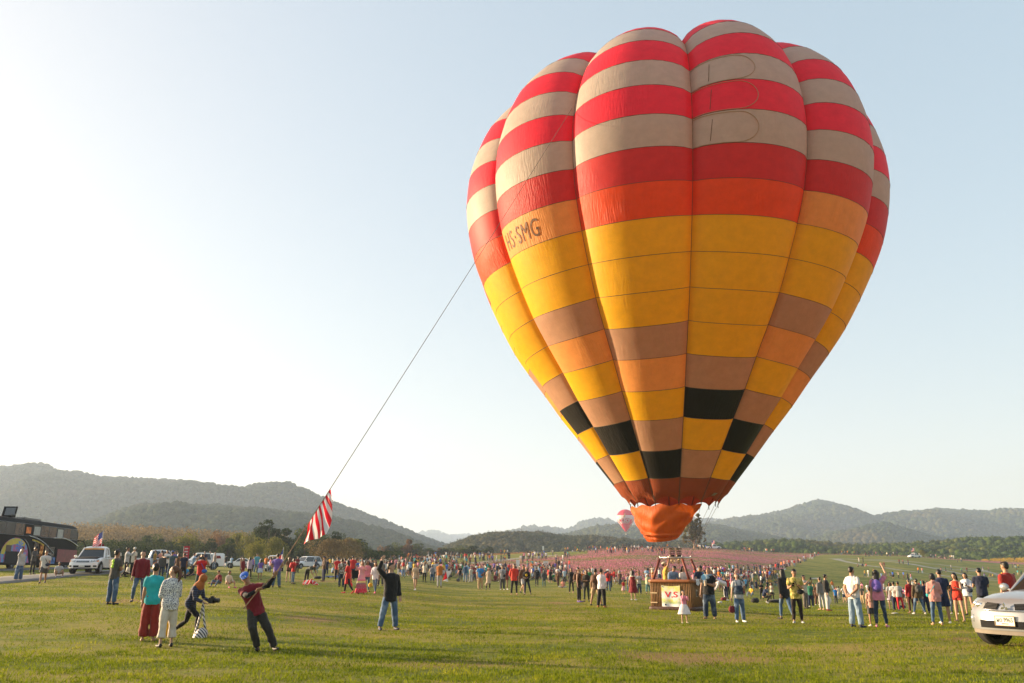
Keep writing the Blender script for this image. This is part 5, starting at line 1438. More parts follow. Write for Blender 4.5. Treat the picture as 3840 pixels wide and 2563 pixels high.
def build_hair(J, kind):
    m = MB(); up, fc, sd = J['headdir'], J['face'], J['fside']; R = np.stack([sd, -fc, up], 1); hc = J['head']
    hk = 1.12 if J['sex'] == 'c' else 1.0
    if kind == 'hijab':
        m.ell(hc + up * .01 - fc * .022, (.100, .112, .118), R=R); m.ell(J['neck'] + J['fwd'] * .02, (.115, .115, .12)); m.ell(J['neck'] + J['fwd'] * .01 - J['sp'] * .06, (.17, .13, .12), R=np.stack([J['side'], J['fwd'], J['sp']], 1)); return m
    m.ell(hc + up * .045 * hk - fc * .028, (.084 * hk, .090 * hk, .080 * hk), R=R)
    m.ell(hc + up * .010 - fc * .050, (.078 * hk, .060 * hk, .088 * hk), R=R)
    if kind == 'short' and J['sex'] != 'f': m.ell(hc + up * .090 * hk + fc * .030, (.058, .05, .028), R=R)
    back = -J['fwd']
    if kind in ('long', 'bob', 'vlong'):
        L = {'bob': .13, 'long': .34, 'vlong': .52}[kind]
        b = hc + up * .02 - fc * .045
        rings = []
        for t in np.linspace(0, 1, 8):
            c = b + (V3(0, 0, -1) if J['sp'][2] > .5 else -J['sp']) * L * t + back * (.035 * math.sin(t * 2.2) + (.02 * t)) 
            wd = .088 * (1 + .14 * math.sin(t * math.pi)) * (1 - .45 * max(0, t - .6) / .4)
            rings.append((c, sd, fc, wd, .055 - .022 * t))
        m.add(*loft(rings, 12))
        for s_ in (-1, 1):
            m.tube([hc + up * .04 + sd * s_ * .074, hc - up * .02 + sd * s_ * .084 - fc * .005, hc - up * .10 + sd * s_ * .075 - fc * .02], [.03, .028, .02], 8)
    if kind == 'bun': m.ell(hc - fc * .11 + up * .01, .048)
    if kind == 'pony':
        b = hc - fc * .10 + up * .03
        m.tube([b, b - fc * .05 - up * .02, b - fc * .055 - up * .16, b - fc * .02 - up * .30], [.028, .034, .036, .014], 8)
    return m
def build_shoe(J, i, kind='shoe'):
    m = MB(); A, fd = J['A%d' % i], J['F%d' % i]
    sx = nrm(np.cross(fd, V3(0, 0, 1))); upv = nrm(np.cross(sx, fd)); R = np.stack([sx, fd, upv], 1)
    m.ell(A + fd * .078 - upv * .045, (.048, .128, .036), R=R); m.ell(A - upv * .03 - fd * .015, (.040, .050, .050), R=R)
    return m
def build_cap(J, kind):
    m = MB(); up, fc, sd = J['headdir'], J['face'], J['fside']; R = np.stack([sd, -fc, up], 1); hc = J['head'] + up * .068 - fc * .01
    if kind == 'cap':
        m.ell(hc, (.096, .106, .062), R=R); 
        for t in np.linspace(-1, 1, 5): m.ell(hc + fc * (.125 - .02 * abs(t)) + sd * t * .04 - up * .01, (.03, .05, .010), R=R)
    if kind == 'hat':
        m.ell(hc + up * .01, (.096, .106, .09), R=R); m.ell(hc - up * .005, (.17, .18, .014), R=R)
    if kind == 'band': m.ell(hc + up * .0, (.095, .105, .03), R=R)
    return m

JOBS = {}
def bake_all():
    """one pass that welds every garment and body into a continuous surface"""
    keys = list(JOBS); tmp = []
    c = bpy.data.collections.new('tmp'); COL.children.link(c)
    for k in keys:
        mb, vox, extra, sm = JOBS[k]
        me = mb.mesh(k)
        o = bpy.data.objects.new('tmp', me); c.objects.link(o)
        r = o.modifiers.new('r', 'REMESH'); r.mode = 'VOXEL'; r.voxel_size = vox; r.use_smooth_shade = True
        s = o.modifiers.new('s', 'SMOOTH'); s.factor = .5; s.iterations = sm
        tmp.append(o)
    dg = bpy.context.evaluated_depsgraph_get()
    out = {}
    for k, o in zip(keys, tmp):
        me = bpy.data.meshes.new_from_object(o.evaluated_get(dg)); me.name = k
        extra = JOBS[k][2]
        n = len(me.vertices); V = np.empty(n * 3, np.float32); me.vertices.foreach_get('co', V); V = V.reshape(-1, 3)
        if JOBS[k][1] < .02 and k.split('|')[0] in ('top', 'bottom'):   # cloth folds
            N = np.empty(n * 3, np.float32); me.vertices.foreach_get('normal', N); N = N.reshape(-1, 3)
            f = fbm(V[:, 0] * 1.0 + V[:, 1] * .8 + 9, V[:, 2] * .55 + V[:, 1] * .3 + 9, .055, len(k), 3) - .5
            V = V + N * (f * .028)[:, None]
            me.vertices.foreach_set('co', V.ravel()); me.update()
        if extra is not None:
            Fc = []; lt = [list(p.vertices) for p in me.polygons]
            off = n; VV = [V]; mi = [0] * len(lt)
            for em, idx in extra:
                ev = np.concatenate(em.V); VV.append(ev); lt += [[i + off for i in f] for f in em.F]; mi += [idx] * len(em.F); off += len(ev)
            bpy.data.meshes.remove(me)
            me = mesh_np(k, np.concatenate(VV), lt, True, mi)
        out[k] = me
    for o in tmp:
        d = o.data; bpy.data.objects.remove(o); bpy.data.meshes.remove(d)
    bpy.data.collections.remove(c)
    return out

# ---- cloth materials; the colour comes from each garment object
def cloth(name, pattern=None, col2=(.75, .75, .75), rough=.85, scale=1):
    m, nt, out = new_mat(name); L = nt.links.new
    tc = nd(nt, 'ShaderNodeTexCoord'); P = tc.outputs['Object']
    oi = nd(nt, 'ShaderNodeObjectInfo'); c = oi.outputs['Color']
    c = mixc(nt, 1.0, c, ramp(nt, noise_node(nt, 7, P, 3).outputs[0], [(.3, .80), (.7, 1.08)]), 'MULTIPLY')
    if pattern == 'stripe':
        w = nd(nt, 'ShaderNodeTexWave', wave_type='BANDS', bands_direction='Z'); w.inputs['Scale'].default_value = 7.5 * scale; L(P, w.inputs[0])
        c = mixc(nt, ramp(nt, w.outputs['Fac'], [(.45, 0), (.55, 1)]), c, col2)
    elif pattern == 'floral':
        v = nd(nt, 'ShaderNodeTexVoronoi'); v.inputs['Scale'].default_value = 46 * scale; L(P, v.inputs['Vector'])
        c = mixc(nt, ramp(nt, v.outputs['Distance'], [(.36, 1), (.5, 0)]), c, col2)
    elif pattern == 'camo':
        c = mixc(nt, ramp(nt, noise_node(nt, 13 * scale, P, 2).outputs[0], [(.48, 0), (.52, 1)]), c, col2)
    elif pattern == 'plaid':
        for d_ in ('X', 'Z'):
            w = nd(nt, 'ShaderNodeTexWave', wave_type='BANDS', bands_direction=d_); w.inputs['Scale'].default_value = 6 * scale; L(P, w.inputs[0])
            c = mixc(nt, ramp(nt, w.outputs['Fac'], [(.6, 0), (.75, .55)]), c, col2)
    elif pattern == 'tiers':
        sx = nd(nt, 'ShaderNodeSeparateXYZ'); L(P, sx.inputs[0])
        c2 = ramp(nt, sx.outputs[2], [(.0, (.55, .03, .07)), (.28, (.40, .08, .12)), (.50, (.30, .16, .16)), (.58, (.70, .55, .22)), (.68, (.72, .09, .22)), (.74, (.72, .30, .38)), (.98, (.68, .32, .36))], 'CONSTANT')
        sp_ = nd(nt, 'ShaderNodeTexVoronoi'); sp_.inputs['Scale'].default_value = 22; L(P, sp_.inputs['Vector'])
        c = mixc(nt, ramp(nt, sp_.outputs['Distance'], [(.2, .5), (.3, 0)]), c2, (.7, .5, .5))
    elif pattern == 'denim':
        c = mixc(nt, ramp(nt, noise_node(nt, 3.5, P, 2).outputs[0], [(.52, 0), (.68, .45)]), c, col2)
    p = nd(nt, 'ShaderNodeBsdfPrincipled'); p.inputs['Roughness'].default_value = rough; p.inputs['Specular IOR Level'].default_value = .25
    p.inputs['Sheen Weight'].default_value = .15
    mp = nd(nt, 'ShaderNodeMapping'); mp.inputs['Scale'].default_value = (1, 1, .5); mp.inputs['Rotation'].default_value = (.5, .4, 0); L(P, mp.inputs[0])
    b = nd(nt, 'ShaderNodeBump'); b.inputs['Distance'].default_value = .018; L(noise_node(nt, 14, mp.outputs[0], 3, .6).outputs[0], b.inputs['Height']); L(b.outputs[0], p.inputs['Normal'])
    L(c, p.inputs['Base Color']); L(p.outputs[0], out.inputs[0])
    return m
CL = {'plain': cloth('cloth'), 'stripe': cloth('cloth_striped', 'stripe', (.05, .06, .12)), 'wstripe': cloth('cloth_white_striped', 'stripe', (.60, .60, .60), scale=1.4),
      'floral': cloth('cloth_floral', 'floral', (.05, .06, .12)), 'wfloral': cloth('cloth_white_floral', 'floral', (.7, .68, .66), scale=.7), 'camo': cloth('cloth_mottled', 'camo', (.10, .08, .04)), 'gcamo': cloth('cloth_green_mottled', 'camo', (.25, .22, .04), scale=.6),
      'plaid': cloth('cloth_plaid', 'plaid', (.10, .08, .06)), 'tiers': cloth('cloth_tiered', 'tiers'), 'denim': cloth('cloth_denim', 'denim', (.30, .38, .48))}
SKINM = simple('skin', (.5, .3, .2), .5, objcol=True, var=.06, vscale=12, spec=.35)
EYEM = simple('eye', (.012, .010, .010), .3); LIPM = simple('lips', (.35, .11, .10), .5)
HAIRM = simple('hair', (.01, .01, .01), .42, objcol=True, var=.35, vscale=22, bump=.006, bscale=70)
SHOEM = simple('shoe', (.5, .5, .5), .6, objcol=True, var=.15)
C = dict(white=(.70,.69,.67), cream=(.62,.56,.46), black=(.012,.012,.014), grey=(.20,.20,.20), dgrey=(.07,.07,.075), lgrey=(.42,.42,.43), red=(.52,.020,.022), maroon=(.17,.012,.020), pink=(.62,.22,.30), hotpink=(.68,.08,.28),
         orange=(.62,.17,.02), rust=(.38,.12,.03), yellow=(.70,.42,.03), mustard=(.48,.28,.04), green=(.03,.20,.07), olive=(.10,.09,.04), teal=(.02,.36,.40), lblue=(.28,.42,.60), blue=(.03,.12,.48), navy=(.014,.022,.06), purple=(.16,.10,.40),
         lilac=(.38,.33,.42), brown=(.12,.055,.03), tan=(.36,.22,.12), khaki=(.40,.29,.16), denim=(.055,.105,.19), ddenim=(.022,.040,.075), ldenim=(.20,.28,.37), peach=(.62,.33,.26), salmon=(.60,.26,.20), beige=(.50,.40,.30), dred=(.28,.02,.015), floral=(.6,.3,.3))
SK = [(.36,.20,.125), (.30,.155,.095), (.42,.25,.17), (.24,.12,.07)]
HC = {'black': (.010, .008, .007), 'brown': (.045, .020, .010), 'auburn': (.10, .038, .014), 'white': (.5, .5, .48)}
GROUPP = 'people gathered on the festival field'
def slot_mat(o, i, m):
    o.material_slots[i].link = 'OBJECT'; o.material_slots[i].material = m
def need(key, fn, vox, extra=None, sm=2):
    if key not in JOBS: JOBS[key] = (fn(), vox, extra, sm)
PEOPLE = []
def reg(spec):
    """queue a person; spec is a dict"""
    near = spec.get('near', False)
    pk = spec['pose'] if isinstance(spec['pose'], str) else spec['posekey']
    base = '%s|%s|%.2f|%s' % (pk, spec['sex'], spec.get('fat', 1.0), 'n' if near else 'm')
    J = fk(spec['pose'], spec['sex'], spec.get('fat', 1.0))
    vox = .017 if near else .030
    smn = 3 if near else 1
    ext = [(fingers(J), 0)]
    if near:
        e = MB(); 
        for s_ in (-1, 1): e.ell(J['head'] + J['fside'] * s_ * .031 + J['face'] * .079 - J['headdir'] * -.008, (.012, .009, .006), sub=1, R=np.stack([J['fside'], -J['face'], J['headdir']], 1))
        for s_ in (-1, 1): e.ell(J['head'] + J['fside'] * s_ * .032 + J['face'] * .086 + J['headdir'] * .026, (.014, .004, .003), sub=1, R=np.stack([J['fside'], -J['face'], J['headdir']], 1))
        l_ = MB(); l_.ell(J['head'] + J['face'] * .090 - J['headdir'] * .056, (.021, .006, .007), sub=1, R=np.stack([J['fside'], -J['face'], J['headdir']], 1))
        ext += [(e, 1), (l_, 2)]
    spec['J'] = J
    ks = {}
    kb = 'body|' + base; need(kb, lambda: build_body(J, near), vox if near else .026, ext, smn); ks['body'] = kb
    hair = spec.get('hair', 'short')
    if hair: k = 'hair|%s|%s' % (hair, base); need(k, lambda: build_hair(J, hair), vox if near else .024, None, 2); ks['hair'] = k
    if spec.get('dress'):
        d = spec['dress']
        def mk():
            m = build_top(J, spec.get('dtop', 'tank')); b = build_bottom(J, d)
            m.add(np.concatenate(b.V), b.F); return m
        k = 'top|dress_%s_%s|%s' % (d, spec.get('dtop', 'tank'), base); need(k, mk, vox if near else .028, None, smn); ks['dress'] = k
    if spec.get('top'): 
        tp = spec['top']; k = 'top|%s|%s' % (tp, base); need(k, lambda: build_top(J, tp), vox if near else .028, None, smn); ks['shirt'] = k
    if spec.get('bot'):
        bt = spec['bot']; k = 'bottom|%s|%s' % (bt, base); need(k, lambda: build_bottom(J, bt), vox if near else .028, None, smn); ks['trousers' if bt not in ('skirt', 'longskirt', 'mini', 'tutu') else 'skirt'] = k
    if spec.get('shoe', 1) is not None:
        for i in (0, 1):
            k = 'shoe|%d|%s' % (i, base); need(k, lambda: build_shoe(J, i), .016 if near else .024, None, 1); ks['shoe%d' % i] = k
    if spec.get('cap'):
        cp = spec['cap']; k = 'cap|%s|%s' % (cp, base); need(k, lambda: build_cap(J, cp), .014 if near else .02, None, 1); ks['cap'] = k
    spec['keys'] = ks
    spec['Jtop'] = max(J['head'][2] + .12, max(J['W0'][2], J['W1'][2]) * 0)
    PEOPLE.append(spec)
    return spec
def place_person(sp, MESH):
    px, fy, h = sp['px'], sp['fy'], sp['h']
    if 'pos' in sp: g = Vector(sp['pos'])
    else:
        g = ground_hit(px, fy)
    top = sp['Jtop']
    if 'scale' in sp: s = sp['scale']
    else:
        s = 1.0
        for _ in range(6):
            _, ty = project([g.x, g.y, g.z + top * s]); _, by = project(list(g))
            s *= h / max(by - ty, 1)
    s0 = s; s = min(max(s, .45 if sp['sex'] == 'c' else .80), 1.16)
    if abs(s0 - s) > .04: print('SCALE', sp['label'][:40], round(s0, 2), 'Y', round(g.y, 1))
    root = link('person', None, label=sp['label'], cat=sp.get('cat', 'person'), group=sp.get('group', GROUPP), loc=g, rot=(0, 0, math.radians(sp['face'])))
    root.scale = (s, s, s); sp['root'] = root; sp['s'] = s
    k = sp['keys']
    skin = SK[sp.get('skin', rnd.randrange(4))]
    o = link('body', MESH[k['body']], None, root, color=skin)
    if not o.data.materials: [o.data.materials.append(q) for q in (SKINM, EYEM, LIPM)]
    if 'hair' in k: link('hair' if sp.get('hair') != 'hijab' else 'headscarf', MESH[k['hair']], HAIRM if sp.get('hair') != 'hijab' else CL['plain'], root, color=HC.get(sp.get('hc', 'black'), C.get(sp.get('hc'), (.01, .01, .01))))
    def garment(part, key, col, pat):
        o = link(part, MESH[key], CL['plain'], root, color=C[col] if isinstance(col, str) else col)
        if pat and pat != 'plain': slot_mat(o, 0, CL[pat])
        return o
    if 'dress' in k: garment('dress', k['dress'], sp['dc'], sp.get('dpat'))
    if 'shirt' in k: garment('shirt', k['shirt'], sp['tc'], sp.get('tpat'))
    for q in ('trousers', 'skirt'):
        if q in k: garment(q, k[q], sp['bc'], sp.get('bpat', 'denim' if 'denim' in str(sp['bc']) else None))
    for i in (0, 1):
        if 'shoe%d' % i in k: link('shoe', MESH[k['shoe%d' % i]], SHOEM, root, color=C[sp.get('shc', 'black')])
    if 'cap' in k: garment('cap', k['cap'], sp.get('cc', 'white'), None)
    if sp.get('bag'):
        add_bag(sp, root, s)
    return root
def rootM(root): return Matrix.Translation(root.location) @ root.rotation_euler.to_matrix().to_4x4() @ Matrix.Diagonal((*root.scale, 1))
def add_bag(sp, root, s):
    J = sp['J']; kind, col = sp['bag'][:2]; lab = sp['bag'][2] if len(sp['bag']) > 2 else None
    m = MB(); R = np.stack([J['side'], J['fwd'], J['sp']], 1)
    if kind == 'backpack':
        c = J['chest'] - J['fwd'] * .20 - J['sp'] * .06
        m.ell(c, (.15, .095, .20), R=R); m.ell(c - J['fwd'] * .07 - J['sp'] * .06, (.11, .05, .10), R=R)
        for s_ in (-1, 1):
            q = J['side'] * s_ * .11
            m.tube([c + q + J['sp'] * .17, J['sh'] + q + J['sp'] * .045, J['chest'] + q + J['fwd'] * .15, J['chest'] + q * 1.1 + J['fwd'] * .08 - J['sp'] * .2, c + q - J['sp'] * .15], .017, 6)
    elif kind == 'cross':
        c = J['pel'] + J['fwd'] * .16 + J['side'] * .14 + J['sp'] * .06
        m.ell(c, (.12, .05, .085), R=R)
        m.tube([c + J['sp'] * .05, J['chest'] + J['fwd'] * .155, J['sh'] - J['side'] * .10 + J['sp'] * .06, J['chest'] - J['fwd'] * .15, J['pel'] + J['side'] * .17 - J['fwd'] * .05 + J['sp'] * .1, c], .013, 6)
    elif kind == 'hand':
        c = J['W0'] + J['hd0'] * .1; d = V3(0, 0, -1)
        m.ell(c + d * .30, (.13, .06, .13)); m.tube([c + d * .2 + V3(.07, 0, 0), c + V3(.02, 0, .02), c + d * .2 + V3(-.07, 0, 0)], .008, 5)
    M = rootM(root)
    V = np.concatenate(m.V); V = np.array([M @ Vector(v) for v in V]); base = V.min(0); ctr = np.array([(V[:, 0].min() + V[:, 0].max()) / 2, (V[:, 1].min() + V[:, 1].max()) / 2, base[2]])
    nm = {'backpack': 'backpack', 'cross': 'shoulder_bag', 'hand': 'handbag'}[kind]
    me = mesh_np(nm, V - ctr, m.F, True)
    link(nm, me, BAGM, label=lab or ('%s %s carried by the %s' % ({'ldenim': 'pale blue'}.get(col, col), nm.replace('_', ' '), ' '.join(sp['label'].split()[:9]))), cat='bag', loc=tuple(ctr), color=C[col])
BAGM = cloth('bag_cloth', rough=.7)
def N(px, fy, h, face, pose, sex, top, tc, bot, bc, label, **kw):
    d = dict(px=px, fy=fy, h=h, face=face, pose=pose, sex=sex, top=top, tc=tc, bot=bot, bc=bc, label=label, near=True, posekey=kw.pop('pk', None)); d.update(kw)
    return reg(d)
def Md(*a, **kw): kw['near'] = False; return N(*a, **kw)
# the flag puller: leaning hard away from the rope, both fists on it
PULL = dict(abs=True, spine=(-.32, -.26, 1), head=(14, -14), arms=[(.58,-.62,-.28,.85,-.30,.42),(.66,-.32,.02,.55,-.35,.78)],
            legs=[(.28,-.50,-.80,.20,.45,-.95),(.52,-.16,-.80,.36,.28,-.95)], feet=[(.25,-1,0),(.55,-.7,.1)])
PULLER = N(945, 2442, 296, 0, PULL, 'm', 'tee', 'maroon', 'straight', (.030,.026,.022), 'man in maroon tee and blue cap leaning back to pull the flag rope', pk='pull', cap='cap', cc='blue', shc='black', skin=0, under=True)
# left trio
N(553, 2406, 294, 195, 'stand', 'f', 'tee', 'teal', 'wide', (.22,.022,.014), 'woman in teal tee and wide rust red trousers seen from behind', hair='bun', shc='tan', skin=0, cat='woman')
TRIO2 = dict(abs=False, head=(60,-8), arms=[(.1,-.15,-1,-.1,-.95,-.1),(.2,-.1,-1,-.35,-.7,.3)], legs=[(.06,-.06,-1,.03,.05,-1),(.08,.08,-1,.06,.12,-1)])
N(620, 2428, 306, 215, TRIO2, 'f', 'blouse', 'white', 'crop', (.56,.50,.42), 'woman in patterned white blouse and cropped cream trousers with a ponytail', pk='trio2', hair='pony', hc='auburn', tpat='floral', shc='black', skin=2)
LUNGE = dict(lean=24, head=(0,-10), arms=[(.2,-.55,-.7,-.15,-.95,.05)]*2, legs=[(.06,-.85,-.75,.0,.05,-1),(.06,.30,-1,.0,.85,-.55)])
N(700, 2386, 232, 80, LUNGE, 'f', 'long', 'black', 'slim', 'black', 'woman in orange headscarf and striped top lunging forward with a camera', pk='lunge', hair='hijab', hc='rust', tpat='stripe', shc='beige', skin=1)
N(415, 2269, 207, 158, 'fold', 'm', 'tee', (.075,.068,.062), 'straight', 'denim', 'young man in dark grey tee with green emblem, arms folded, back turned', hair='short', skin=1, shc='black')
N(515, 2262, 196, 20, dict(arms=[(.2,.2,-1,.1,-.2,-1),(.2,.0,-1,.1,-.2,-1)], legs=[(.20,-.15,-1,.05,.35,-1),(.08,.05,-1,.05,.1,-1)], head=(20,26), lean=-6), 'm', 'long', 'maroon', 'slim', 'denim', 'young man in maroon long sleeve top and jeans looking up at the balloon', pk='lookup_knee', skin=2, shc='navy')
N(1458, 2364, 254, 30, dict(arms=[(.62,-.15,.62,-.35,.05,.85),(.22,.0,-1,.10,-.25,-1)], legs=[(.24,-.02,-1,.20,.02,-1),(.17,.04,-1,.12,.06,-1)], head=(50,12)), 'm', 'loose', 'black', 'straight', 'denim', 'man in loose black jumper and blue jeans with one arm raised behind his head', pk='blackman', shc='navy', skin=2)
# front right
N(2568, 2338, 124, 10, dict(arms=[(.15,-.75,-.5,-.35,-.15,1)]*2, legs=[(.1,0,-1,.05,.02,-1)]*2, head=(0,14)), 'c', 'long', (.70,.25,.34), 'tutu', (.72,.64,.62), 'little girl in pink top and white tutu skirt shielding her eyes by the basket', pk='girl', hair='bun', bpat='plain', shc='beige', skin=2, cat='girl')
N(2664, 2322, 194, -28, dict(arms=[(.25,.1,-1,.15,-.1,-1),(.2,-.2,-1,-.7,-.6,.2)], legs=[(.1,-.1,-1,.05,.08,-1),(.1,.1,-1,.06,.1,-1)], head=(-8,32), lean=-4), 'm', 'tee', 'black', 'straight', 'ddenim', 'heavy man in black tee with a grey scarf looking up, paper cup in hand', pk='cupman', fat=1.22, skin=1, shc='tan')
N(2777, 2335, 187, 5, dict(arms=[(.25,.1,-1,.2,-.1,-1),(.25,-.1,-1,-.2,-.7,.35)], legs=[(.10,-.1,-1,.05,.02,-1),(.1,.08,-1,.08,.12,-1)], head=(-10,34), lean=-3), 'f', 'tee', 'lgrey', 'straight', 'denim', 'woman with a bob in denim overalls and white shoes gazing upward', pk='overalls', hair='bob', hc='brown', shc='white', skin=2, bag=('hand', 'maroon'))
N(2950, 2324, 190, 190, 'walk2', 'f', 'loose', 'black', 'slim', 'denim', 'woman with long dark hair in black top and blue jeans walking away', hair='vlong', shc='black', skin=1)
N(2994, 2338, 204, -14, 'phone', 'm', 'shirt', (.56,.44,.14), 'slim', (.018,.011,.009), 'teenager in yellow green tie-dyed shirt looking down at his phone', tpat='gcamo', skin=0, shc='lgrey', bag=('cross', 'black'))
N(3215, 2354, 229, 118, 'behind', 'm', 'tee', (.72,.66,.64), 'straight', 'ldenim', 'broad man in white tee and pale jeans with hands behind his back', fat=1.08, shc='navy', skin=0)
N(3308, 2354, 218, 150, 'up', 'f', 'tee', (.62,.22,.32), 'slim', 'ddenim', 'woman in pink tee and dark jeans raising an arm, flowered backpack on', hair='long', shc='pink', skin=2, bag=('backpack', 'purple'))
N(3276, 2350, 150, 170, 'stand', 'c', 'tee', 'peach', 'shorts', 'dgrey', 'child in pale shirt and long grey shorts beside the woman in pink', shc='white', skin=0, cat='child')
N(3520, 2346, 196, 160, dict(arms=[(.2,.1,-1,.0,-.8,-.1),(.2,.1,-1,-.1,-.8,.4)], legs=[(.08,-.05,-1,.03,.0,-1),(.12,.10,-1,.10,.1,-1)]), 'f', 'hoodie', (.55,.25,.22), 'slim', 'denim', 'woman in dusty pink jumper and jeans seen from behind', pk='pinksweater', hair='bob', skin=2, shc='tan', bag=('cross', 'teal'))
N(3548, 2340, 204, 165, 'phone', 'm', 'tee', 'navy', 'shorts', 'navy', 'man in navy tee eating corn beside the woman in dusty pink', skin=0, shc='white')
N(3604, 2332, 184, -50, 'phone', 'f', 'tank', (.55,.04,.02), 'hot', 'dred', 'young woman in red sleeveless top and red shorts reading her phone', hair='long', shc='tan', skin=2)
N(3640, 2308, 160, -40, 'phone', 'f', 'blouse', (.60,.62,.70), 'hot', 'ldenim', 'young woman in white blouse and denim shorts checking her phone', hair='long', shc='black', skin=2, bag=('cross', 'navy'))
N(3585, 2304, 128, -30, 'stand2', 'f', 'tee', 'black', 'slim', 'ddenim', 'small dark haired woman standing behind the woman in red sleeveless top', hair='long', shc='white', skin=1)
N(3700, 2330, 200, 165, 'phone', 'm', 'tee', (.013,.018,.045), 'straight', 'black', 'man in dark navy tee standing behind the silver pickup bonnet', skin=0, shc='black')
N(3810, 2385, 279, 200, 'stand', 'm', 'tee', 'dred', 'straight', 'dgrey', 'man with curly black hair in red tee beyond the silver pickup', skin=0, hair='short')
# left edge
N(66, 2180, 122, 60, 'selfie', 'f', 'long', 'lgrey', 'wide', 'denim', 'woman with glowing brown hair in grey top holding up her phone', hair='long', hc='brown', skin=2, shc='tan')
N(118, 2155, 104, 75, 'phone', 'f', 'long', 'dgrey', 'slim', 'black', 'woman in dark clothes and brimmed hat leaning toward her phone', cap='hat', cc='black', hair='bob', skin=1)
N(158, 2188, 124, 25, 'walk', 'm', 'tee', 'lgrey', 'shorts', 'dgrey', 'man in striped grey tee and dark shorts crossing the road', tpat='wstripe', fat=1.08, bag=('cross', 'navy'), skin=0)
N(215, 2166, 58, 40, 'sit', 'm', 'tee', 'lgrey', 'shorts', 'khaki', 'man in pale tee sitting on the roadside by the white pickup', skin=3, shc='blue')
# middle distance with parts, from left to right
Md(434, 2152, 95, 170, 'stand', 'm', 'tee', 'cream', 'straight', 'khaki', 'man in cream tee standing at the pickup tail', skin=3)
Md(468, 2164, 112, 110, 'photo', 'm', 'long', 'lgrey', 'straight', 'black', 'man in light grey shirt lifting a camera near the pickup tail')
Md(494, 2158, 106, 150, 'stand2', 'm', 'shirt', 'cream', 'straight', 'black', 'white haired man in pale shirt beside the pickup', hc='white', skin=1)
Md(480, 2166, 46, -60, 'sit', 'f', 'long', 'cream', 'slim', 'black', 'person in pale top crouched on the grass beside the pickup', hair='long')
Md(602, 2168, 92, 190, 'stand', 'm', 'hoodie', 'dgrey', 'slim', 'ddenim', 'youth in grey hoodie held by the man in blue cap')
Md(636, 2176, 110, 180, 'hug', 'm', 'tee', (.06,.10,.13), 'slim', 'denim', 'man in slate tee and blue cap with arms around two friends', cap='cap', cc='blue')
Md(662, 2172, 98, 175, 'stand', 'f', 'long', 'brown', 'slim', 'black', 'woman with very long brown hair in brown top, hugged by the capped man', hair='vlong', hc='brown')
Md(682, 2174, 100, 200, 'stand2', 'm', 'tee', 'navy', 'straight', 'black', 'man in navy tee at the right end of the embracing group')
N(745, 2230, 152, 20, 'photo', 'm', 'tee', 'red', 'straight', (.03,.05,.05), 'photographer in red tee aiming a camera, blue bag at his side', skin=0, bag=('cross', 'blue'))
Md(822, 2203, 62, -30, 'sit', 'm', 'long', 'maroon', 'slim', 'denim', 'man in maroon top sitting on the grass beside a woman in white', skin=0)
Md(852, 2205, 58, 50, 'sit', 'f', 'long', 'cream', 'hot', 'beige', 'woman in white top sitting on the grass beside a man in maroon', hair='bob', shc='hotpink')
Md(698, 2166, 42, -20, 'cross', 'm', 'tee', (.03,.25,.5), 'slim', 'black', 'man in bright blue tee sitting cross-legged behind the photographer')
Md(717, 2162, 38, 0, 'cross', 'f', 'tee', 'black', 'slim', 'navy', 'woman in black sitting beside the man in bright blue tee', hair='long')
Md(762, 2141, 74, 10, 'fold', 'm', 'tee', 'navy', 'straight', 'ddenim', 'man in navy tee with folded arms before the white van')
Md(783, 2137, 70, 30, 'stand', 'c', 'tee', 'dgrey', 'slim', 'dgrey', 'small child in dark clothes standing near the white van', cat='child')
Md(802, 2139, 68, -30, 'stand2', 'f', 'tank', 'grey', 'slim', 'denim', 'woman in grey vest and jeans near the white van door', hair='short')
Md(845, 2131, 46, 200, 'phone', 'f', 'tee', 'black', 'slim', 'ldenim', 'woman in black tee and pale jeans on the far grass strip', hair='long')
Md(866, 2132, 46, 160, 'stand', 'm', 'shirt', 'lblue', 'straight', 'black', 'man in pale blue shirt standing alone on the far grass strip')
Md(908, 2168, 76, 60, 'stand', 'f', 'long', 'maroon', 'slim', 'maroon', 'woman in maroon with long hair near the small white car', hair='long')
Md(932, 2172, 82, 170, 'stand2', 'f', 'hoodie', 'lilac', 'slim', 'black', 'woman in lilac hooded jacket seen from behind', hair='long')
Md(902, 2140, 54, 130, 'stand', 'm', 'long', 'brown', 'straight', 'dgrey', 'man in brown jacket standing by the small white car')
Md(960, 2150, 74, 30, 'stand2', 'm', 'shirt', (.10,.32,.42), 'straight', 'denim', 'man in pale turquoise shirt at the white pickup headlight')
Md(973, 2176, 80, 185, 'stand', 'f', 'tee', 'purple', 'mini', 'lblue', 'woman in purple tee and white flowered skirt with long dark hair', hair='vlong', bpat='wfloral', cap='cap', cc='lgrey')
N(1034, 2204, 128, 175, 'hips', 'm', 'tee', (.15,.10,.38), 'straight', 'denim', 'broad man in purple shirt and jeans standing before the white pickup', fat=1.15, skin=0)
Md(1080, 2185, 96, 200, 'phone', 'f', 'tee', 'brown', 'hot', 'black', 'blonde woman in brown top and black shorts', hair='long', hc='auburn')
Md(1097, 2191, 98, 130, 'stand', 'f', 'tee', 'red', 'slim', 'denim', 'woman in red tee and blue jeans with black bob', hair='bob', bag=('backpack', 'red'))
Md(1113, 2149, 62, 40, 'fold', 'm', 'tee', 'maroon', 'straight', 'black', 'man in maroon tee between the parked white cars')
Md(1150, 2192, 76, 60, 'bend', 'm', 'tee', (.05,.06,.045), 'slim', 'black', 'boy in dark olive tee bending over a small striped flag', cat='boy')
Md(1183, 2150, 52, -20, 'walk', 'm', 'long', 'navy', 'slim', 'denim', 'man in navy top walking near the blue ground cloth')
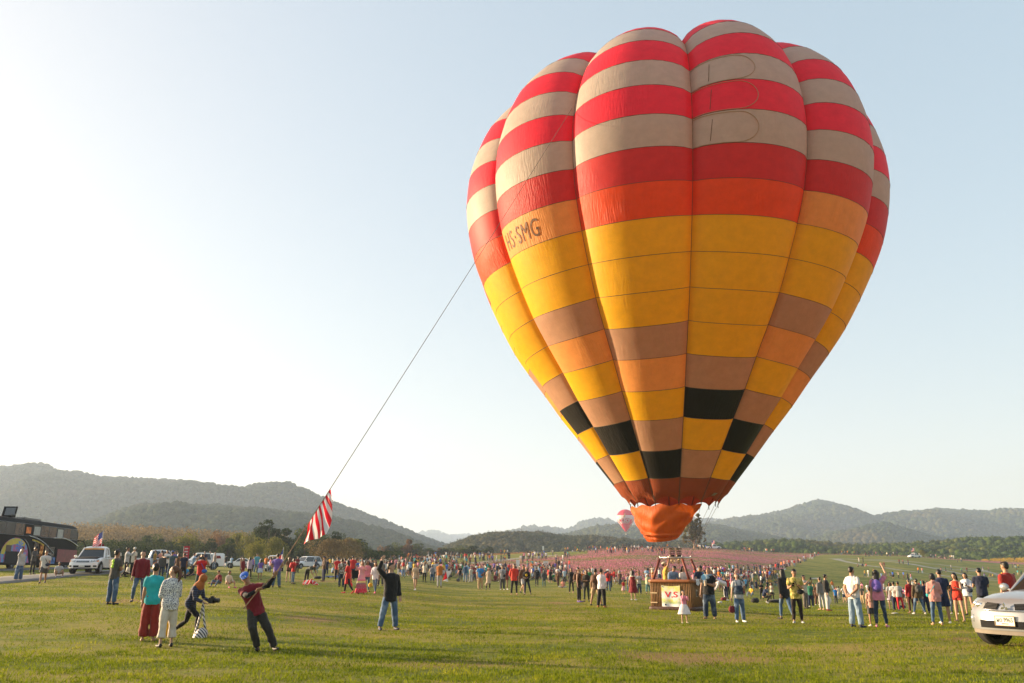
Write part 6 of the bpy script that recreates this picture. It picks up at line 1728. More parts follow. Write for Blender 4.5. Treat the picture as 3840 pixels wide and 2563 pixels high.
Md(1212, 2181, 94, -60, 'fold', 'm', 'long', 'brown', 'straight', 'navy', 'man in brown checked shirt and navy cap with folded arms', cap='cap', cc='navy', tpat='plaid')
Md(1224, 2155, 58, 180, 'stand', 'm', 'tee', 'navy', 'straight', 'navy', 'man all in navy behind the brown checked shirt man')
Md(1236, 2131, 40, 170, 'stand', 'f', 'tee', 'yellow', 'slim', 'denim', 'woman in yellow tee on the far track', hair='bob')
Md(1247, 2130, 38, 150, 'walk', 'f', 'tee', 'cream', 'slim', 'navy', 'woman in white tee walking beside the yellow tee woman', hair='long')
N(1279, 2202, 106, 195, 'stand', 'm', 'tee', 'lgrey', 'straight', 'ddenim', 'man in grey mottled tee and jeans turned away', tpat='camo', skin=1)
N(1303, 2226, 124, -100, 'walk', 'f', 'tunic', (.45,.015,.02), 'slim', 'black', 'woman in red tunic and black leggings striding left', hair='long', shc='red', bag=('hand', 'red'))
N(1353, 2228, 124, 0, 'photo', 'f', None, 'pink', None, None, 'woman in a long tiered pink, yellow and red dress', dress='longskirt', dtop='long', dc='pink', dpat='tiers', hair='long', hc='brown', shc='red', skin=2)
Md(1374, 2220, 117, 30, 'stand', 'f', 'long', 'pink', 'slim', 'denim', 'woman in sunglasses and pink cardigan just behind the tiered dress', hair='long', hc='brown')
N(1405, 2226, 118, -10, 'walk2', 'f', 'blouse', (.68,.66,.70), 'slim', 'denim', 'woman in white blouse, blue jeans and pink shoes walking forward', hair='vlong', shc='hotpink', bag=('hand', 'yellow'))
Md(1428, 2198, 100, 0, 'stand2', 'm', 'shirt', 'grey', 'straight', 'dgrey', 'man in grey plaid shirt behind the woman in white blouse', tpat='plaid')
Md(1320, 2178, 94, 180, 'stand', 'm', 'tee', 'red', 'straight', 'ddenim', 'tall man in red tee with his back turned, behind the red tunic')
Md(1262, 2178, 88, 190, 'stand2', 'm', 'tee', 'red', 'straight', 'black', 'man in red tee half hidden by the grey mottled tee man')
N(1556, 2214, 100, 20, 'walk', 'f', 'tee', 'beige', 'hot', 'lgrey', 'woman in beige tee and grey shorts walking with white shoes', hair='bob', hc='auburn', shc='white', skin=2, bag=('backpack', 'beige'))
Md(1512, 2168, 70, 180, 'stand', 'f', 'tee', 'cream', 'slim', 'ldenim', 'woman with bright red backpack and pale jeans', hair='long', bag=('backpack', 'red'))
Md(1537, 2160, 62, 0, 'photo', 'm', 'tee', 'lblue', 'shorts', 'black', 'person in pale blue top and black shorts taking a picture')
Md(1591, 2184, 76, 160, 'stand', 'f', 'tee', 'cream', 'slim', 'black', 'woman in cream top and black trousers with long reddish hair', hair='vlong', hc='auburn')
Md(1619, 2186, 68, 185, 'stand2', 'f', 'long', 'lgrey', 'crop', 'denim', 'older woman in striped top and white sun hat', cap='hat', cc='cream', tpat='stripe', hair='bob')
N(1647, 2204, 98, 170, 'stand', 'm', 'tee', (.42,.15,.03), 'slim', 'lgrey', 'man in rust orange tee and pale trousers with black hip bag', bag=('cross', 'black'))
Md(1632, 2180, 76, 190, 'stand', 'm', 'tee', 'lgrey', 'slim', 'ddenim', 'man in pale grey tee next to the rust orange tee')
Md(1684, 2174, 58, 60, 'photo', 'm', 'tee', 'black', 'slim', 'black', 'photographer in black with long lens by the field edge')
Md(1725, 2180, 58, 10, 'phone', 'f', 'tee', 'black', 'slim', 'navy', 'woman in black tee looking at her phone', hair='long')
Md(1744, 2184, 70, 175, 'stand', 'f', 'long', 'denim', 'slim', 'ldenim', 'woman in denim jacket and pale jeans seen from behind', hair='bob')
Md(1757, 2178, 62, 200, 'stand2', 'f', 'long', 'lblue', 'slim', 'denim', 'woman in light blue shirt beside the denim jacket', hair='long')
Md(1779, 2180, 60, 20, 'phone', 'm', 'tee', 'maroon', 'slim', 'ddenim', 'youth in maroon tee holding a phone up')
N(1801, 2211, 94, 5, 'stand', 'm', 'tee', (.02,.20,.55), 'straight', 'khaki', 'man in bright blue polo and khaki trousers with brown shoulder bag', bag=('cross', 'brown'), skin=0, shc='tan')
N(1832, 2213, 83, -5, 'stand2', 'f', 'tunic', 'beige', 'slim', 'black', 'woman in long beige top, black leggings and pale cap', cap='cap', cc='peach', hair='bob', shc='navy', bag=('hand', 'beige'))
N(1884, 2213, 93, 0, 'stand', 'm', 'shirt', 'lgrey', 'straight', 'dgrey', 'man in flowered grey shirt with diagonal shoulder strap', tpat='floral', shc='white', bag=('cross', 'black'), skin=1)
Md(1898, 2212, 86, 20, 'stand2', 'f', 'tee', 'maroon', 'hot', 'dred', 'woman in maroon just behind the flowered shirt man', hair='short', shc='white')
N(1928, 2232, 118, 15, 'behind', 'm', 'hoodie', (.58,.045,.03), 'slim', 'black', 'tall young man in bright red hoodie and black trousers', skin=2, shc='tan')
N(1975, 2231, 104, -5, dict(arms=[(.2,-.2,-1,-.3,-.5,-.1)]*2, legs=[(.06,0,-1,.03,.02,-1),(.25,-.05,-1,.22,.0,-1)]), 'f', 'hoodie', 'black', 'slim', 'navy', 'woman in black jacket and pink cap beside the red hoodie', pk='stepout', hair='long', cap='cap', cc='peach', skin=2)
Md(1961, 2226, 112, 40, 'walk', 'm', 'long', 'brown', 'shorts', 'lgrey', 'man in dark brown shirt and shorts walking behind the woman in pink cap')
Md(1900+46, 2198, 72, 5, 'stand', 'm', 'tee', 'navy', 'straight', 'black', 'man in dark tee standing behind the red hoodie')
Md(2013, 2200, 73, 180, 'walk', 'm', 'hoodie', 'black', 'slim', 'black', 'man in black bomber jacket with round emblem on the back')
Md(2040, 2203, 66, 185, 'stand', 'f', 'hoodie', 'dgrey', 'slim', (.03,.10,.12), 'woman in dark jacket over a green hem and teal leggings', hair='long')
Md(2064, 2190, 54, 180, 'stand2', 'f', 'tee', 'black', 'skirt', 'black', 'woman in black dress among the group by the white board', hair='long')
Md(2093, 2199, 60, 190, 'walk', 'm', 'tee', 'brown', 'straight', 'brown', 'hiker in brown with a large brown backpack', bag=('backpack', 'brown'))
Md(2117, 2186, 52, 0, 'stand', 'm', 'shirt', (.42,.52,.62), 'straight', 'dgrey', 'man in white and blue shirt facing the field')
Md(2112, 2206, 34, -20, 'cross', 'f', 'tee', 'salmon', 'slim', 'lgrey', 'child in coral tee sitting on the grass', hair='bob', cat='child')
N(2143, 2226, 96, -10, 'walk', 'f', 'long', 'black', 'slim', 'black', 'woman with auburn hair all in black walking', hair='long', hc='auburn', shc='tan', skin=2)
N(2172, 2259, 130, 60, 'stand', 'f', 'tank', 'black', 'slim', 'black', 'woman in black vest with brown backpack and violet shoes', hair='bun', shc='purple', skin=2, bag=('backpack', 'brown'))
N(2200, 2257, 120, -10, 'fold', 'f', 'long', (.04,.035,.03), 'slim', (.03,.04,.035), 'woman in dark jacket over brown top facing the camera', hair='long', hc='brown', shc='black', skin=2)
N(2236, 2272, 140, 150, 'apart', 'm', 'shirt', 'brown', 'shorts', 'khaki', 'man in brown checked shirt behind the white sweater', tpat='plaid', skin=1, bag=('backpack', 'brown'))
N(2258, 2279, 147, 150, dict(arms=[(.2,.1,-1,-.1,-.6,-.6),(.4,-.7,-.3,-.4,-.4,.8)], legs=[(.10,.05,-1,.08,.08,-1),(.17,-.05,-1,.12,.05,-1)]), 'f', 'long', (.74,.68,.72), 'straight', 'black', 'stout person in white sweater and black trousers with peach headband', pk='whitesweater', fat=1.15, hair='bun', shc='rust', skin=2, cap='band', cc='peach')
Md(2282, 2217, 80, 150, 'photo', 'm', 'hoodie', 'red', 'straight', 'denim', 'person in red jacket and white knitted hat', cap='hat', cc='white', bag=('backpack', 'maroon'))
Md(2290, 2206, 60, 185, 'stand', 'm', 'tee', 'dgrey', 'straight', 'ddenim', 'man in grey tee next to the red jacket')
Md(2339, 2228, 52, 10, 'stand', 'c', 'tee', 'red', 'skirt', 'pink', 'little girl in red tee and pink patterned skirt', bpat='wfloral', hair='bob', shc='yellow', cat='girl')
Md(2358, 2222, 70, 20, 'stand', 'f', 'tee', 'lgrey', 'slim', 'denim', 'woman in pale flowered top holding the little girl by the hand', hair='bob', tpat='floral')
N(2376, 2252, 113, 150, dict(arms=[(.2,.0,-1,.0,-.8,-.3),(.35,-.1,-.95,.3,-.3,-.9)], legs=[(.07,0,-1,.03,.02,-1)]*2), 'f', 'tee', 'cream', None, None, 'woman in long maroon pinafore dress with very long dark hair', pk='pinafore', dress='skirt', dtop='pinafore', dc='maroon', hair='vlong', shc='white', skin=2)
Md(2398, 2228, 80, 0, 'phone', 'm', 'tee', 'lgrey', 'straight', 'ddenim', 'man in grey tee and dark jeans holding a camera near the basket')
Md(2431, 2228, 76, -20, 'walk', 'f', 'long', (.42,.45,.30), 'crop', (.10,.22,.22), 'woman in white cap and pale green shirt beside the basket', cap='cap', cc='white', hair='long')
Md(2352-26, 2196, 40, 170, 'stand', 'm', 'tee', 'brown', 'straight', 'dgrey', 'man in brown tee standing at the flower edge')
N(2616, 2243, 78, 0, 'phone', 'f', 'tee', 'navy', 'slim', 'black', 'woman in navy with white lanyard behind the man with the cup', hair='bob', skin=0)
N(2722, 2254, 88, -80, 'bend', 'f', 'hoodie', (.72,.68,.70), 'slim', 'navy', 'woman in white hooded top bending forward with a camera', hair='short', shc='white')
Md(2730, 2232, 66, 170, 'shade', 'm', 'tee', 'red', 'straight', 'black', 'man in red tee with both hands on his head')
N(2865, 2262, 66, 70, 'crouch', 'm', 'tee', (.014,.026,.075), 'slim', 'black', 'photographer in navy tee squatting on the grass', skin=0, shc='white')
Md(2858, 2252, 62, 0, 'phone', 'f', 'tee', 'black', 'slim', 'black', 'woman with long black hair behind the squatting photographer', hair='vlong')
Md(2897, 2256, 66, -30, 'phone', 'f', 'tank', 'cream', 'slim', 'black', 'woman in cream vest and black trousers beside the squatting photographer', hair='long', shc='white')
Md(2880, 2232, 58, 60, 'stand', 'm', 'tee', 'black', 'straight', 'ddenim', 'man in black tee and pale cap with blue bag', cap='cap', cc='beige')
Md(2821, 2221, 48, 20, 'stand', 'f', 'long', 'dgrey', 'skirt', 'lgrey', 'woman in dark top and pale skirt in mid field', hair='long')
Md(2838, 2222, 48, 0, 'stand2', 'c', 'tee', 'navy', 'shorts', 'black', 'boy in navy tee and black shorts in mid field', cat='boy')
Md(2798, 2212, 40, 190, 'stand', 'm', 'tee', (.10,.35,.60), 'straight', 'ddenim', 'man in light blue tee behind the woman in overalls')
N(3024, 2283, 126, 45, 'photo', 'm', 'tee', (.52,.48,.42), 'straight', (.14,.12,.10), 'photographer in pale tee with long white lens behind the tie-dyed shirt', skin=0)
N(3043, 2277, 94, 160, 'stand', 'm', 'tee', (.03,.17,.11), 'straight', 'navy', 'man in dark green tee turned away', skin=1, shc='lgrey')
Md(3056, 2268, 80, -10, 'phone', 'm', 'shirt', 'olive', 'straight', 'brown', 'man in olive camouflage shirt behind the green tee', tpat='camo')
Md(3068, 2270, 82, 0, 'stand2', 'm', 'tee', 'brown', 'straight', 'brown', 'man in brown clothes next to the olive camouflage shirt', shc='lgrey')
N(3106, 2292, 138, 70, 'stand2', 'm', 'long', 'black', 'straight', 'lgrey', 'young man in black jumper and pale grey trousers, white bag in hand', skin=2, bag=('cross', 'brown'), shc='maroon')
N(3084, 2288, 124, 200, 'stand', 'f', 'long', 'grey', 'slim', 'lgrey', 'woman in grey top and pale jeans with hair tied back', hair='pony', shc='tan')
Md(3136, 2264, 62, 170, 'stand', 'c', 'tee', (.02,.17,.50), 'straight', 'dgrey', 'boy in bright blue tee seen from behind', cap='cap', cc='denim', cat='boy')
Md(3148, 2250, 52, 180, 'stand', 'f', 'tee', 'cream', 'slim', 'lgrey', 'woman in cream patterned tee beside the boy in bright blue', hair='bob')
Md(3175, 2256, 60, 150, 'stand', 'm', 'tee', 'denim', 'straight', 'khaki', 'man in checked blue shirt and khaki trousers', tpat='plaid')
Md(3192, 2256, 58, 190, 'stand2', 'f', 'tee', 'cream', 'slim', 'ddenim', 'woman in white tee left of the broad man in white', hair='long')
N(3362, 2291, 78, 170, 'stand', 'm', 'tee', 'white', 'straight', 'navy', 'youth in bright white tee and navy trousers on the slope', skin=1)
Md(3378, 2292, 74, 160, 'stand2', 'f', 'tee', 'lgrey', 'slim', (.60,.03,.04), 'person in grey tee and vivid red trousers on the slope', hair='short')
Md(3345, 2288, 60, 0, 'stand', 'f', 'tee', 'lgrey', 'mini', 'lilac', 'girl in pale grey dress near the vivid red trousers', hair='long')
Md(3393, 2288, 30, -60, 'sit', 'm', 'tee', 'dgrey', 'straight', 'navy', 'man in dark tee sitting on the lower slope')
N(3422, 2300, 130, 185, 'stand', 'f', 'long', (.26,.012,.018), 'slim', (.07,.02,.015), 'woman in dark red top and brown trousers with a long ponytail', hair='pony', skin=2, shc='brown')
N(3450, 2304, 134, 175, 'apart', 'f', 'hoodie', (.10,.07,.04), 'slim', 'denim', 'woman in olive brown hoodie with dark backpack', hair='bun', skin=2, shc='lgrey', bag=('backpack', 'dgrey'))
Md(3476, 2300, 120, 180, 'photo', 'm', 'tee', 'navy', 'straight', 'navy', 'man in navy holding up a phone beyond the olive hoodie')
Md(3264, 2272, 62, 20, 'stand', 'm', 'tee', 'khaki', 'straight', 'khaki', 'man in khaki between the man in white and the woman in pink')
# passengers in the basket
bs = gb + .22
for (x, y, hh, fc_, ps, sx_, tp, tc_, lab, kw) in [
    (-.55, .15, 0, 80, 'up', 'm', 'tee', (.62,.36,.06), 'balloon pilot in yellow tee and white cap inside the basket', dict(cap='cap', cc='cream', skin=0)),
    (-.66, .46, 0, 60, 'stand', 'm', 'tee', 'dred', 'man in red shirt at the back of the wicker basket', dict(skin=1)),
    (-.12, -.30, 0, 20, 'lean_rail', 'm', 'long', (.20,.28,.40), 'passenger in denim jacket leaning on the basket rim behind a pole', dict(skin=1)),
    (.46, -.34, 0, 25, 'stand', 'f', 'tee', (.70,.62,.55), 'woman in white top with dark shoulder length hair standing in the basket', dict(hair='long', skin=2)),
    (.80, .22, 0, 40, 'lean_rail', 'm', 'tee', (.014,.022,.055), 'man in navy polo and sunglasses leaning on the basket rim', dict(skin=0)),
    ]:
    w_ = brot(x, y, .22)
    sc_ = 1.0 if sx_ == 'm' else .95
    reg(dict(px=0, fy=0, h=0, face=fc_, pose=ps, sex=sx_, top=tp, tc=tc_, bot='straight', bc='ddenim', label=lab, near=True, pos=w_, scale=sc_ if 'yellow' not in lab else 1.06, posekey=None, **kw))
# man sitting in the bed of the white pickup is placed with the pickup
BEDMAN = N(328, 2017, 0, 200, 'stand', 'm', 'tee', 'maroon', 'straight', 'ddenim', 'man in maroon tee standing in the bed of the white pickup, back turned', pos=BEDPOS, scale=1.0, skin=1)

# ---- prototypes for the denser crowd
PROTO = []
_o = [('stand','m','tee','straight','short'),('stand2','m','tee','straight','short'),('walk','m','tee','slim','short'),('fold','m','shirt','straight','short'),('photo','m','tee','slim','short'),
      ('hips','m','tee','shorts','short'),('stand','f','tee','slim','long'),('stand2','f','long','slim','long'),('phone','f','tee','slim','bob'),('walk2','f','tee','hot','long'),
      ('selfie','f','long','skirt','long'),('cross','m','tee','straight','short'),('sit','f','tee','slim','long'),('stand','c','tee','shorts','short'),('crouch','m','tee','slim','short'),('up','m','tee','straight','short'),('stand','f','tee','longskirt','long'),('sit','m','tee','slim','short')]
for q in _o:
    PROTO.append(reg(dict(px=0, fy=0, h=0, face=0, pose=q[0], sex=q[1], top=q[2], bot=q[3], hair=q[4], tc='white', bc='denim', label='', near=False, posekey=None, proto=True)))

MESH = bake_all()
for sp in PEOPLE:
    if not sp.get('proto'): place_person(sp, MESH)

# ---- the denser crowd: every person one by one, the smallest as a single figure without separate parts
CN = ['black','navy','dgrey','maroon','black','brown','white','cream','black','grey','lgrey','red','maroon','pink','orange','yellow','green','teal','lblue','blue','navy','purple','brown','salmon','beige','mustard','dgrey','white','black','cream','white','navy','pink','red']
BN = ['ddenim','denim','black','dgrey','navy','khaki','ldenim','lgrey','brown','black','ddenim']
NM = dict(lgrey='pale grey', dgrey='dark grey', lblue='light blue', ddenim='dark jeans', denim='blue jeans', ldenim='pale jeans', hotpink='bright pink')
ZONES = [ # x0,x1,y0,y1 (feet, source px), count, seated share, landmark
 (560,735,2128,2158,16,.35,'near the parked white van'),
 (880,1010,2126,2146,8,.1,'by the small white car'),
 (1245,1450,2128,2168,30,.05,'behind the tiered dress'),
 (1450,1700,2120,2166,40,.12,'left of the rust tee man'),
 (1440,1770,2094,2124,34,.15,'on the left hill foot'),
 (1700,2100,2138,2186,64,.30,'below the flower slope'),
 (1770,2130,2076,2114,24,.12,'on the hillside path'),
 (2120,2480,2064,2080,24,.1,'on the flower skyline'),
 (2480,3000,2054,2064,20,.05,'near the hilltop pickup'),
 (2080,2440,2176,2214,26,.35,'left of the basket'),
 (2590,2900,2150,2206,58,.30,'between basket and slope'),
 (2640,2790,2206,2240,9,.6,'behind the overalls woman'),
 (3060,3460,2206,2276,34,.2,'on the lower slope'),
 (3200,3830,2084,2180,26,.15,'on the far right field'),
 (3080,3560,2074,2092,16,.1,'on the right ridge'),
]
cand = []
rc = random.Random(23)
for x0, x1, y0, y1, n, ss, lm in ZONES:
    left = int(n * (2.3 if x0 > 1200 and y1 < 2210 else 1.0))
    while left > 0:    # people stand about in twos, threes and fours
        y = y0 + (y1 - y0) * rc.random() ** .9; x = rc.uniform(x0, x1); st_ = rc.random() < ss; k = rc.choice((1, 2, 2, 3, 4)); left -= k
        for q in range(k): cand.append((x + (q + rc.uniform(-.2, .2)) * (8 + (y - 2060) * .10) * rc.choice((.8, 1.1)), y + rc.uniform(-1.2, 1.2), st_, lm))
for i in range(34):   # the diagonal line of visitors along the flower edge
    t = i / 33; cand.append((2860 + t * 215 + rc.uniform(-12, 12), 2164 - t * 78 + rc.uniform(-5, 5), rc.random() < .1, 'along the flower edge'))
spots = []
for x, y, sit_, lm in cand:
    g = ground_hit(x, y)
    if g.y > 345 or g.y < 40: continue
    if any((g.x - q[0].x) ** 2 + (g.y - q[0].y) ** 2 < .12 for q in spots): continue
    spots.append((g, sit_, lm, 3240 / g.y))
spots.sort(key=lambda q: -q[3])
n_named = len([s for s in PEOPLE if not s.get('proto')])
QUOTA = 300 - n_named
print('named people', n_named, 'crowd spots', len(spots))
# low figure in one mesh with four slots
def low_person(pose, sex, skirt=False):
    J = fk(pose, sex); m = MB()
    def tb(pts, r, mi, n=6): m.tube(pts, r, n, mi)
    m.ell(J['head'], (.085, .095, .115), 0, sub=1); m.ell(J['head'] + J['headdir'] * .035 - J['face'] * .025, (.095, .10, .10), 1, sub=1)
    if sex == 'f': tb([J['head'], J['head'] - J['face'] * .06 + V3(0, 0, -.32)], [.085, .05], 1)
    tb([J['sh'] + J['sp'] * .08, J['head']], .05, 0)
    T = loft([(J['pel'] - J['sp'] * .08, J['side'], J['fwd'], .165, .125), (J['waist'], J['side'], J['fwd'], .145, .11), (J['chest'], J['side'], J['fwd'], .175, .12), (J['sh'], J['side'], J['fwd'], .17, .095), (J['neck'], J['side'], J['fwd'], .06, .06)], 8)
    m.add(*T, 2)
    for i in (0, 1):
        S, E, W = J['S%d' % i], J['E%d' % i], J['W%d' % i]
        tb([S, lerp(S, E, .7)], [.072, .062], 2); tb([lerp(S, E, .6), E, W + J['hd%d' % i] * .12], [.045, .042, .028], 0)
        Hh, K, A = J['H%d' % i], J['K%d' % i], J['A%d' % i]
        if not skirt: tb([Hh, K, A], [.105, .07, .055], 3)
        else: tb([K, A], [.055, .04], 0)
        tb([A + V3(0, 0, -.02), A + J['F%d' % i] * .16 - V3(0, 0, .05)], [.05, .04], 4)
    if skirt: m.add(*loft([(J['pel'], V3(1,0,0), V3(0,1,0), .15, .12), (J['pel'] - V3(0,0,.5), V3(1,0,0), V3(0,1,0), .26, .22)], 8), 3)
    return m
LOWP = [low_person(*q).mesh('person', True) for q in (('stand','m'),('stand2','m'),('walk','m'),('stand','f'),('phone','f'),('stand2','f',True),('photo','m'),('walk2','f'),('selfie','f'),('hips','m'))]
LOWS = [low_person(*q).mesh('person', True) for q in (('cross','m'),('sit','f'),('crouch','m'),('sit','m'))]
POSEN = {0:'standing',1:'standing',2:'walking',3:'standing',4:'on her phone',5:'standing',6:'taking a picture',7:'walking',8:'taking a selfie',9:'hands on hips'}
def flat(name, c):
    return simple(name, c, .85, var=.1)
FM = {k: flat('garment_' + k, v) for k, v in C.items() if k in CN or k in BN}
FM['skin'] = flat('skin_far', (.34,.19,.12)); FM['hair'] = flat('hair_far', (.012,.009,.008)); FM['hairb'] = flat('hair_brown_far', (.06,.03,.015)); FM['shoe'] = flat('shoe_far', (.15,.14,.13))
for me in LOWP + LOWS:
    for k in ('skin', 'hair', 'white', 'denim', 'shoe'): me.materials.append(FM[k])
used = set()
def uniq(parts):
    for _ in range(400):
        t, b = rc.choice(CN), rc.choice(BN)
        lab = parts(NM.get(t, t), NM.get(b, b + ' trousers'))
        if lab not in used: used.add(lab); return t, b, lab
    return t, b, lab
n_i = 0; far_mb = {}
VF = []; 
for g, sit_, lm, ppm in spots:
    H = rc.uniform(.90, 1.04); rz = rc.uniform(0, 2 * math.pi) if not (g.x > 6 and g.y < 120) else rc.gauss(0 if g.x > 0 else .8, 1.3)
    if n_i < QUOTA:
        n_i += 1
        if ppm > 27:
            pr = rc.choice([p for p in PROTO if (p['pose'] in ('cross', 'sit', 'crouch')) == sit_])
            isf, isc = pr['sex'] == 'f', pr['sex'] == 'c'
            kindw = 'woman' if isf else ('child' if isc else 'man')
            pw = {'cross': 'sitting', 'sit': 'sitting', 'crouch': 'crouching', 'walk': 'walking', 'walk2': 'walking', 'photo': 'taking a picture', 'phone': 'on her phone', 'selfie': 'taking a selfie', 'fold': 'arms folded', 'hips': 'hands on hips', 'up': 'arm raised'}.get(pr['pose'], 'standing')
            bw = {'shorts': ' shorts', 'hot': ' shorts', 'skirt': ' skirt', 'longskirt': ' long skirt'}.get(pr['bot'])
            bcl = lambda b: ((b.replace(' trousers', '').replace('jeans', 'denim') + bw) if bw else b)
            t, b, lab = uniq(lambda t, b: '%s in %s top, %s, %s %s' % (kindw, t, bcl(b), pw, lm))
            sp = dict(pr); sp.update(label=lab, pos=tuple(g), scale=H * (.62 if isc else (.95 if isf else 1)), face=math.degrees(rz), tc=t, bc=b, proto=False, cat=kindw if isc else 'person', shc=rc.choice(['white', 'black', 'lgrey', 'brown']), hc=rc.choice(['black', 'black', 'black', 'brown']))
            sp['bpat'] = None
            place_person(sp, MESH)
        else:
            k = rc.randrange(len(LOWS)) if sit_ else rc.randrange(len(LOWP)); me = (LOWS if sit_ else LOWP)[k]
            isf = (k in (3, 4, 5, 7, 8)) if not sit_ else k == 1
            pw = (['sitting', 'sitting', 'crouching', 'sitting'][k] if sit_ else POSEN[k])
            t, b, lab = uniq(lambda t, b: '%s in %s top, %s, %s %s' % ('woman' if isf else 'man', t, b if k != 5 or sit_ else b.replace('trousers', 'skirt').replace('jeans', 'denim skirt'), pw, lm))
            o = link('person', me, None, None, lab, 'person', GROUPP, loc=g, rot=(0, 0, rz)); o.scale = (H * (.95 if isf else 1),) * 3
            for i_, kk in ((1, rc.choice(['hair', 'hair', 'hairb'])), (2, t), (3, b)): slot_mat(o, i_, FM[kk])
    else:
        k = rc.randrange(len(LOWP)); src = (LOWS[rc.randrange(4)] if sit_ else LOWP[k])
        VF.append((src, g, rz, H, rc.choice(CN), rc.choice(BN)))
if VF:
    crowd = MB(); mats_ = ['skin', 'hair', 'shoe'] + sorted({q[4] for q in VF} | {q[5] for q in VF})
    cache = {}
    for src, g, rz, H, t, b in VF:
        if src.name not in cache:
            V = np.array([v.co[:] for v in src.vertices]); cache[src.name] = (V, [list(p.vertices) for p in src.polygons], [p.material_index for p in src.polygons])
        V, Fc, mi = cache[src.name]
        c_, s_ = math.cos(rz), math.sin(rz)
        W = np.stack([V[:, 0] * c_ - V[:, 1] * s_, V[:, 0] * s_ + V[:, 1] * c_, V[:, 2]], 1) * H + np.array(g)
        mp = {0: 0, 1: 1, 2: mats_.index(t), 3: mats_.index(b), 4: 2}
        n0 = crowd.n; crowd.V.append(W); crowd.F += [[i + n0 for i in f] for f in Fc]; crowd.M += [mp[q] for q in mi]; crowd.n += len(W)
    link('crowd', crowd.mesh('crowd', True, [FM[k] for k in mats_]), kind='stuff')
print('single people', n_i, 'joined', len(VF))
# ============================================================ rope and flag held by the puller
pj = PULLER['J']; M = rootM(PULLER['root'])
h0 = M @ Vector(pj['W0'] + pj['hd0'] * .06); h1 = M @ Vector(pj['W1'] + pj['hd1'] * .06)
# where the line meets the envelope
best = None
for lb in (NL - 1, NL - 2, 0):
    uu, ss = np.meshgrid(np.linspace(-1, 1, 81), np.linspace(9, 18, 121)); P = env_point(lb, uu, ss, .03)
    X, Y = project(P); d = np.hypot(X - 2142, Y - 408) + P[..., 1] * 1.0
    k = np.unravel_index(np.argmin(d), d.shape)
    if best is None or d[k] < best[0]: best = (d[k], P[k])
tipc = Vector(best[1])
start = h0 * .5 + h1 * .5
hi, lo = (h1, h0) if h1.z > h0.z else (h0, h1)
def on_line(t): 
    p = hi.lerp(tipc, t); p.z -= .05 * math.sin(math.pi * min(1, t * 1.0)) ; return p
ts = np.linspace(0, 1, 400); LP = np.array([on_line(t) for t in ts]); LX, LYp = project(LP)
iB = int(np.argmin(np.abs(LYp - 1963))); iT = int(np.argmin(np.abs(LYp - 1836)))
ROPEM = simple('hemp_rope', (.26, .16, .09), .8, var=.3, vscale=30)
rope = link('tether_rope', None, label='long rope running from the hands of the man in maroon up to the balloon', cat='rope', loc=tuple(hi))
O = np.array(hi)
lowend = [lo + Vector((-.25, -.05, -.35)), lo, hi]
m = MB()
for ph in (0, math.pi):
    pts = [np.array(p) for p in lowend[:1]] + [np.array(lo.lerp(hi, t)) for t in np.linspace(0, 1, 8)] + [LP[i] for i in range(1, iB, 2)] + [LP[iB]]
    pts = np.array(pts); n_ = len(pts)
    off = np.array([[.009 * math.cos(ph + i * 1.7), 0, .009 * math.sin(ph + i * 1.7)] for i in range(n_)])
    m.tube(pts + off - O, .009, 6)
part(m, 'twisted_end', ROPEM, rope, 1.5)
m = MB(); m.tube(LP[iB:] - O, .0085, 5); part(m, 'line', simple('thin_line', (.16, .12, .09), .8), rope, 1.5)
# flag: hoist along the line, fly hanging down and to the right
B_, T_ = LP[iB], LP[iT]
def fpix(px, py, Y): return np.array(at_dist(px, py, Y))
C0 = fpix(1139, 2040, B_[1] + .05); C1 = fpix(1227, 2004, B_[1] - .12); MR = fpix(1256, 1915, (B_[1] + T_[1]) / 2 - .1)
ns, ntt = 13 * 4, 18; V = []
for j in range(ntt + 1):
    t = j / ntt
    for i in range(ns + 1):
        s = i / ns
        hoist = B_ + (T_ - B_) * s
        # bottom edge runs from C0 to C1, then the right edge climbs back to T
        if s < .56: e = C0 + (C1 - C0) * (s / .56)
        else:
            q = (s - .56) / .44; e = (1 - q) ** 2 * C1 + 2 * q * (1 - q) * (MR * 1.12 - (C1 + T_) * .06) + q * q * T_
        p = hoist + (e - hoist) * t
        p = p + np.array([.018 * math.sin(s * 13 + t * 4), .075 * math.sin(s * 19 + t * 2.2) * t ** .7, .012 * math.sin(s * 15 + t * 5)]) * min(1, t * 2)
        V.append(p - B_)
mi = [((i // 4) % 2) for j in range(ntt) for i in range(ns)]
fl_ = link('striped_flag', mesh_np('striped_flag', V, grid_faces(ns + 1, ntt + 1), True, mi), [FR_, FW_], label='large red and white striped flag tied along the rope above the man in maroon', cat='flag', loc=tuple(B_))

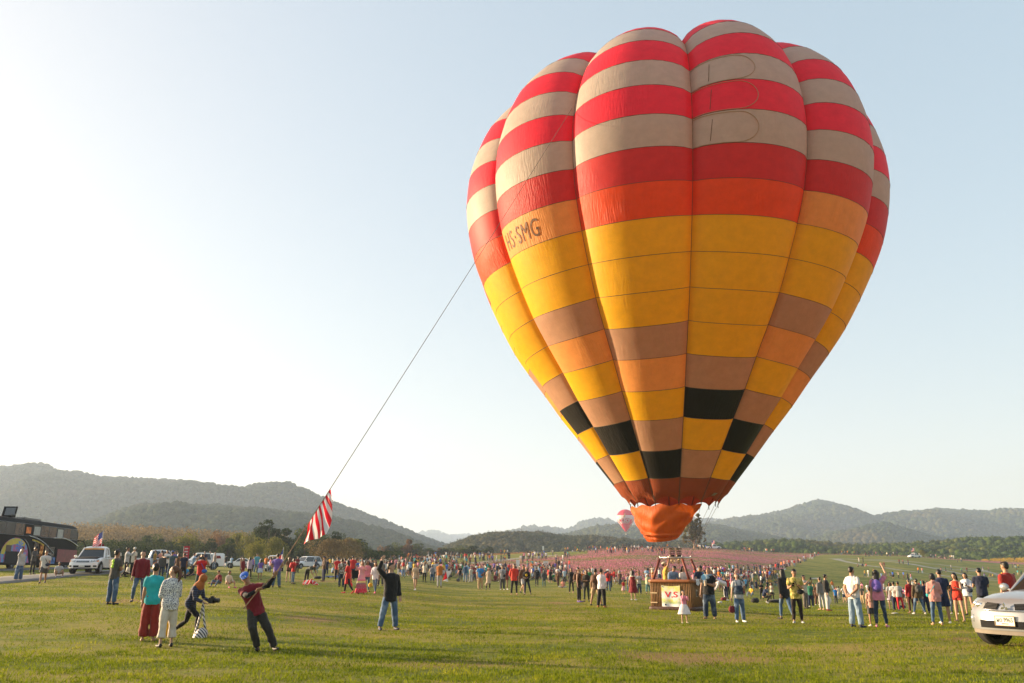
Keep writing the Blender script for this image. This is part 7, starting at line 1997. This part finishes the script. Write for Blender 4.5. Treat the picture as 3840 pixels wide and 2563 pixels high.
# ============================================================ things people carry or left on the grass
def thing_mesh(mb, name, mats, pos, label, cat, ang=1.0, **kw):
    me = mb.mesh(name, False, mats if isinstance(mats, (list, tuple)) else [mats]); smooth_by_angle(me, ang)
    return link(name, me, None, None, label, cat, loc=pos, **kw)
def who(txt): return next(s for s in PEOPLE if s.get('label', '').startswith(txt))
def handpos(txt, i, add=.08):
    s = who(txt); return rootM(s['root']) @ Vector(s['J']['W%d' % i] + s['J']['hd%d' % i] * add)
CAMB = simple('camera_black', (.012, .012, .013), .4); LENSG = simple('lens_glass', (.05, .06, .08), .05, spec=1)
def camera_at(pos, rz, label, s=1.0, lens=CAMB, ll=.10):
    m = MB(); m.box((0, 0, 0), (.14 * s, .07 * s, .10 * s)); m.box((0, 0, .06 * s), (.05 * s, .05 * s, .03 * s)); m.tube([(0, -.03 * s, 0), (0, -(.03 + ll) * s, 0)], [.035 * s, .042 * s], 12, 1); m.tube([(0, -(.031 + ll) * s, 0), (0, -(.036 + ll) * s, 0)], [.036 * s, .034 * s], 12, 2)
    return thing_mesh(m, 'camera', [CAMB, lens, LENSG], pos, label, 'camera', rot=(0, 0, rz))
camera_at((handpos('woman in orange', 0) + handpos('woman in orange', 1)) / 2 + Vector((.05, 0, .06)), math.radians(85), 'black camera in the hands of the woman in orange headscarf', 1.25)
for nm_, rz_ in (('photographer in red', 20), ('photographer in navy', 70), ('woman in white hooded', -80)):
    camera_at((handpos(nm_, 0) + handpos(nm_, 1)) / 2 + Vector((0, 0, .04)), math.radians(rz_), 'black camera held by the ' + ' '.join(nm_.split()[:4]) + (' tee' if 'photographer' in nm_ else ' top'), 1.1)
camera_at((handpos('photographer in pale', 0) + handpos('photographer in pale', 1)) / 2 + Vector((0, 0, .04)), math.radians(75), 'camera with long white lens held by the photographer in pale tee', 1.1, simple('white_lens', (.72, .70, .66), .4), .30)
# striped bag hung from the arm of the lunging woman
g = handpos('woman in orange', 0, 0); m = MB()
m.ell((0, 0, -.78), (.17, .15, .20)); m.ell((.03, 0, -.66), (.14, .12, .13))
m.tube([(-.12, 0, -.66), (-.05, .02, -.3), (0, 0, 0), (.04, -.02, -.3), (.12, 0, -.64)], .024, 8)
STB, nt, out = new_mat('striped_canvas'); tc = nd(nt, 'ShaderNodeTexCoord'); w_ = nd(nt, 'ShaderNodeTexWave', wave_type='BANDS', bands_direction='DIAGONAL'); w_.inputs['Scale'].default_value = 7; nt.links.new(tc.outputs['Object'], w_.inputs[0])
p = nd(nt, 'ShaderNodeBsdfPrincipled'); nt.links.new(ramp(nt, w_.outputs['Fac'], [(.45, (.04, .04, .05)), (.55, (.62, .58, .56))]), p.inputs['Base Color']); nt.links.new(p.outputs[0], out.inputs[0])
thing_mesh(m, 'tote_bag', STB, g, 'black and white striped tote bag hanging from the lunging woman in headscarf', 'bag')
# dark jacket and yellow bag of the trio
g = handpos('woman in patterned', 0, -.05); m = MB()
m.add(*loft([(V3(0, 0, .05), V3(1, 0, 0), V3(0, 1, 0), .06, .05), (V3(-.02, 0, -.1), V3(1, 0, 0), V3(0, 1, 0), .10, .06), (V3(-.05, 0, -.35), V3(1, 0, 0), V3(0, 1, 0), .12, .06), (V3(-.09, 0, -.58), V3(1, 0, 0), V3(0, 1, 0), .10, .04), (V3(-.10, 0, -.66), V3(1, 0, 0), V3(0, 1, 0), .04, .03)], 12))
thing_mesh(m, 'jacket', simple('dark_jacket_cloth', (.018, .018, .028), .8, bump=.02), g, 'dark jacket draped over the arm of the woman in patterned blouse', 'jacket')
m = MB(); m.add(*loft([(V3(0, 0, 0), V3(1, 0, 0), V3(0, 1, 0), .10, .05), (V3(0, 0, -.12), V3(1, 0, 0), V3(0, 1, 0), .11, .06)], 12), 0); m.add(*loft([(V3(0, 0, -.121), V3(1, 0, 0), V3(0, 1, 0), .111, .061), (V3(0, 0, -.3), V3(1, 0, 0), V3(0, 1, 0), .10, .07), (V3(.02, 0, -.40), V3(1, 0, 0), V3(0, 1, 0), .08, .06), (V3(.02, 0, -.43), V3(1, 0, 0), V3(0, 1, 0), .04, .03)], 12), 1)
thing_mesh(m, 'shopping_bag', [simple('bag_white', (.68, .66, .6), .6), simple('bag_yellow', (.75, .48, .02), .5)], g + Vector((-.12, -.10, -.34)), 'yellow and white bag hanging beside the wide rust red trousers', 'bag')
# phones
PH = simple('phone_black', (.01, .01, .012), .2)
for nm_, lab in (('teenager in', 'teenager in tie-dyed shirt'), ('young woman in red', 'woman in red sleeveless top'), ('young woman in white', 'woman in white blouse'), ('woman with glowing', 'woman with glowing brown hair')):
    m = MB(); m.box((0, 0, 0), (.08, .012, .15), rx=.6); thing_mesh(m, 'phone', PH, handpos(nm_, 0, .12), 'phone held by the ' + lab, 'phone')
# cup and fan of the heavy man
m = MB(); m.tube([(0, 0, -.09), (0, 0, .09)], [.035, .048], 12, 0); m.tube([(0, 0, .09), (0, 0, .105)], [.05, .048], 12, 1); m.tube([(0, 0, .1), (.02, 0, .2)], .005, 5, 1)
g = handpos('heavy man', 1, .1); thing_mesh(m, 'paper_cup', [simple('cup_beige', (.55, .40, .28), .5), simple('cup_lid', (.6, .6, .6), .4)], g, 'beige paper cup in the hand of the heavy man in black', 'cup')
m = MB(); m.ell((0, 0, .06), (.085, .012, .10)); m.tube([(0, 0, -.14), (0, 0, 0)], .01, 6); thing_mesh(m, 'hand_fan', simple('fan_blue', (.22, .45, .68), .5), g + Vector((-.06, -.03, .14)), 'pale blue round hand fan held by the heavy man in black', 'fan')
s = who('heavy man'); Jq = s['J']; m = MB(); pts = [Jq['neck'] + Jq['side'] * .11 * math.cos(a) + Jq['fwd'] * .10 * math.sin(a) - Jq['sp'] * .02 * math.sin(a) for a in np.linspace(0, 2 * math.pi, 17)]
m.tube(pts, .034, 8); m.ell(Jq['chest'] + Jq['fwd'] * .14 + Jq['sp'] * .05, (.10, .035, .09)); link('scarf', m.mesh('scarf', True, [simple('scarf_grey', (.22, .30, .36), .9, bump=.02)]), parent=s['root'])
# emblems printed on clothes
def chest_mark(txt, shapes, mt, name, back=False, h=.36):
    s = who(txt); J = s['J']; f = -J['fwd'] if back else J['fwd']; m = MB()
    for (x, z, rx_, rz_) in shapes:
        c = J['pel'] + J['sp'] * (h + z) + J['side'] * x + f * (.118 * (1.0 if not back else 1.03))
        m.ell(c, (rx_, .03, rz_), R=np.stack([J['side'], f, J['sp']], 1))
    link(name, m.mesh(name, True, [mt]), parent=s['root'])
chest_mark('young man in dark grey', [(0, .07, .058, .06), (-.01, -.02, .05, .06), (.01, -.10, .06, .05)], simple('lime_print', (.45, .72, .04), .6), 'back_emblem', True)
chest_mark('tall young man in bright', [(0, .05, .035, .04), (0, -.06, .07, .010)], simple('gold_print', (.65, .35, .06), .6), 'chest_emblem')
chest_mark('man in black bomber', [(0, .03, .075, .05)], simple('grey_print', (.35, .33, .33), .6), 'back_emblem', True)
chest_mark('woman in black jacket and pink', [(0, -.06, .085, .11)], simple('yellow_vest', (.72, .50, .02), .7), 'yellow_top')
s = who('man in maroon tee and blue'); J = s['J']; Jc = MB()
V_, F_ = text_mesh('23', .03); V_[:, :2] /= V_[:, :2].max(0)
hc = J['head'] + J['headdir'] * .072
Jc.add([hc + J['fside'] * (x - .5) * .075 + J['headdir'] * (y * .05 - .02) + J['face'] * (.104 - .02 * abs(x - .5)) for x, y, _ in V_], F_)
link('cap_number', Jc.mesh('cap_number', False, [simple('white_print', (.75, .75, .75), .6)]), parent=s['root'])
for i in (0, 1):   # black arm sleeves
    m = MB(); E, W = J['E%d' % i], J['W%d' % i]; S = J['S%d' % i]; m.tube([lerp(S, E, .62), E, lerp(E, W, .9)], [.058, .050, .038], 12); link('arm_sleeve', m.mesh('arm_sleeve', True, [CL['plain']]), None, s['root'], color=C['black'])
# straps of the overalls
s = who('woman with a bob in denim'); J = s['J']; m = MB()
m.add(*loft([(J['pel'] + J['sp'] * h_, J['side'], J['fwd'], r1, r2) for h_, r1, r2 in ((.02, .192, .150), (.14, .172, .146), (.24, .168, .150), (.33, .150, .158))], 16))
for sx in (-1, 1): m.tube([J['chest'] + J['side'] * sx * .09 + J['fwd'] * .150, J['sh'] + J['side'] * sx * .10 + J['sp'] * .055 + J['fwd'] * .02, J['chest'] + J['side'] * sx * .08 - J['fwd'] * .13], .022, 6)
link('overall_bib', m.mesh('bib', True, [CL['denim']]), None, s['root'], color=C['ddenim'])
# white carrier bag of the young man in black jumper
m = MB(); m.ell((0, 0, -.28), (.13, .10, .20)); m.tube([(-.04, 0, -.12), (0, 0, .02), (.04, 0, -.12)], .012, 5)
thing_mesh(m, 'carrier_bag', simple('thin_plastic', (.66, .66, .64), .4, trans=.4), handpos('young man in black jumper', 1), 'white plastic bag in the hand of the young man in black jumper', 'bag')
# red and white kite held low
g = ground_hit(1672, 2184); m = MB()
m.add([(0, 0, 1.1), (.62, .05, 1.15), (.15, .02, .35)], [[0, 1, 2]], 1); m.add([(0, .01, 1.1), (.15, .03, .35), (-.35, .03, .15)], [[0, 1, 2]], 0); m.add([(-.35, .03, .15), (.15, .03, .35), (.25, .02, .05)], [[0, 1, 2]], 1); m.tube([(-.35, .03, .1), (.62, .05, 1.15)], .01, 5, 0)
thing_mesh(m, 'kite', [FR_, FW_], g, 'red and white kite beside the rust orange tee man', 'kite')
# blue ground cloth
g = ground_hit(1300, 2171); V = []; 
for j in range(12):
    for i in range(30):
        x = (i / 29 - .5) * 3.6; y = (j / 11 - .5) * 1.6; V.append((x, y, .06 + .12 * abs(math.sin(i * .7 + j)) + .16 * fbm(np.array([x * 3 + 50]), np.array([y * 3 + 50]), 1.2, 3, 3)[0] * max(0, 1 - abs(y))))
link('ground_cloth', mesh_np('ground_cloth', V, grid_faces(30, 12)), simple('blue_tarpaulin', (.02, .05, .16), .55, var=.3), label='crumpled dark blue tarpaulin lying on the grass', cat='tarpaulin', loc=g)
# small striped flag that the bending boy lays out
g = ground_hit(1163, 2197); V = [((i / 11 - .5) * .9 + .1 * math.sin(j), (j / 6 - .5) * .3, .04 + .30 * math.sin(i / 11 * math.pi) * (.5 + .5 * math.sin(i * 1.3 + j)) ** 2 + .02 * j) for j in range(7) for i in range(12)]
link('striped_flag', mesh_np('small_flag', V, grid_faces(12, 7), True, [(j % 2) for j in range(6) for i in range(11)]), [FR_, FW_], label='small crumpled red and white striped flag on the grass under the bending boy', cat='flag', loc=g)
# boards, loudspeakers, plates on the ground
for px_, py_, w_, h_, col, lab, cat in ((2047, 2155, 20, 26, (.70, .68, .64), 'white board with round red mark above the crowd', 'sign'), (1942, 2148, 15, 26, (.70, .70, .68), 'small white board behind the man in red hoodie', 'sign'), (2037, 2074, 6, 14, (.72, .72, .72), 'white panel standing on the hillside', 'sign')):
    g = ground_hit(px_, py_); k = g.y / 3240; m = MB(); H_ = h_ * k * 1.0
    m.box((0, 0, .9 + H_ / 2), (w_ * k, .04, H_)); m.tube([(0, .03, 0), (0, .03, 1.0)], .03, 6); r = thing_mesh(m, 'sign_board', simple('board_' + cat + str(px_), col, .5), g, lab, cat)
    if px_ == 2047:
        m = MB(); m.tube([(.32 * w_ * k * math.cos(a), -.035, .9 + H_ / 2 + .32 * w_ * k * math.sin(a)) for a in np.linspace(0, 2 * math.pi, 17)], .025, 5); m.tube([(-.22 * w_ * k, -.035, .9 + H_ / 2 - .22 * w_ * k), (.22 * w_ * k, -.035, .9 + H_ / 2 + .22 * w_ * k)], .025, 5); part(m, 'round_mark', REDL, r, 1.5)
g = ground_hit(689, 2160)
rd = link('sign_board', None, label='narrow red banner with white dashes beside the embracing group', cat='sign', loc=g)
m = MB(); m.box((0, 0, 1.55), (.42, .03, .95)); part(m, 'panel', simple('red_banner', (.45, .03, .05), .6), rd)
m = MB()
for k in range(4): m.box((0, -.025, 1.25 + k * .2), (.24, .01, .09))
part(m, 'white_dashes', FW_, rd); m = MB(); m.tube([(-.2, 0, 0), (-.2, 0, 2.0)], .02, 6); part(m, 'post', CHROME, rd, 1.5)
for px_, py_, lab in ((1909, 2096, 'tall black loudspeaker on the hillside path'), (2447, 2060, 'black loudspeaker on the flower skyline left of the scoop')):
    g = ground_hit(px_, py_, ymax=330); m = MB(); m.box((0, 0, .62), (.55, .5, 1.2), 0); m.ell((0, -.26, .40), (.2, .02, .2), 1); m.ell((0, -.26, .90), (.14, .02, .14), 1)
    thing_mesh(m, 'loudspeaker', [BLACKT, simple('speaker_grey', (.12, .12, .12), .7)], g, lab, 'loudspeaker', .5)
for px_, py_, lab, kk, col in ((2908, 2262, 'long black bag lying behind the squatting photographer', (.55, .25, .14), 'black'), (2832, 2262, 'black backpack on the grass left of the squatting photographer', (.28, .22, .18), 'black'), (2714, 2254, 'small maroon bag on the grass by the bending woman', (.20, .15, .13), 'maroon'), (1718, 2182, 'grey backpack resting on the grass near the black tee woman', (.22, .18, .20), 'dgrey'), (690+110, 2190, 'dark red blanket roll beside the seated couple', (.35, .15, .05), 'maroon'), (1190, 2172, 'round dark tyre-like cushion near the blue tarpaulin', (.35, .3, .13), 'black'), (3356, 2303, 'small pale plate on the lower slope grass', (.14, .12, .03), 'lgrey'), (2650+50, 2262, 'small white parcel on the grass right of the heavy man', (.14, .1, .05), 'white')):
    g = ground_hit(px_, py_); m = MB(); m.ell((0, 0, kk[2] * .8), kk); m.ell((kk[0] * .4, -.02, kk[2] * 1.1), (kk[0] * .5, kk[1] * .7, kk[2] * .7)); link('bag', m.mesh('bag', True, [BAGM]), None, None, lab, 'bag' if 'bag' in lab else ('blanket' if 'blanket' in lab else ('cushion' if 'cushion' in lab else 'parcel')), loc=g, color=C[col])
# wheelchair behind the red tunic
g = ground_hit(1330, 2196); wc = link('wheelchair', None, label='wheelchair with a person in pink between the red tunic and the tiered dress', cat='wheelchair', loc=g)
for sx in (-1, 1):
    m = MB(); m.tube([(sx * .28, .30 * math.cos(a), .31 + .30 * math.sin(a)) for a in np.linspace(0, 2 * math.pi, 21)], .02, 6); 
    for k in range(6): m.tube([(sx * .28, 0, .31), (sx * .28, .3 * math.cos(k * 1.047), .31 + .3 * math.sin(k * 1.047))], .004, 4)
    part(m, 'wheel', BLACKT, wc, 1.5)
m = MB(); m.box((0, 0, .48), (.5, .45, .04)); part(m, 'seat', BLACKT, wc); m = MB(); m.box((0, .24, .74), (.5, .03, .48)); part(m, 'backrest', BLACKT, wc); m = MB(); m.box((0, -.42, .14), (.4, .18, .03)); m.tube([(.2, -.2, .45), (.18, -.42, .14)], .012, 5); part(m, 'footrest', CHROME, wc, 1.5)

# ============================================================ trees
def tree_meshes(seed, h, w, n_leaf, leaf, lobes=12, sparse=0., trunk_h=.25, bush=False, lean=0):
    rs = np.random.RandomState(seed)
    tr = MB(); base_r = .02 * h + .05
    if not bush: tr.tube([(0, 0, -.3), (.02 * h, .01 * h, h * .2), (.0 + lean * h * .3, 0, h * .55), (lean * h * .6, 0, h * .85)], [base_r * 1.3, base_r, base_r * .6, base_r * .2], 8)
    L = []
    for i in range(lobes):
        t = rs.rand(); z = h * (trunk_h + (1 - trunk_h) * (.08 + .84 * t)); rad = w * .5 * math.sin(math.pi * (.15 + .75 * t)) ** .7
        a = rs.rand() * 2 * math.pi; rr = rad * (.25 + .6 * rs.rand()); 
        c = np.array([rr * math.cos(a) + lean * z, rr * math.sin(a), z]); r = w * (.13 + .12 * rs.rand()); L.append((c, r))
        if not bush: tr.tube([(lean * z * .6, 0, z * .62), c * np.array([.5, .5, 1]) + np.array([0, 0, -.12 * h]) * .6, c], [base_r * .42, base_r * .28, base_r * .08], 5)
    k = n_leaf // lobes; P = []
    for c, r in L:
        d = rs.randn(k, 3); d /= np.linalg.norm(d, axis=1, keepdims=True); rad = r * (.45 + .65 * rs.rand(k, 1) ** .6)
        q = c + d * rad * np.array([1.15, 1.15, .8])
        keep = rs.rand(k) > sparse * (.4 + .6 * (fbm(q[:, 0] + 40, q[:, 2] + 40, w * .12, seed, 2) > .5)); P.append(q[keep])
    P = np.concatenate(P); n = len(P); ls = leaf * (.5 + rs.rand(n, 1) * .9)
    a_ = rs.randn(n, 3); a_ /= np.linalg.norm(a_, axis=1, keepdims=True); b_ = np.cross(a_, rs.randn(n, 3)); b_ /= np.linalg.norm(b_, axis=1, keepdims=True)
    V = np.stack([P - a_ * ls, P + b_ * ls * .7, P + a_ * ls, P - b_ * ls * .7], 1).reshape(-1, 3)
    cr = mesh_np('crown', V, np.arange(4 * n).reshape(-1, 4), smooth=False)
    return (tr.mesh('trunk', True) if not bush else None), cr
BARK = simple('bark', (.09, .065, .045), .9, var=.4, bump=.03)
BARKL = simple('pale_bark', (.30, .20, .11), .9, var=.3, bump=.03)
LM = {'green': leaf_mat('leaves_green', [(.045, .065, .016), (.08, .10, .024), (.12, .12, .035)], .5, 1.5, .3), 'dark': leaf_mat('leaves_dark', [(.02, .034, .012), (.035, .050, .017), (.06, .065, .026)], .5, 1.5, .3),
      'lime': leaf_mat('leaves_yellow_green', [(.09, .10, .02), (.16, .155, .03), (.22, .18, .05)], .5, 1.5, .35), 'rust': leaf_mat('leaves_rust', [(.11, .065, .030), (.17, .095, .045), (.22, .12, .06)], .5, 1.5, .3), 'tan': leaf_mat('leaves_tan', [(.11, .08, .04), (.18, .13, .06), (.24, .17, .08)], .3, 1.1, .3)}
TP = [tree_meshes(100 + i, 10, (7.5, 9, 6, 8.5)[i], 2600, .26, (13, 16, 10, 14)[i], .15, (.12, .1, .15, .08)[i]) for i in range(4)]
BP = [tree_meshes(200 + i, 4, 7, 5200, .11, 12, .1, .0, True) for i in range(2)]
TREES = [(528,2014,60,'dark'),(558,2001,75,'green'),(609,2014,60,'dark'),(640,2022,70,'dark'),(672,2018,60,'green'),(702,1997,85,'lime'),(735,2020,70,'dark'),(766,2022,60,'green'),(795,2026,60,'dark'),(822,1989,72,'rust'),(850,2012,60,'green'),(877,1984,66,'lime'),(905,2010,70,'dark'),(926,1995,62,'lime'),(952,2030,60,'rust'),
 (975,1970,95,'green'),(1002,1958,105,'dark'),(1030,2005,80,'green'),(1057,1973,66,'dark'),(1085,2015,70,'green'),(1110,2008,70,'dark'),(1142,1960,80,'green'),(1175,2000,80,'dark'),(1205,1990,80,'green'),(1238,2000,66,'dark'),(1264,1998,54,'dark'),(1292,2022,66,'green'),(1321,2009,72,'lime'),(1344,2026,60,'dark'),(1372,2048,56,'green'),(1404,2058,54,'dark'),(1440,2037,46,'rust'),(1466,2050,50,'dark'),(1490,2033,52,'green'),(1528,2016,44,'rust'),(1556,2050,50,'dark'),(1586,2043,80,'green'),(1612,2056,50,'dark'),(1640,2050,34,'rust'),(1672,2048,56,'dark'),(1700,2060,60,'green'),(1726,2045,56,'green'),(1766,2043,66,'dark'),(1800,2054,60,'green'),(1828,2054,50,'dark')]
TL = {'green': 'green', 'dark': 'dark green', 'lime': 'yellow green', 'rust': 'rusty brown'}
for i, (px_, yt, wpx, kd) in enumerate(TREES):
    D = 205 + 22 * math.sin(i * 2.3) if px_ < 1400 else 300
    g = at_dist(px_, 2100, D); g.z = tz(g.x, g.y) - (.2 if px_ < 1400 else 2.0)
    ztop = at_dist(px_, yt, D).z; hh = ztop - g.z; ww = wpx * D / 3240 * 1.25
    tm, cm = TP[i % 4]; native = (7.5, 9, 6, 8.5)[i % 4]
    prev = TREES[i - 1][0] if i else 0
    pl_ = 'left of the bus' if px_ < 0 else ('behind the parked cars' if px_ < 1180 else ('right of the striped flag' if px_ < 1420 else 'beyond the orange field edge'))
    num = ['broad', 'full', 'narrow', 'rounded'][i % 4]
    same = [j for j in range(i) if TREES[j][3] == kd and j % 4 == i % 4 and ((TREES[j][0] < 1180) == (px_ < 1180)) and ((TREES[j][0] < 1420) == (px_ < 1420))]
    ordn = ['', 'second ', 'third ', 'fourth ', 'fifth ', 'sixth '][len(same)]
    lab = '%s%s %s tree %s%s' % (ordn, num, TL[kd], pl_, ' from the left' if ordn else ', first from the left')
    r = link('tree', None, None, None, lab, 'tree', 'trees beyond the field', loc=g, rot=(0, 0, i * 1.3)); r.scale = (ww / native, ww / native, hh / 10 * 1.02)
    link('trunk', tm, BARK, r); c_ = link('crown', cm, LM['green'], r); slot_mat(c_, 0, LM[kd])
for px_, py_, D, w_, hh, kd, lab in ((1232, 2120, 150, 8.5, 4.4, 'tan', 'wide bare tan bush at the field edge under the striped flag'), (1020, 2120, 160, 5, 5.0, 'lime', 'small yellow green bush behind the facing white pickup'), (962, 2120, 150, 5.0, 4.6, 'lime', 'small yellow green bush beside the rusty brown tree'), (1300, 2120, 170, 5.5, 4.6, 'tan', 'pale tan shrub right of the wide bare bush'), (3460, 2080, 330, 3, 2.6, 'lime', 'yellow green shrub right of the ridge pickup')):
    g = at_dist(px_, py_, D); g.z = tz(g.x, g.y); k_ = LM[kd]
    r = link('bush', None, None, None, lab, 'bush', loc=g); r.scale = (w_ / 7, w_ / 7, hh / 4); c_ = link('foliage', BP[(px_ // 2) % 2][1], LM['green'], r); slot_mat(c_, 0, k_)
# dry golden thicket and dark hedge behind the vehicles
def thicket(px0, px1, ytop, D0, D1, n, size, mt, name, lab=None):
    rs = np.random.RandomState(int(px0) + n); V = []
    px_ = px0 + (px1 - px0) * rs.rand(n); Dd = D0 + (D1 - D0) * rs.rand(n) ** .7
    X = (px_ - 1920) / 3118 * Dd; Z = terrain(X, Dd); top = np.array([at_dist(p_, np.interp(p_, [q[0] for q in ytop], [q[1] for q in ytop]), d_).z for p_, d_ in zip(px_, Dd)])
    hgt = (top - Z) * (.78 + .3 * rs.rand(n)); q = 90
    d = rs.randn(n, q, 3); d /= np.linalg.norm(d, axis=2, keepdims=True); t = rs.rand(n, q, 1)
    c = np.stack([X, Dd, Z], -1)[:, None] + np.concatenate([np.zeros((n, q, 2)), t * hgt[:, None, None]], -1) + d * np.array([size, size, size * .7]) * (1.25 - t * .7)
    c = c.reshape(-1, 3); m_ = len(c); ls = size * .10 * (.5 + rs.rand(m_, 1)); a_ = rs.randn(m_, 3); a_[:, 2] *= 1.8; a_ /= np.linalg.norm(a_, axis=1, keepdims=True); b_ = np.cross(a_, rs.randn(m_, 3)); b_ /= np.linalg.norm(b_, axis=1, keepdims=True)
    V = np.stack([c - a_ * ls, c + b_ * ls, c + a_ * ls, c - b_ * ls], 1).reshape(-1, 3)
    return link(name, mesh_np(name, V, np.arange(4 * m_).reshape(-1, 4), False), mt, kind='stuff')
thicket(180, 1060, [(180, 1975), (320, 1974), (420, 1978), (560, 1985), (700, 1992), (800, 2000), (1000, 2010)], 290, 420, 1000, 3.0, LM['tan'], 'undergrowth')
thicket(250, 700, [(250, 2036), (420, 2036), (700, 2042)], 170, 200, 330, 1.6, LM['dark'], 'hedge_mass')
thicket(680, 1500, [(680, 2062), (1100, 2066), (1500, 2075)], 185, 225, 420, 1.5, LM['dark'], 'undergrowth')
thicket(3690, 3900, [(3690, 2100), (3750, 2095), (3900, 2091)], 350, 365, 90, .8, simple('yellow_bloom', (.42, .27, .03), .8, trans=.3), 'yellow_flowers')
# the lone tree on the hill
D = 292; g = at_dist(2604, 2056, D); g.z = tz(g.x, g.y); zt = at_dist(2600, 1921, D).z
tr = link('tree', None, None, None, 'lone half bare leafy tree on the hilltop right of the orange scoop', 'tree', loc=g); rs = np.random.RandomState(5)
H_ = zt - g.z; m = MB(); br = []
m.tube([(0, 0, -.3), (.1, 0, 2), (-.1, 0, 4), (.2, 0, 7.5), (.6, 0, H_ * .9)], [.42, .33, .26, .15, .03], 9)
m.tube([(.05, 0, 1.5), (-.9, .1, 3.2), (-1.6, .1, 5.5), (-2.0, 0, 7.5)], [.2, .16, .10, .03], 6); m.tube([(0, 0, 2.5), (1.3, 0, 4.4), (2.2, -.2, 6.5), (2.4, -.2, H_ * .72)], [.18, .14, .08, .03], 6); m.tube([(.2, 0, 7), (1.4, 0, 9), (1.9, 0, H_ * .97)], [.12, .07, .02], 6)
link('trunk', m.mesh('trunk', True), BARKL, tr)
lob = [(-2.3,0,3.6,1.5),(-3.4,0,4.4,1.1),(-1.5,.5,5.2,1.6),(-2.2,0,6.8,1.5),(-.6,-.5,4.2,1.4),(1.0,.2,4.4,1.5),(2.4,0,4.0,1.5),(3.1,0,5.2,1.2),(2.0,.4,6.2,1.5),(.4,0,6.6,1.7),(-1.0,0,8.3,1.4),(.6,-.3,8.4,1.5),(2.0,0,7.8,1.3),(2.9,0,7.0,.9),(1.2,0,10.0,.9),(1.9,0,H_-1.2,.8),(2.6,0,10.4,.7),(2.7,0,9.2,.6),(-.6,0,9.6,.8),(-3.2,0,2.7,.8),(3.5,0,3.2,.8),(1.9,0,2.9,.9)]
P = []
for x, y, z, r in lob:
    k = int(230 * r); d = rs.randn(k, 3); d /= np.linalg.norm(d, axis=1, keepdims=True); q = np.array([x, y, z]) + d * r * (.25 + .8 * rs.rand(k, 1) ** .7) * np.array([1, 1, .85]); P.append(q[fbm(q[:, 0] + 20, q[:, 2] + 20, .8, 4, 2) > .40])
P = np.concatenate(P); n = len(P); ls = .25 * (.5 + rs.rand(n, 1)); a_ = rs.randn(n, 3); a_ /= np.linalg.norm(a_, axis=1, keepdims=True); b_ = np.cross(a_, rs.randn(n, 3)); b_ /= np.linalg.norm(b_, axis=1, keepdims=True)
link('crown', mesh_np('crown', np.stack([P - a_ * ls, P + b_ * ls * .7, P + a_ * ls, P - b_ * ls * .7], 1).reshape(-1, 3), np.arange(4 * n).reshape(-1, 4), False), leaf_mat('leaves_mottled', [(.045, .055, .014), (.13, .11, .03), (.30, .21, .07)], .9, 2.2, .3), tr)
# ============================================================ haze
hz = MB(); hz.box((0, 2900, 135), (9600, 8200, 292))
hm, nt, out = new_mat('haze_air')
pv = nd(nt, 'ShaderNodeVolumePrincipled'); pv.inputs['Color'].default_value = (.62, .77, 1.0, 1); pv.inputs['Density'].default_value = HAZE; pv.inputs['Anisotropy'].default_value = .2
nt.links.new(pv.outputs[0], out.inputs['Volume'])
link('haze', hz.mesh('haze', False, [hm]), kind='stuff')
